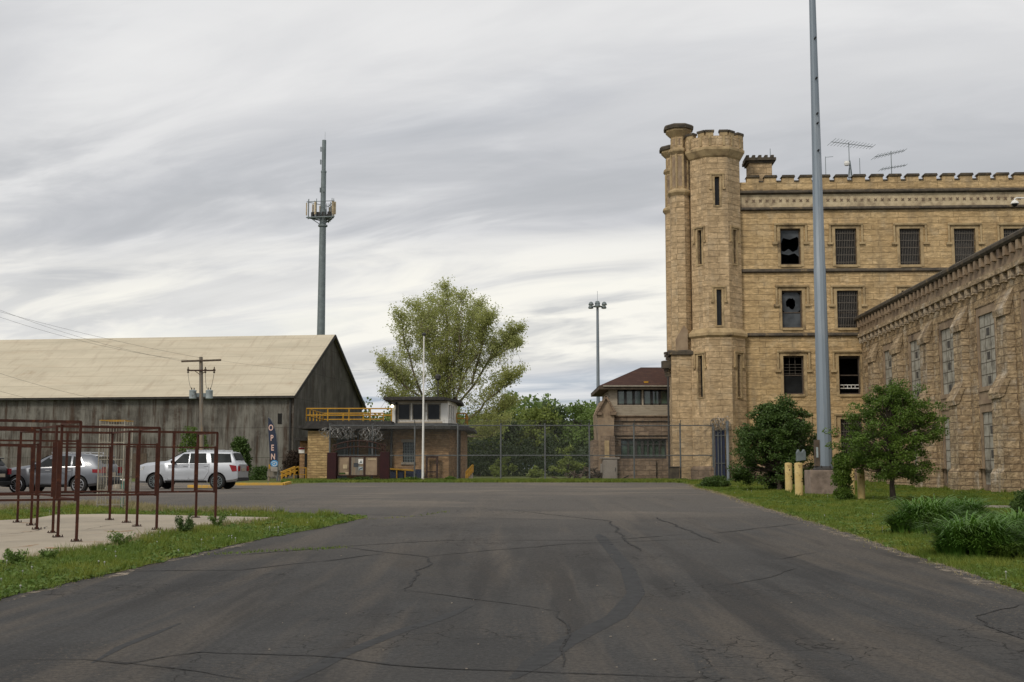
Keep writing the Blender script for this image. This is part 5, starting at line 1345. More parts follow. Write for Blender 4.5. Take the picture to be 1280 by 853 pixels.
for i in range(3):
    a,b = Vector(V[i]),Vector(V[(i+1)%3])
    for k in range(4):
        c = a.lerp(b,.08+.28*k); m = MB(); m.tube((c.x,c.y,zl-.2),(c.x,c.y,zh+.35),.045,n=5); mp_ = m.build('mount_pipe', M['galv_dk'], t, world=True)
        if g.random() < .8:
            o_ = (c-Vector((p.x,CY))).normalized()*.22; m = MB(); m.cbox((c.x+o_.x,c.y+o_.y,(zl+zh)/2+.1),.22,.14,1.6,math.atan2(o_.y,o_.x)+math.pi/2); m.build('panel_antenna', M['frieze'], mp_, world=True)
        m = MB(); m.cbox((c.x*.7+p.x*.3,c.y*.7+CY*.3,zl+.4),.4,.3,.6,g.random()); m.build('radio_unit', M['darkmetal'], mp_, world=True)
# ================================================================== utility pole and wires
UY = 80.0; p = gx(252.5,UY); t = thing('utility_pole', 'wooden utility pole with two crossarms and a pair of grey transformers behind the silver SUV', 'utility pole', p)
uz = lambda py: at(251,py,UY).z; ux = lambda px,py: at(px,py,UY).x
m = MB(); m.tube((p.x,UY,p.z),(ux(251.2,447),UY,uz(446.5)),.17,.12,10); m.build('pole', M['wood'], t, world=True, smooth=40)
m = MB(); m.beam((ux(227.5,452),UY-.15,uz(452.2)),(ux(277,450),UY-.15,uz(450.6)),.10,.12); m.build('crossarm', M['wood_dk'], t, world=True)
m = MB(); m.beam((ux(235,463.5),UY-.16,uz(463.5)),(ux(270,463.5),UY-.16,uz(463.5)),.10,.09)
m.beam((ux(244,464),UY-.1,uz(464)),(ux(251,469),UY-.1,uz(469)),.04); m.beam((ux(258,464),UY-.1,uz(464)),(ux(251,469),UY-.1,uz(469)),.04); ca = m.build('crossarm', M['rust_dk'], t, world=True)
for px in (236,257.5,268.5):
    m = MB(); c = (ux(px,463),UY-.16); m.lathe(*c,[(.03,uz(467)),(.08,uz(466)),(.04,uz(464.5)),(.09,uz(462.5)),(.04,uz(461)),(.03,uz(459))],8); m.build('insulator', M['wood_dk'], ca, world=True)
for px in (241.2,261.8):
    m = MB(); c = (ux(px,494),UY-.05); m.lathe(*c,[(.20,uz(499)),(.235,uz(498.3)),(.235,uz(489.5)),(.25,uz(489)),(.25,uz(488.3)),(.12,uz(487.5))],14); tr = m.build('transformer', M['transf'], t, world=True, smooth=40)
    m = MB(); m.tube((c[0]-.08,UY-.05,uz(488)),(c[0]-.08,UY-.05,uz(484.8)),.035,n=6); m.tube((c[0]+.08,UY-.05,uz(488)),(c[0]+.08,UY-.05,uz(485)),.035,n=6); m.build('bushing', M['darkmetal'], tr, world=True)
    m = MB(); m.beam((c[0],UY-.02,uz(494)),(p.x,UY-.02,uz(494)),.06,.25); m.build('bracket', M['galv_dk'], tr, world=True)
m = MB()
for a,b in (((236,467),(240,486)),((268.5,467),(263,486)),((257.5,467),(259,486))): m.path(cat_curve((ux(*a),UY-.2,uz(a[1])),(ux(*b),UY-.1,uz(b[1])),.25,8),.014,4)
m.build('jumper_wire', M['wire'], t, world=True)
def wire(a, Ya, b, Yb, sag, label, r=.008):
    A, B = at(*a,Ya), at(*b,Yb); m = MB(); m.path(cat_curve(A,B,sag,20),r,4); o = m.build('overhead_wire', M['wire'], uv=False); tag(o,label,'cable','overhead wires at the left')
wire((-150,322),66,(228.5,451.5),79.8,.75,'uppermost of the overhead wires, to the left tip of the top crossarm')
wire((-150,338),66,(240,451),79.8,.8,'second overhead wire from the top, reaching the crossarm beside the pole')
wire((-150,345),66,(251,447.5),79.8,.35,'steep overhead wire that ends at the head of the utility pole')
wire((-150,408),66,(250,514.5),79.8,1.0,'overhead wire ending halfway down the utility pole')
wire((-150,440),66,(142,517.5),94.6,.5,'lowest overhead wire, running down to the barn wall')
wire((277,451),79.8,(520,456),104,.6,'faint wire leaving the right tip of the crossarm over the barn roof', .006)
# ================================================================== the tall steel pole on its pedestal
PYY = 49.0; p = gx(1026.5,PYY); pc = at(1031.5,586,PYY)
t = thing('tall_steel_mast', 'very tall tapering blue-grey steel mast on a square concrete pedestal in the lawn', 'light mast', (pc.x,PYY,p.z))
zb = pc.z; ztop = 25.0; wpx = 1508/PYY
m = MB(); N = 12; s1 = 9.2/wpx; 
lean = lambda z: 0
sec = [(zb,s1),(9.8,s1*.80),(9.82,s1*.775),(18.4,.155),(ztop,.11)]
m.lathe(pc.x,PYY,[(r,z) for z,r in sec],12,R(15)); m.build('shaft', M['galv'], t, world=True, smooth=20)
m = MB(); m.lathe(pc.x,PYY,[(s1+.20,zb-.06),(s1+.20,zb),(s1+.03,zb+.10)],16)
for k in range(8): q=k*math.pi/4+.2; m.tube((pc.x+(s1+.14)*math.cos(q),PYY+(s1+.14)*math.sin(q),zb),(pc.x+(s1+.14)*math.cos(q),PYY+(s1+.14)*math.sin(q),zb+.12),.025,n=6)
m.build('base_plate', M['darkmetal'], t, world=True)
hw = 16.5/wpx; m = MB(); cxp = at(1026,600,PYY).x; m.box(cxp-hw,cxp+hw,PYY-hw,PYY+hw,p.z-.2,zb-.06-.0); m.build('pedestal', M['pedestal'], t, world=True, bevel=.02)
for zz in (at(1018,50,PYY).z, at(1018,100,PYY).z, at(1018,144,PYY).z, at(1019,156,PYY).z, at(1020,190,PYY).z):
    m = MB(); m.tube((pc.x+.02,PYY-.30,zz),(pc.x+.02,PYY-.1,zz),.04,n=8); m.build('step_socket', M['trimblack'], t, world=True)
m = MB(); a = at(1022.2,550,PYY); b = at(1026,583,PYY); m.box(pc.x-s1-.12,pc.x-s1+.12,PYY-.16,PYY+.10,b.z,a.z); bx = m.build('hand_hole_cover', M['wood_dk'], t, world=True, bevel=.01)
m = MB(); m.box(pc.x-s1-.09,pc.x-s1-.01,PYY-.18,PYY-.161,b.z+.35,a.z-.3); m.build('notice_plate', M['transf'], bx, world=True)
m = MB(); m.lathe(pc.x,PYY,[(1.1,ztop-.1),(1.1,ztop+.02)],20); hd = m.build('lamp_ring', M['darkmetal'], t, world=True)
for k in range(6):
    q=k*math.pi/3; m = MB(); m.lathe(pc.x+1.15*math.cos(q),PYY+1.15*math.sin(q),[(.12,ztop-.1),(.3,ztop-.2),(.33,ztop-.5)],10); m.build('floodlight', M['darkmetal'], hd, world=True)
# bollards
labs = ['worn yellow bollard, the taller right-hand one of the pair left of the pedestal','worn yellow bollard, the farther left-hand one of the pair left of the pedestal','worn yellow bollard just right of the leafy column by the pedestal','worn yellow bollard nearest the round-crowned tree']
for i,(px,top,bot) in enumerate(((999,579,620),(986.3,579,616),(1064.3,586,620.5),(1077,587,625.5))):
    b = gp(px,bot); t_ = at(px,top,b.y).z - b.z; r = 5.0/1508*b.y*(.9 if i else 1)
    o = thing('bollard', labs[i], 'bollard', b, rnd.random(), 'yellow bollards around the mast')
    m = MB(); m.lathe(0,0,[(r,-.1),(r,t_-.03),(r*.9,t_),(r*.2,t_+.02)],14); m.build('post', M['bollard'], o, smooth=40)
    if i < 3:
        g = random.Random(i); m = MB()
        for k in range(3): q=-math.pi/2+g.uniform(-.7,.7); z=t_*g.uniform(.3,.85); m.tube((r*.9*math.cos(q),r*.9*math.sin(q),z),(r*1.03*math.cos(q),r*1.03*math.sin(q),z),.03,n=8)
        m.each('bolt_hole', M['trimblack'], o)
# junction box with two lugs on a post
b = gp(1001.5,622); b = gx(1001.5,51.5); t = thing('meter_box', 'grey two-lugged junction box on a short post behind the bollards', 'junction box', b)
zt = at(1001,574,51.5).z; m = MB(); m.tube((b.x,b.y,b.z),(b.x,b.y,zt),.035,n=6); m.build('stake', M['darkmetal'], t, world=True)
m = MB(); m.yprism([(b.x-.17,zt-.1),(b.x+.2,zt-.05),(b.x+.2,zt+.28),(b.x+.13,zt+.42),(b.x+.06,zt+.30),(b.x-.04,zt+.30),(b.x-.1,zt+.42),(b.x-.17,zt+.27)],51.3,51.6); m.build('housing', M['galv_dk'], t, world=True, bevel=.02)
# white iron picket gate by the wing
b0, b1 = WP(1250,600,.9), WP(1259,600,.9)
t = thing('iron_picket_gate', 'small whitish iron picket gate leaning by the near buttress of the wing', 'gate', gx(1254,52.5)); c = gx(1254,52.5)
m = MB()
for k in range(6): x = c.x-.16+.065*k; m.tube((x,c.y,c.z),(x,c.y,c.z+1.02),.012,n=5)
m.build('picket', M['offwhite'], t, world=True); m = MB(); m.tube((c.x-.18,c.y,c.z+.2),(c.x+.18,c.y,c.z+.2),.015,n=5); m.tube((c.x-.18,c.y,c.z+.9),(c.x+.18,c.y,c.z+.9),.015,n=5); m.build('gate_rail', M['offwhite'], t, world=True)
# ================================================================== vegetation
NR = np.random.default_rng(11)
def quads_mesh(name, V, Fq, mat, parent=None, verts_per=4):
    me = bpy.data.meshes.new(name); nv = len(V); nf = nv//verts_per
    me.vertices.add(nv); me.vertices.foreach_set('co', V.astype(np.float32).ravel())
    me.loops.add(nv); me.loops.foreach_set('vertex_index', np.arange(nv, dtype=np.int32))
    me.polygons.add(nf); me.polygons.foreach_set('loop_start', np.arange(0, nv, verts_per, dtype=np.int32)); me.polygons.foreach_set('loop_total', np.full(nf, verts_per, dtype=np.int32))
    me.update(calc_edges=True); me.materials.append(mat)
    o = bpy.data.objects.new(name, me); COL.objects.link(o)
    if parent is not None: o.parent = parent
    return o
def leaves(P, size, flat=0.0, asp=.55):
    """P Nx3 centres -> rhombic leaves 4 verts each"""
    n = len(P); s = size*(.6+.8*NR.random((n,1)))
    a = NR.normal(size=(n,3)); a[:,2] *= (1-flat); a /= np.linalg.norm(a,axis=1,keepdims=True)+1e-9
    b = NR.normal(size=(n,3)); b[:,2] *= (1-flat); b -= a*(a*b).sum(1,keepdims=True); b /= np.linalg.norm(b,axis=1,keepdims=True)+1e-9
    V = np.stack([P-a*s*.5, P+b*s*.5*asp, P+a*s*.5, P-b*s*.5*asp], 1)
    return V.reshape(-1,3)
def clump_pts(C, r, n, zs=.75):
    """n points in a lumpy ball round each centre C"""
    C = np.asarray(C); k = len(C); r = np.broadcast_to(np.asarray(r,float), (k,))
    d = NR.normal(size=(k,n,3)); d /= np.linalg.norm(d,axis=2,keepdims=True)
    rad = NR.random((k,n,1))**.45
    P = C[:,None,:] + d*rad*r[:,None,None]*np.array([1,1,zs])
    return P.reshape(-1,3)
def limbs(base, tips, r0, seed, mat, parent, name='trunk', fork=.35, wob=.06, lean=None):
    g = random.Random(seed); m = MB(); base = Vector(base); inner = []
    axis_top = sum((Vector(t) for t in tips), Vector())/len(tips)
    zt = max(t[2] for t in tips)
    H = zt-base.z
    tpts = []; n = 7
    for k in range(n):
        f_ = k/(n-1)*.8; tpts.append(base.lerp(Vector((axis_top.x, axis_top.y, zt)), f_) + Vector((g.gauss(0,wob*.4),g.gauss(0,wob*.4),0))*min(1,k)*H*.3)
    m.path(tpts, [r0*(1.25 if k==0 else 1)*(1-.8*k/(n-1))+.01 for k in range(n)], 7)
    for t in tips:
        t = Vector(t); hrel = max(fork, min(.75, (t.z-base.z)/H*.62)); 
        f_ = hrel*(n-1)/.8*.8; i = min(n-2, int(hrel/.8*(n-1))); p0 = tpts[i].lerp(tpts[i+1], .5)
        mid = p0.lerp(t, .5) + Vector((g.gauss(0,wob),g.gauss(0,wob),abs(g.gauss(0,wob))))*H*.5
        m.path([p0, p0.lerp(mid,.5)+Vector((0,0,.02*H)), mid, t], [r0*.42,r0*.32,r0*.2,r0*.05+.005], 5)
        inner.append((p0, mid, t))
    return m.build(name, mat, parent, world=True, uv=False, smooth=60), inner
def crown_tips(c, rx, ry, rz, n, seed, shell=.5):
    g = random.Random(seed); out = []
    while len(out) < n:
        d = Vector((g.uniform(-1,1), g.uniform(-1,1), g.uniform(-1,1)))
        if not shell < d.length < 1: continue
        out.append((c[0]+d.x*rx, c[1]+d.y*ry, c[2]+d.z*rz))
    return out
def tree(name, label, base, c, rx, ry, rz, ntip, r0, lmat, bmat, nper, cr, lsize, seed, group=None, flat=0., cat='tree', fork=.3, shell=.45, zs=.7, asp=.55, trunkname='trunk'):
    t = thing(name, label, cat, base, 0, group)
    tips = crown_tips(c, rx, ry, rz, ntip, seed, shell)
    tips = [p for p in tips if p[2] > base[2]+.1]
    _, inner = limbs(base, tips, r0, seed, bmat, t, trunkname, fork)
    C = []; rr = []
    g = random.Random(seed+5)
    for p0, mid, tp in inner:
        C.append(tp); rr.append(cr*g.uniform(.6,1.25))
        q = mid.lerp(tp,.55); C.append(q + Vector((g.gauss(0,cr*.4),g.gauss(0,cr*.4),g.gauss(0,cr*.3)))); rr.append(cr*g.uniform(.5,1.0))
    P = clump_pts(np.array([tuple(v) for v in C]), np.array(rr), nper, zs)
    P = P[P[:,2] > base[2]+.05]
    V = leaves(P, lsize, flat, asp) - np.array(tuple(base))
    quads_mesh('crown', V, None, lmat, t)
    return t
# --- big cottonwood behind the gatehouse: limbs laid out one by one
CWY = 112.0
def cw(px, py, dy=0): return at(px, py+max(0,(440-py))*.13, CWY+dy)
base = gx(563, CWY)
tc_ = thing('cottonwood_tree', 'large airy olive-green cottonwood with an uneven crown behind the gatehouse', 'tree', base)
main = [[(563,600),(562,540),(560,480),(559,420),(558,385),(557,350)],[(562,545),(548,490),(538,440),(527,400),(519,376)],[(562,530),(575,480),(584,430),(590,395),(596,375)],
        [(563,520),(590,480),(612,450),(632,425),(648,410)],[(563,550),(600,510),(622,490),(636,478),(646,470)],[(562,545),(530,500),(503,480),(486,468),(480,455)],[(561,500),(545,450),(543,410),(541,370)],[(561,480),(572,440),(575,400),(575,362)],[(560,520),(552,470),(534,430),(532,395)],[(562,520),(580,470),(602,430),(604,400)],[(562,560),(540,540),(512,500),(500,470)],[(562,540),(568,500),(566,460),(568,420)],
        [(562,550),(525,520),(500,508),(485,500)],[(563,560),(600,530),(625,515),(640,505)],[(590,480),(600,440),(607,405),(612,392)],[(530,500),(515,460),(506,420),(500,392)],[(612,450),(628,440),(642,432),(646,431)],[(562,540),(590,545),(612,545),(628,530)],[(562,550),(545,520),(520,535),(498,528)],[(562,550),(560,520),(550,480),(552,430)]]
g = random.Random(21); m = MB(); CC = []; RR = []
for i, pts in enumerate(main):
    dy = g.uniform(-4.2,4.2) if i else 0; w3 = []
    P0 = [cw(px,py, dy*(k/(len(pts)-1))) for k,(px,py) in enumerate(pts)]
    # refine
    for a,b in zip(P0,P0[1:]):
        for q in range(3): w3.append(a.lerp(b,q/3)+Vector((g.gauss(0,.10),g.gauss(0,.1),g.gauss(0,.08)))*(1 if w3 else 0))
    w3.append(P0[-1]); r0 = .26 if i == 0 else .11
    m.path(w3,[r0*(1-.9*k/(len(w3)-1))+.015 for k in range(len(w3))],6)
    L = len(w3)
    for k in range(int(L*.25), L):
        f_ = k/(L-1)
        for q in range(8 if f_ > .35 else 4):
            l = g.uniform(.6,2.3)*(1.1-.55*f_)
            th = g.uniform(0,6.28); tip = w3[k]+Vector((math.cos(th)*l*.85, math.sin(th)*l, g.uniform(.1,1.0)*l+.2))
            m.path([w3[k], w3[k].lerp(tip,.5)+Vector((0,0,-.08)), tip],[.022,.014,.006],3)
            for h_ in (.45,.75,1.0):
                c_ = w3[k].lerp(tip,h_); CC.append(tuple(c_)); RR.append(g.uniform(.3,.7))
OUTL = [(480,478),(490,440),(494,402),(520,380),(556,352),(590,376),(606,398),(636,412),(647,438),(622,462),(634,498),(600,505),(560,520),(500,515),(472,485)]
def inpx(x,y):
    c = False
    for i in range(len(OUTL)):
        x0,y0 = OUTL[i]; x1,y1 = OUTL[(i+1)%len(OUTL)]
        if (y0 > y) != (y1 > y) and x < (x1-x0)*(y-y0)/(y1-y0)+x0: c = not c
    return c
k = 0
while k < 620:
    px, py = g.uniform(468,650), g.uniform(350,522)
    if not inpx(px,py): continue
    v = cw(px,py,g.uniform(-4,4)); k += 1; CC.append(tuple(v)); RR.append(g.uniform(.3,.75))
    m.path([v+Vector((g.uniform(-.6,.6),g.uniform(-.6,.6),-g.uniform(.6,1.4))), v],[.016,.006],3)
m.build('trunk', M['bark_pale'], tc_, world=True, uv=False)
P = clump_pts(np.array(CC), np.array(RR), 20, 1.1)
quads_mesh('crown', leaves(P,.135,0,.85)-np.array(tuple(base)), None, M['leaf_cotton'], tc_)
# --- woodland behind the fence
g = random.Random(5)
wt = [(598,519,128,12),(622,512,133,14),(645,506,140,16),(672,502,136,17),(697,503,142,16),(722,504,138,16),(745,508,132,15),(775,505,136,15),(470,520,135,13),(445,522,140,12),(500,518,138,13),(540,520,134,13),(806,508,140,14),(835,512,138,14)]
pos = ['right above the stair rail of the gatehouse','over the fence bay just right of the gatehouse','behind the second open fence bay','tallest at the middle of the open fence','dark one at the middle-right of the open fence','left of the thin floodlight mast','directly behind the floodlight mast foot','hidden behind the lookout roof','left of the cottonwood, by the barn end','right behind the barn end','behind the left half of the deck railing','behind the cottonwood trunk','behind the lookout house windows','behind the lookout house corner']
kinds = ['fresh green woodland tree','dense woodland tree','bushy woodland tree']
for i,(px,pt,Y,wd) in enumerate(wt):
    b = gx(px,Y); top = at(px,pt,Y).z; H = top-b.z; k = g.choice([0,1,2])
    rx = g.uniform(2.4,3.2); lm = [M['leaf_wood1'],M['leaf_wood2'],M['leaf_wood3']][k]
    tree('woodland_tree', kinds[k]+' '+pos[i], b, (b.x,b.y,b.z+H*.58), rx, rx, H*.42, 46, .22, lm, M['bark'], 62, .95, .30, 100+i, 'trees in the wood behind the fence', fork=.15, shell=.3, zs=.8, asp=.7)
# understory thicket: nobody could count it
C = []
for i in range(620):
    px = g.uniform(430,860); Y = g.uniform(118,150); b = gx(px,Y); C.append((b.x, Y, b.z+g.uniform(.3,4.3)*g.uniform(.5,1)))
P = clump_pts(np.array(C), NR.uniform(.7,1.3,len(C)), 60, .8); P = P[P[:,2] > .75]
o = quads_mesh('woodland_thicket', leaves(P,.32,0,.7), None, M['leaf_wood2']); struct(o,'dense dark green thicket under the trees behind the fence','thicket','stuff')
C = []
for i in range(700):
    px = g.uniform(380,880); Y = g.uniform(156,190); b = gx(px,Y); C.append((b.x, Y, b.z+g.uniform(.3,1)*(9.2+1.6*math.sin(px*.05)+1.0*math.sin(px*.13))))
P = clump_pts(np.array(C), NR.uniform(1.1,1.9,len(C)), 60, .8)
o = quads_mesh('far_wood', leaves(P,.48,0,.7), None, M['leaf_wood1']); struct(o,'mass of far green woodland behind the nearer trees','wood','stuff')
# a few pale scrubby saplings against the thicket
for i,(px,pt,Y,lab) in enumerate([(627,572,113,'small bright shrub in the thicket behind the second fence bay'),(712,560,114,'pale scrub shrub in the thicket left of the rubble pile'),(668,588,104,'low yellow-green weed mound beyond the middle of the fence')]):
    b = gx(px,Y); H = at(px,pt,Y).z-b.z; tree('woodland_shrub', lab, b, (b.x,b.y,b.z+H*.55), H*.8,H*.6,H*.5, 14, .04, M['leaf_wood3'], M['bark'], 60, .45, .2, 300+i, cat='shrub', fork=.1, shell=.2)
# --- lawn trees on the right
TY = 38.5; b = gp(1117,627)
tY = b.y; sc = tY/1508.0
def W(px,py,Y): return at(px,py,Y)
c = W(1115,540,tY)
tl = thing('round_crowned_tree', 'small round-crowned green tree with a forked dark trunk, right of the bollards', 'tree', b)
g = random.Random(31); tips = []
for i in range(150):
    th = g.uniform(0,6.28); z = g.uniform(0,1); prof = math.sin(math.pi*min(1,(z*.86+.14)))**.6
    rr = prof*(.25+.75*g.random()**.5)*(1+.10*math.sin(5*th)); zz = W(1115,598,tY).z + (W(1115,482,tY).z-W(1115,598,tY).z)*z
    sk = -.10 if z < .5 else .12
    tips.append((c.x+sk+math.cos(th)*rr*1.72, c.y+math.sin(th)*rr*1.62, zz))
_, inner = limbs(b, tips, .085, 31, M['bark'], tl, 'trunk', .16, .05)
C = []; rr = []
for p0,mid,tp in inner:
    for q,r_ in ((1.0,.30),(.72,.27)):
        v = mid.lerp(tp,q); C.append(tuple(v+Vector((g.gauss(0,.1),g.gauss(0,.1),g.gauss(0,.05))))); rr.append(r_*g.uniform(.7,1.2))
P = clump_pts(np.array(C)+NR.normal(size=(len(C),3))*np.array([.1,.1,.12]), np.array(rr), 120, .62); quads_mesh('crown', leaves(P,.075,.3,.6)-np.array(tuple(b)), None, M['leaf_bright'], tl)
b2 = gp(975,613.5); Y2 = b2.y; b2.y; c2 = W(972,552,Y2)
t2 = thing('spreading_tree', 'wide dark green tree with tiered branches against the prison wall, left of the tall mast', 'tree', b2)
tips = []
for i in range(170):
    th = g.uniform(0,6.28); z = g.uniform(0,1); prof = 1.0 if z < .5 else max(.1,(1-z)/.5)**.5
    rr_ = prof*(.2+.8*g.random()**.5)*(1+.1*math.sin(4*th)); zz = W(972,600,Y2).z+(W(972,505,Y2).z-W(972,600,Y2).z)*z
    tips.append((c2.x+.25*(z-.3)+math.cos(th)*rr_*2.2, c2.y+math.sin(th)*rr_*1.9, zz))
_, inner = limbs(b2, tips, .11, 41, M['bark'], t2, 'trunk', .12, .05)
C = []; rr = []
for p0,mid,tp in inner:
    for q,r_ in ((1.0,.38),(.7,.34)):
        v = mid.lerp(tp,q); C.append(tuple(v+Vector((g.gauss(0,.12),g.gauss(0,.12),g.gauss(0,.05))))); rr.append(r_*g.uniform(.7,1.25))
P = clump_pts(np.array(C)+NR.normal(size=(len(C),3))*np.array([.14,.14,.14]), np.array(rr), 130, .62); P = P[P[:,2] > b2.z+.1]; quads_mesh('crown', leaves(P,.105,.35,.6)-np.array(tuple(b2)), None, M['leaf_dark'], t2)
def shrub(name, label, px, bot, x0, x1, top, mat, n, lsize, cr, seed, flat=0., cat='shrub', Yo=None, hy=None, asp=.55, topfn=None):
    b = gp(px,bot) if Yo is None else gx(px,Yo); Y = b.y
    a, d = W(x0,bot,Y), W(x1,bot,Y); H = W(px,top,Y).z-b.z; cx_ = (a.x+d.x)/2; rx = abs(d.x-a.x)/2; g = random.Random(seed)
    t = thing(name, label, cat, b); C = []; tips = []
    for i in range(n):
        th = g.uniform(0,6.28); r_ = g.random()**.5; z = g.random()
        pr = math.sqrt(max(0,1-(z*.9)**2)); x = cx_+math.cos(th)*r_*(rx-cr*.6)*pr; y = Y+math.sin(th)*r_*(hy or rx)*.9*pr
        C.append((x,y,b.z+max(.05,z*(H-cr*.5)))); 
        if i % 4 == 0: tips.append(C[-1])
    limbs(b, tips, .03, seed, M['bark'], t, 'stem', .1, .04)
    P = clump_pts(np.array(C), cr, 120, .7); P = P[P[:,2] > gz(Y)+.01]
    quads_mesh('foliage', leaves(P,lsize,flat,asp)-np.array(tuple(b)), None, mat, t); return t
shrub('leafy_column', 'narrow upright leafy green column beside the pedestal', 1053,626, 1040,1067,566, M['leaf_bright'], 90,.075,.20,51, hy=.35, topfn=1)
shrub('leafy_shrub', 'dark rounded shrub at the foot of the spreading tree beside the bollards', 970,613, 955,986,574, M['leaf_dark'], 60,.09,.28,52)
shrub('low_juniper', 'low dark green mound of shrub on the lawn in front of the narrow steel gate', 895,608.5, 872,919,595, M['leaf_dark'], 70,.09,.24,53, hy=.7)
shrub('barn_bush', 'tall ivy-covered bush against the barn wall behind the silver SUV', 300,600, 284,314,546, M['leaf_dark'], 110,.16,.42,54, Yo=91.5, hy=.8)
shrub('dead_bush', 'leafless brown bush between the flag and the gatehouse', 365,600, 352,382,563, M['leaf_brown'], 90,.12,.38,55, Yo=86.5, hy=.8)
shrub('weedy_shrub', 'low brown-green weeds along the barn foot left of the flag', 325,603, 308,340,583, M['leaf_dark'], 40,.12,.3,56, Yo=82, hy=.6)
for i,(px,x0,x1,top,lab) in enumerate([(455,440,468,596,'small dark flower clump below the picture boards'),(430,421,440,598,'small green clump at the left end of the picture boards'),(508,497,528,597,'green weed clump left of the white flagpole foot'),(562,554,572,596,'bright green weed clump right of the rusty door frame')]):
    shrub('foliage_clump', lab, px,602, x0,x1,top, M['leaf_bright'] if i>1 else M['leaf_dark'], 26,.09,.22,60+i, Yo=77.0, hy=.3, cat='plant')
b = gx(243,85); H = at(243,529,85).z-b.z
tree('green_sapling', 'slender bright green sapling growing just left of the utility pole', b, (b.x-.1,b.y,b.z+H*.62), 1.05,.9,H*.38, 26, .05, M['leaf_bright'], M['bark'], 70, .36, .13, 71, fork=.2, shell=.2)
# --- strap-leaved clumps (day lilies) at the lower right
def lily(label, px, bot, x0, x1, top, seed, n=520, mat=None, dy=None):
    b = gp(px,bot); Y = b.y; a, d = W(x0,bot,Y), W(x1,bot,Y); H = (W(px,top,Y).z-b.z); rx=(d.x-a.x)/2; cx_=(a.x+d.x)/2; dy = dy or rx*.6
    Y += dy*.7
    R_ = np.random.default_rng(seed); th = R_.random(n)*6.28; r = R_.random(n)**.5
    nt_ = max(6, n//70); tth = R_.random(nt_)*6.28; tr = R_.random(nt_)**.5; ti = R_.integers(0,nt_,n)
    tx = cx_+np.cos(tth)*tr*rx*.78; ty = Y+np.sin(tth)*tr*dy; tH = H*(1.12-.55*tr**2)*R_.uniform(.7,1.15,nt_)
    out = R_.random(n)*6.28; q_ = R_.random(n)*.09
    bx = tx[ti]+np.cos(out)*q_; by = ty[ti]+np.sin(out)*q_; bz_ = np.array([gz(y) for y in by])
    L = tH[ti]*R_.uniform(.75,1.3,n); reach = L*R_.uniform(.35,1.25,n)
    V = []
    seg = 5; w0 = .012+.008*R_.random(n)
    ox, oy = np.cos(out), np.sin(out); sx, sy = -oy, ox
    def pt(f): return np.stack([bx+ox*reach*f**1.6, by+oy*reach*f**1.6, bz_+L*(1.7*f-1.05*f**2.2)],1)
    for k in range(seg):
        f0, f1 = k/seg, (k+1)/seg; p0, p1 = pt(f0), pt(f1); wa, wb = w0*(1-f0**2), w0*(1-f1**2)+.0005
        S = np.stack([sx,sy,np.zeros(n)],1)
        V.append(np.stack([p0-S*wa[:,None], p0+S*wa[:,None], p1+S*wb[:,None], p1-S*wb[:,None]],1))
    V = np.concatenate(V,0).reshape(-1,3)
    o = quads_mesh('strappy_clump', V, None, mat or M['leaf_lily']); return tag(o,label,'plant')
lily('large dark clump of strappy leaves, farthest left of the lower-right plants',1165,671,1116,1215,624,1,3000)
lily('dark arching clump of strappy leaves just behind the large left clump',1205,660,1165,1258,624,2,2600)
lily('mid green clump of strappy leaves in front, at the right edge of the lawn',1225,700,1176,1278,646,3,3200)
lily('tall strappy clump at the right frame edge behind the front clump',1272,690,1236,1310,640,4,2400)
lily('small upright clump of strappy leaves nearest the tarmac at the right edge',1275,703,1250,1305,675,5,900,M['leaf_bright'])
shrub('corner_shrub', 'small twiggy shrub at the right frame edge near the footpath', 1285,650,1262,1310,612, M['leaf_dark'],40,.06,.2,81)
# weeds on the left verge
def weed(label, px, bot, w_, H, seed, mat=None, n=420):
    b = gp(px,bot); R_ = np.random.default_rng(seed); sc_ = b.y/1508; t = thing('weed_plant',label,'weed',b); m = MB(); C = []
    g = random.Random(seed)
    for k in range(9):
        tip = Vector((b.x+g.uniform(-1,1)*w_*sc_*.5, b.y+g.uniform(-1,1)*w_*sc_*.4, b.z+H*sc_*g.uniform(.5,1.0))); m.path([b,b.lerp(tip,.5)+Vector((0,0,.03)),tip],[.006,.005,.003],4)
        for q in (.3,.5,.7,.85,1.0): C.append(tuple(b.lerp(tip,q)))
    m.build('stem', mat or M['weed'], t, world=True, uv=False)
    P = clump_pts(np.array(C), .045+.0012*H, n//45+6, .8); P = P[P[:,2] > b.z]; quads_mesh('foliage', leaves(P,.05,.1,.35)-np.array(tuple(b)), None, mat or M['weed'], t)
weed('dark bushy thistle at the concrete edge under the right-hand racks',232,668,30,24,1,M['leaf_dark'],1400)
weed('spindly weed on the concrete edge left of the thistle',148,684,26,20,2)
weed('low leafy weed at the left of the concrete edge',20,706,34,18,3)
weed('thin weeds at the foot of the rightmost rack post',272,660,22,20,4)
weed('pale weeds before the concrete edge, nearest the left frame side',60,702,20,14,5)
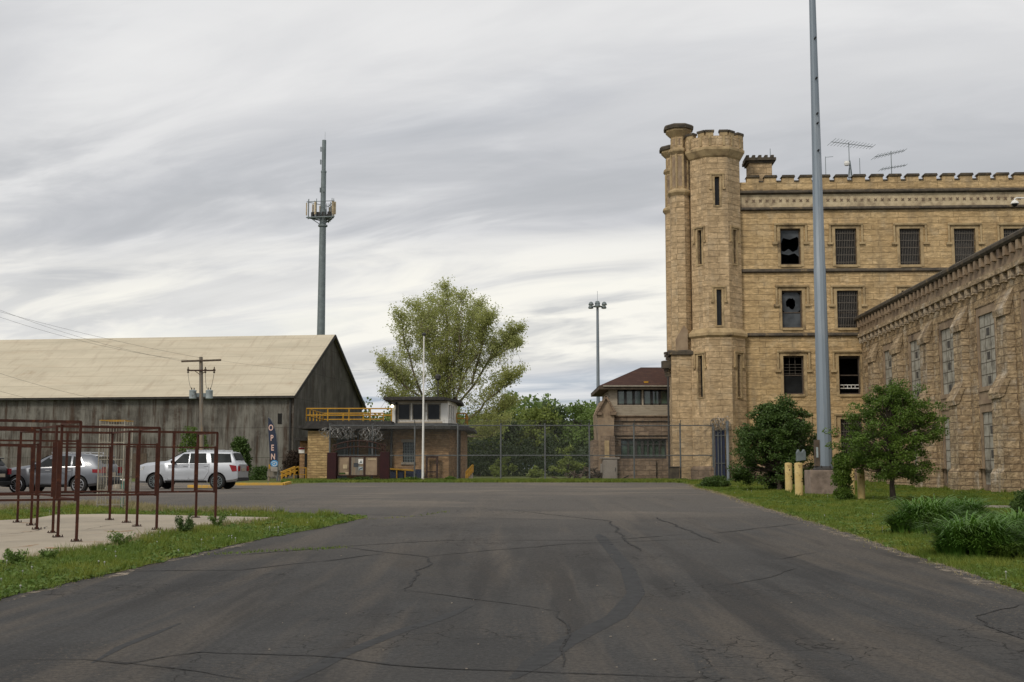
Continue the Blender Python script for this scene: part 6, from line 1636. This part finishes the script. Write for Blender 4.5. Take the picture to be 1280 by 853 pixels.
# --- grass
def in_poly(P, poly):
    x, y = P[:,0], P[:,1]; c = np.zeros(len(P), bool); n = len(poly)
    for i in range(n):
        x0,y0 = poly[i]; x1,y1 = poly[(i+1)%n]
        if y0 == y1: continue
        k = ((y0 > y) != (y1 > y)) & (x < (x1-x0)*(y-y0)/(y1-y0)+x0); c ^= k
    return c
KX = np.array([k[0] for k in KN]); KZ = np.array([k[1] for k in KN])
def blades(P, h, wf=.00042, lean=.5, up=.0):
    n = len(P); z = np.interp(P[:,1], KX, KZ)+up; H = h*(.45+.9*NR.random(n)); d = P[:,1]
    w_ = np.maximum(.004, wf*d)*(.6+.8*NR.random(n)); th = NR.random(n)*6.28; sx, sy = np.cos(th)*w_, np.sin(th)*w_*.3
    lx, ly = NR.normal(size=n)*lean*H, NR.normal(size=n)*lean*H
    b0 = np.stack([P[:,0]-sx,P[:,1]-sy,z],1); b1 = np.stack([P[:,0]+sx,P[:,1]+sy,z],1); tp = np.stack([P[:,0]+lx,P[:,1]+ly,z+H],1)
    return np.stack([b0,b1,tp],1).reshape(-1,3)
def scatter(n, x0, x1, y0, y1, inside, outside=(), clump=.0, fall=1.6):
    u = NR.random(n); y = (y0**(1-fall)+u*(y1**(1-fall)-y0**(1-fall)))**(1/(1-fall)); x = NR.uniform(x0,x1,n); P = np.stack([x,y],1)
    k = in_poly(P, inside)
    for o in outside: k &= ~in_poly(P, o)
    k &= np.abs(P[:,0])/P[:,1] < .60
    return P[k]
edge_xy = [(p.x,p.y) for p in edge_r]
LAWN = edge_xy + [(edge_xy[-1][0]+.3, 79.5),(24,79.5),(24,52),(22.2,40),(20,12),(7.2,12)]
FPATH = [(p.x,p.y) for p in fp]
A1 = scatter(680000, 5, 25, 13.5, 80, LAWN, [FPATH], fall=1.9)
hgt = .055+.05*np.clip(np.sin(A1[:,0]*1.3+np.sin(A1[:,1]*.9)*1.5)*np.cos(A1[:,1]*.55+A1[:,0]*.3),-.5,1)
V1 = blades(A1, hgt, .00038)
ISLn = [(x,y) for x,y in ISL]
A2 = scatter(480000, -24, -1, 10, 42, ISLn, [PAD], fall=1.8)
h2 = .06+.045*np.clip(np.sin(A2[:,0]*1.7+A2[:,1]),-.5,1)
V2 = blades(A2, h2, .00038, up=.012)
strip = [(gx(352,74.6).x,74.5),(gx(862,74.6).x,74.6),(gx(862,79).x,80.5),(gx(352,80).x,80.5)]
A3 = scatter(60000, -16, 14, 74, 81, strip, fall=.5); V3 = blades(A3, .13, .0006)
T = []
for A_, n_, up_ in ((A1,420,0),(A2,260,.012)):
    c_ = A_[NR.integers(0,len(A_),n_)]; P_ = np.repeat(c_,46,0)+NR.normal(size=(n_*46,2))*.06; T.append(blades(P_, np.repeat(NR.uniform(.09,.19,n_),46), .0003, .45, up_))
o = quads_mesh('lawn_grass', np.concatenate([V1,V2,V3]+T), None, M['grass'], verts_per=3); struct(o,'short green grass on the lawn and verges','grass','stuff')
# dry seed-headed grass along the far edge of the pad and by the tarmac edges
E = []
def along(pts, n, spread):
    pts = [Vector(p[:2]) for p in pts]; L = [(b-a).length for a,b in zip(pts,pts[1:])]; cum = np.cumsum([0]+L); t_ = NR.random(n)*cum[-1]
    i = np.clip(np.searchsorted(cum,t_)-1,0,len(L)-1); f_ = (t_-cum[i])/np.array(L)[i]; A = np.array([tuple(p) for p in pts])
    return A[i]+(A[i+1]-A[i])*f_[:,None]+NR.normal(size=(n,2))*spread
E.append(along([gp(*q) for q in [(-60,639),(0,638),(60,635),(100,633),(140,632),(200,640),(330,641)]], 5200, .22))
S1 = blades(np.concatenate(E), .17, .0004, .35, .01)
S2 = blades(along([gp(*q) for q in [(0,703),(60,697),(130,685),(200,669),(262,659),(345,651)]], 1800, .12), .10, .0004, .4, .01)
S3 = blades(along([tuple(p[:2]) for p in edge_xy], 1800, .12), .05, .0004, .6, .0)
o = quads_mesh('dry_grass', np.concatenate([S1,S2,S3]), None, M['straw'], verts_per=3); struct(o,'dry straw-coloured grass fringe along the concrete and tarmac edges','dry grass','stuff')
# weeds growing out of the cracks
ck = along([gp(*q) for q in [(262,694),(330,690),(400,687),(430,685)]], 320, .09); ck2 = along([gp(*q) for q in [(458,650),(520,646),(560,640)]], 70, .06)
o = quads_mesh('crack_weeds', blades(np.concatenate([ck,ck2]), .05, .0004, .7), None, M['grass'], verts_per=3); struct(o,'thin line of weeds growing in a tarmac crack','weeds','stuff')
# low broad-leaved clumps in the lawn: clover and plantain
Q = np.concatenate([A1[NR.integers(0,len(A1),2600)], A2[NR.integers(0,len(A2),2000)]]); Qz = np.interp(Q[:,1],KX,KZ)
P = clump_pts(np.stack([Q[:,0],Q[:,1],Qz+.03],1), .09, 12, .4); P = P[P[:,2] > np.interp(P[:,1],KX,KZ)+.005]
o = quads_mesh('clover', leaves(P,.055,.5,.8), None, M['weed']); struct(o,'clover and plantain leaves among the grass','clover','stuff')
m = MB(); g = random.Random(8)
for k in range(150):
    s_ = A1[g.randrange(len(A1))] if k % 2 else A2[g.randrange(len(A2))]; z = gz(s_[1])+g.uniform(.06,.15)
    m.tube((s_[0],s_[1],z-.12),(s_[0],s_[1],z),.003,n=3); m.sphere((s_[0],s_[1],z),.014,6,4)
o = m.build('dandelion_clocks', M['flower'], uv=False); struct(o,'scattered white dandelion clocks in the grass','wildflowers','stuff')
m = MB()   # small pale stones and litter on the tarmac
for k in range(36):
    px, py = g.uniform(200,1270), g.uniform(625,850); p = gp(px,py); r = g.uniform(.004,.009)
    m.cbox((p.x,p.y,p.z+r*.5+.008), r*2,r*2,r, g.random()*3)
o = m.build('loose_stones', M['concrete'], uv=False); struct(o,'small pale stones scattered on the tarmac','gravel','stuff')
# ================================================================== rusty exercise racks
TW = .07
def P3(x, y): return Vector((x, y, 0))
U_ = Vector((-1.83, -1.0, 0)); D_ = Vector((-.76, 1.1, 0))
base_px = {'front': (95.3,679), 'mid': (195.5,664), 'back': (269,652)}
rack_lab = {'front': 'rust-red pipe exercise rack nearest the camera, running out of the left frame edge', 'mid': 'rust-red pipe exercise rack in the middle row, ending before the silver SUV', 'back': 'rust-red pipe exercise rack farthest back, its right end before the silver SUV'}
bays = {'front': 1, 'mid': 2, 'back': 3}
for key in ('front','mid','back'):
    p = gp(*base_px[key]); nb = bays[key]
    t = thing('exercise_rack', rack_lab[key], 'exercise rack', p, 0, 'rust-red exercise racks on the concrete pad')
    z0 = .02; zt = 2.37-p.z; zm = 2.01-p.z; zl = .93-p.z+ (0 if key=='front' else .02)
    def g0(v): return gz(p.y+v.y)+.03-p.z
    for i in range(nb+1):
        for j in (0,1):
            b = U_*i + D_*j; gb = g0(b); m = MB()
            m.cbox((b.x,b.y,(gb+zt)/2), .05,.05, zt-gb, .5); m.cbox((b.x-.04,b.y-.02,(zl+zm)/2), .042,.042, zm-zl+.06, .5)
            po = m.build('post', M['rust'], t)
            m = MB(); m.cbox((b.x,b.y,gb+.006), .19,.19,.012,.5)
            for dx in (-.065,.065):
                for dy in (-.065,.065): m.tube((b.x+dx,b.y+dy,gb),(b.x+dx,b.y+dy,gb+.045),.010,n=6)
            m.build('base_plate', M['rust_dk'], po)
    for i in range(nb):
        for z, w in ((zt,.050),(zm,.032),(zl,.040)):      # the rails step from the near posts to the far ones, bay by bay
            j = i % 2; m = MB(); a = U_*i + D_*j; b = U_*(i+1) + D_*j; m.beam((a.x,a.y,z),(b.x,b.y,z),w); m.build('rail', M['rust'], t)
    for i in range(nb+1):
        for z in (zt,zl):
            m = MB(); a = U_*i; b = U_*i + D_; m.beam((a.x,a.y,z),(b.x,b.y,z),.042); m.build('end_bar', M['rust'], t)
    if key == 'back':
        for v in (U_*.5, U_*1.5 + D_): m = MB(); m.cbox((v.x,v.y,(zl+zt)/2),.055,.055,zt-zl,.5); m.build('middle_upright', M['rust'], t)
# ================================================================== steel bar cage behind the pad
b = gp(137,636.5); CYY = b.y; xa, xb = at(122.5,600,CYY).x, at(153.5,600,CYY).x; zt = at(137,526,CYY).z
t = thing('steel_bar_cage', 'tall narrow cage of chalky white bars with a yellow top beyond the pad', 'cage', b)
dpt = .75
m = MB()
for x in (xa,xb):
    for y in (CYY,CYY+dpt): m.box(x-.017,x+.017,y-.017,y+.017,gz(CYY)-.02,zt)
m.build('corner_post', M['offwhite'], t, world=True)
m = MB(); n = 9
for y in (CYY,CYY+dpt):
    for k in range(1,n): x = xa+(xb-xa)*k/n; m.tube((x,y,b.z+.12),(x,y,zt),.006,n=5)
for x in (xa,xb):
    for k in range(1,5): y = CYY+dpt*k/5; m.tube((x,y,b.z+.12),(x,y,zt),.006,n=5)
for z in (b.z+.12, b.z+.55, b.z+.95, b.z+1.45, b.z+1.95, zt-.12):
    for y in (CYY,CYY+dpt): m.box(xa,xb,y-.009,y+.009,z-.009,z+.009)
    for x in (xa,xb): m.box(x-.009,x+.009,CYY,CYY+dpt,z-.014,z+.014)
m.build('bar_grid', M['offwhite'], t, world=True)
m = MB()
for y in (CYY,CYY+dpt): m.box(xa-.02,xb+.02,y-.012,y+.012,zt,zt+.02)
for x in (xa,xb): m.box(x-.012,x+.012,CYY+.03,CYY+dpt-.03,zt,zt+.02)
m.build('top_rail', M['yellow'], t, world=True)
# green stake and the two tubs between the cars
p = gp(152.5,635.5); m = MB(); m.lathe(p.x,p.y,[(.045,p.z),(.045,p.z+.28),(.02,p.z+.34)],8); o = m.build('marker_stake', M['teal']); tag(o,'small green plastic stake beside the foot of the bar cage','stake')
p = gx(156,62.0); t = thing('green_bin','teal green plastic bin with a white rim between the two parked SUVs','bin',p)
m = MB(); m.lathe(0,0,[(.17,0),(.22,.42)],14); m.build('bin_body', M['teal'], t, smooth=40); m = MB(); m.lathe(0,0,[(.235,.42),(.24,.48),(.20,.52)],14); m.build('rim', M['white'], t, smooth=40)
p = gx(148,63.0); t = thing('white_tub','low white plastic tub with a domed lid left of the green bin','tub',p)
m = MB(); m.lathe(0,0,[(.24,0),(.28,.34)],14); m.build('tub_body', M['cream'], t, smooth=40); m = MB(); m.lathe(0,0,[(.30,.34),(.30,.39),(.18,.50),(.02,.54)],14); m.build('lid', M['white'], t, smooth=40)
# ================================================================== cars
def car(name, label, loc, rz, S):
    """S: stations (x, zbot, zbelt, ztop, wbelt, wtop); x from the nose (0) to the tail; local frame: nose at -x"""
    t = thing(name, label, 'car', loc, rz)
    L = S['L']; st = S['st']; pm = S['paint']
    def sec(s_):
        x, zb, zl, zt, wb, wt = s_
        r = [(wb*.90,zb),(wb*.985,zb+.10),(wb,zb+(zl-zb)*.55),(wb*.975,zl),(wt+.035,zt-.10 if zt-zl>.2 else (zl+zt)/2),(wt-.05,zt-.015),(wt-.22,zt+.012)]
        return [(x-L/2, w_, z) for w_, z in r] + [(x-L/2, -w_, z) for w_, z in reversed(r)]
    m = MB(); n = 14; rings = [sec(s_) for s_ in st]; vs = [v for r in rings for v in r]; fs = []
    for i in range(len(rings)-1):
        for k in range(n): k2 = (k+1)%n; fs.append((i*n+k,i*n+k2,(i+1)*n+k2,(i+1)*n+k))
    fs.append(tuple(range(n-1,-1,-1))); fs.append(tuple(range((len(rings)-1)*n,len(rings)*n))); m.add(vs,fs)
    body = m.build('body', [pm, M['trimblack']], t, uv=False)
    # wheel wells cut out of the solid body
    c = MB(); R0 = S['wr']*1.20
    for wx in S['wheels']:
        for sy in (-1,1): c.path([(wx-L/2,sy*(S['W']/2-.42),S['wr']),(wx-L/2,sy*(S['W']/2+.3),S['wr'])],[R0,R0],24)
    cut = c.build('cutter', M['trimblack'], t, uv=False)
    bo = body.modifiers.new('b','BOOLEAN'); bo.operation='DIFFERENCE'; bo.object=cut; bo.solver='EXACT'
    try: bo.material_mode='TRANSFER'
    except Exception: pass
    bpy.context.view_layer.update(); dg = bpy.context.evaluated_depsgraph_get(); me = bpy.data.meshes.new_from_object(body.evaluated_get(dg)); body.modifiers.clear(); body.data = me; bpy.data.objects.remove(cut)
    me.polygons.foreach_set('use_smooth',[True]*len(me.polygons)); me.set_sharp_from_angle(angle=R(32)); me.name='body'
    # side surface lookup
    def ys(x, z):
        for a, b in zip(st, st[1:]):
            if a[0] <= x <= b[0] + 1e-6:
                f_ = (x-a[0])/(b[0]-a[0]); q = [p_+(r_-p_)*f_ for p_, r_ in zip(a,b)]; break
        else: q = st[-1]
        _, zb, zl, zt, wb, wt = q; r = [(wb*.90,zb),(wb*.985,zb+.10),(wb,zb+(zl-zb)*.55),(wb*.975,zl),(wt+.035,zt-.10 if zt-zl>.2 else (zl+zt)/2),(wt-.05,zt-.015)]
        for (w0,z0),(w1,z1) in zip(r,r[1:]):
            if z0 <= z <= z1+1e-6: return w0+(w1-w0)*(z-z0)/max(1e-6,z1-z0)
        return r[0][0] if z < zb else r[-1][0]
    def panel(pm_name, poly, mat, off, parent, sides=(-1,1), sub=True):
        """poly in (x,z) refined and laid onto the body side"""
        out = []
        for sy in sides:
            bm = bmesh.new(); f_ = bm.faces.new([bm.verts.new((x,0,z)) for x,z in poly])
            xs = [s_[0] for s_ in st if min(p_[0] for p_ in poly) < s_[0] < max(p_[0] for p_ in poly)]
            for x in xs: bmesh.ops.bisect_plane(bm, geom=bm.verts[:]+bm.edges[:]+bm.faces[:], plane_co=(x,0,0), plane_no=(1,0,0))
            bmesh.ops.triangulate(bm, faces=bm.faces[:])
            mm = MB(); mm.add([(v.co.x-L/2, sy*(ys(v.co.x,v.co.z)+off), v.co.z) for v in bm.verts], [tuple(v.index for v in f.verts) for f in bm.faces] if not bm.verts.index_update() else []); bm.free()
            out.append(mm.build(pm_name, mat, parent, fixn=False, uv=False))
        return out
    for dn, gl in zip(S['doors'], S['door_glass']):
        seams = panel('door_seam', dn[0], M['trimblack'], .004, t); 
        cx = sum(p_[0] for p_ in dn[0])/len(dn[0]); cz_ = sum(p_[1] for p_ in dn[0])/len(dn[0])
        ins = [(cx+(x-cx)*.975, cz_+(z-cz_)*.965) for x,z in dn[0]]
        ds = panel('door', ins, pm, .009, t)
        for so_, d in zip(seams, ds): so_.parent = d
        for d, sy in zip(ds,(-1,1)):
            hx, hz = dn[1]; y = sy*(ys(hx,hz)+.03); m = MB(); m.box(hx-.11-L/2,hx+.11-L/2,min(y,y-sy*.02),max(y,y-sy*.02),hz-.018,hz+.018); m.build('handle', pm if S.get('hpaint') else M['chrome'], d)
            panel('window', gl, M['cglass'], .010, d, sides=(sy,))
    for q in S['quarter']: panel('quarter_window', q, M['cglass'], .010, t)
    if S.get('chromestrip'): 
        for q in S['chromestrip']: panel('window_trim', q, M['chrome'], .014, t)
    panel('sill_trim', [(S['wheels'][0]+.55,st[3][1]-.0),(S['wheels'][1]-.55,st[3][1]-.0),(S['wheels'][1]-.55,st[3][1]+.12),(S['wheels'][0]+.55,st[3][1]+.12)], M['trimblack'], .012, t)
    def cross(nm, i, j, f0, f1, mat, inset=.10, up=.012):
        # glass across the car between stations i and j (screen or tailgate)
        a, b = st[i], st[j]; q0 = [p_+(r_-p_)*f0 for p_,r_ in zip(a,b)]; q1 = [p_+(r_-p_)*f1 for p_,r_ in zip(a,b)]
        def row(q): return [(q[0]-L/2, -(q[5]-inset), q[3]), (q[0]-L/2, 0, q[3]+.02), (q[0]-L/2, (q[5]-inset), q[3])]
        r0, r1 = row(q0), row(q1); n_ = Vector((-(q1[3]-q0[3]),0,q1[0]-q0[0])).normalized()*(up+.02); vs = [Vector(v)+n_ for v in r0+r1]
        mm = MB(); mm.add(vs,[(0,1,4,3),(1,2,5,4)]); return mm.build(nm, mat, t, fixn=False, uv=False)
    i,j = S['screen']; cross('windscreen', i, j, .06, .94, M['cglass'])
    i,j = S['rearglass']; cross('rear_window', i, j, S.get('rg',(.08,.8))[0], S.get('rg',(.08,.8))[1], M['cglass'], .12)
    for q in S['head']: panel('headlight', q, S.get('headmat',M['clearlens']), .012, t)
    for q in S['tail']: panel('taillight', q, M['redlens'], .016, t)
    xt = L/2+.004
    m = MB(); m.box(xt-.02,xt+.012,-.30,.30,S['plate'],S['plate']+.15); m.build('number_plate', M['cream'], t)
    m = MB(); zt_ = S['tl']
    for sy in (-1,1): m.box(xt-.05,xt+.02,min(sy*.62,sy*.9)*S['W']/2,max(sy*.62,sy*.9)*S['W']/2,zt_,zt_+.26)
    m.build('taillight', M['redlens'], t)
    m = MB(); m.box(xt-.06,xt+.05,-S['W']*.44,S['W']*.44,st[-1][1]-.04,st[-1][1]+.14); m.box(-L/2-.05,-L/2+.05,-S['W']*.42,S['W']*.42,st[0][1]-.06,st[0][1]+.10); m.build('bumper_trim', M['trimblack'], t, bevel=.02)
    m = MB(); m.box(-L/2-.025,-L/2+.04,-.5,.5,st[0][1]+.2,st[0][3]-.12); m.build('grille', M['trimblack'], t, bevel=.01)
    for sy in (-1,1):
        m = MB(); mx_, mz = S['mirror']; y = sy*(ys(mx_,mz)+.13); m.cbox((mx_-L/2,y,mz+.05),.16,.24,.17); m.cbox((mx_-L/2,y-sy*.12,mz-.0),.06,.16,.05); m.build('wing_mirror', pm if S.get('mpaint') else M['trimblack'], t, bevel=.03)
    for rr_ in S.get('rails',[]):
        for sy in (-1,1):
            m = MB(); x0,x1,z,y = rr_; m.beam((x0-L/2,sy*y,z),(x1-L/2,sy*y,z),.04,.035)
            for x in (x0+.05,(x0+x1)/2,x1-.05): m.box(x-.04-L/2,x+.04-L/2,sy*y-.02,sy*y+.02,z-.07,z)
            m.build('roof_rail', M['chrome'] if S.get('chromerail') else pm, t)
    if S.get('spoiler'): x,z,w_ = S['spoiler']; m = MB(); m.cbox((x-L/2,0,z),.34,w_*2,.05,0,0,R(4)); m.build('spoiler', pm, t, bevel=.02)
    r = S['wr']
    for wx in S['wheels']:
        for sy in (-1,1):
            y0 = sy*(S['W']/2-.27); y1 = sy*(S['W']/2-.03); m = MB()
            m.path([(wx-L/2,y0,r),(wx-L/2,y0+sy*.03,r),(wx-L/2,y1-sy*.04,r),(wx-L/2,y1,r)],[r*.9,r,r,r*.9],28); w_ = m.build('wheel', M['tyre'], t, uv=False, smooth=40)
            m = MB(); m.path([(wx-L/2,y1-sy*.01,r),(wx-L/2,y1+sy*.004,r)],[r*.70,r*.68],28); m.build('rim_well', M['trimblack'], w_, uv=False)
            m = MB()
            for k in range(S.get('spokes',6)):
                th = k*2*math.pi/S.get('spokes',6)+.3; a = Vector((wx-L/2,y1+sy*.012,r)); d_ = Vector((math.cos(th),0,math.sin(th))); m.beam(a+d_*r*.1, a+d_*r*.68, .05, .02)
            N = 24; pts=[(wx-L/2+r*.68*math.cos(k*2*math.pi/N),y1+sy*.01,r+r*.68*math.sin(k*2*math.pi/N)) for k in range(N+1)]; m.path(pts,.018,5)
            m.path([(wx-L/2,y1,r),(wx-L/2,y1+sy*.025,r)],[.075,.06],10); m.build('rim', S.get('rimmat',M['chrome']), w_, uv=False)
    return t
M['cglass'] = glassmat('tinted_car_glass', (.016,.019,.020), .40, .06)
big = dict(L=5.30, W=2.02, wr=.40, wheels=(.98,4.22), paint=M['silver'], hpaint=False,
 st=[(0,.50,1.0,1.12,.80,.68),(.10,.34,1.08,1.24,.92,.78),(.40,.32,1.18,1.33,.98,.84),(1.0,.34,1.24,1.39,1.0,.88),(1.40,.34,1.27,1.42,1.01,.88),(1.56,.34,1.28,1.46,1.01,.86),(2.36,.34,1.29,1.87,1.01,.76),(2.7,.34,1.30,1.92,1.01,.77),(3.6,.34,1.31,1.94,1.01,.78),(4.6,.35,1.32,1.92,1.0,.77),(4.90,.38,1.32,1.88,.99,.76),(5.14,.42,1.30,1.40,.97,.84),(5.28,.46,1.16,1.26,.94,.82)],
 doors=[([(1.66,.48),(2.74,.48),(2.74,1.28),(1.66,1.26)],(2.56,1.17)),([(2.78,.48),(3.55,.48),(3.80,.90),(3.82,1.29),(2.78,1.28)],(3.64,1.18))],
 door_glass=[[(1.92,1.32),(2.71,1.32),(2.71,1.82),(2.38,1.80)],[(2.77,1.32),(3.68,1.33),(3.58,1.83),(2.77,1.83)]],
 quarter=[[(3.92,1.34),(4.96,1.36),(4.84,1.80),(3.80,1.83)]], screen=(5,6), rearglass=(10,11), rg=(.12,.85),
 head=[[(.10,.94),(.36,1.0),(.42,1.18),(.12,1.12)]], tail=[[(5.0,.90),(5.24,.92),(5.20,1.20),(4.84,1.25)]], plate=.92, tl=.92, mirror=(1.94,1.33), rails=[(2.5,4.5,1.99,.68)], spokes=12, rimmat=M['galv_dk'])
pa = gp(241,611.5); car('silver_suv','silver-white full-size SUV parked side-on before the utility pole','0' and (pa.x,pa.y,gz(pa.y)), R(-4), big)
mid = dict(L=4.78, W=1.90, wr=.365, wheels=(.92,3.70), paint=M['greycar'], hpaint=False, mpaint=True,
 st=[(0,.42,.76,.86,.66,.54),(.12,.28,.86,.97,.82,.68),(.45,.26,.95,1.07,.91,.78),(1.0,.26,1.02,1.14,.94,.80),(1.28,.26,1.05,1.18,.95,.80),(1.40,.26,1.06,1.21,.95,.78),(2.20,.26,1.08,1.61,.95,.66),(2.7,.26,1.09,1.68,.95,.68),(3.4,.28,1.10,1.69,.95,.68),(4.1,.30,1.11,1.64,.94,.66),(4.42,.34,1.11,1.55,.92,.64),(4.68,.40,1.10,1.20,.88,.72),(4.76,.42,.98,1.06,.84,.70)],
 doors=[([(1.46,.40),(2.52,.40),(2.52,1.06),(1.46,1.04)],(2.32,.97)),([(2.56,.40),(3.22,.40),(3.42,.74),(3.44,1.07),(2.56,1.07)],(3.28,.98))],
 door_glass=[[(1.70,1.11),(2.48,1.12),(2.48,1.58),(2.26,1.55)],[(2.56,1.12),(3.32,1.13),(3.26,1.59),(2.56,1.59)]],
 quarter=[[(3.40,1.14),(3.92,1.19),(3.66,1.52),(3.36,1.58)]], chromestrip=[[(1.68,1.075),(3.90,1.13),(3.90,1.155),(1.68,1.10)],[(3.90,1.13),(3.97,1.16),(3.70,1.55),(3.63,1.56)]],
 screen=(5,6), rearglass=(10,11), rg=(.1,.85), head=[[(.08,.74),(.48,.80),(.44,.92),(.12,.88)]], headmat=M['amber'], tail=[[(4.32,.88),(4.72,.86),(4.70,1.02),(4.30,1.03)]], plate=.74, tl=.86, mirror=(1.72,1.12), rails=[(2.3,4.1,1.745,.60)], chromerail=True, spoiler=(4.42,1.58,.6), spokes=10)
pb = gp(74,616.5); car('grey_suv','slate grey crossover SUV parked side-on behind the nearest rust-red racks',(pb.x,pb.y,gz(pb.y)), R(-7), mid)
hb = dict(mid); hb.update(paint=M['blackcar'], L=4.78, chromestrip=None, headmat=M['clearlens'], rails=[], mpaint=True)
pc_ = gp(2,617.5); c_ = car('black_car','black car at the left frame edge, only its tail showing before the grey SUV',(0,0,0), 0, hb)
c_.location = (gx(8,pc_.y).x-2.42, pc_.y-.4, gz(pc_.y)); c_.rotation_euler = (0,0,R(-2)); c_.scale = (1,1,.94)

# rust runs on the slab round the posts, and its own hairline cracks
M['ruststain'] = tarmat('rust_stain_on_slab', (.30,.15,.055), .52, 3.0, .12)
for pxs, wd in [([(55,687),(75,688),(92,687)], .28), ([(128,666),(150,667),(168,665)], .24), ([(8,688),(30,686),(48,683)], .14), ([(98,680),(120,680),(136,679)], .10), ([(24,655),(38,656),(50,655)], .16)]:
    rb = ribbon('', pxs, wd, None, .036, .01, .12); struct(rb.build('slab_stain', M['ruststain'], fixn=False))
rb = ribbon('', [(-10,671),(20,669),(45,666),(60,660)], .03, None, .036, .02, .12); struct(rb.build('slab_crack', M['crack'], fixn=False))
rb = ribbon('', [(105,664),(135,659),(160,657)], .025, None, .036, .02, .12); struct(rb.build('slab_crack', M['crack'], fixn=False))
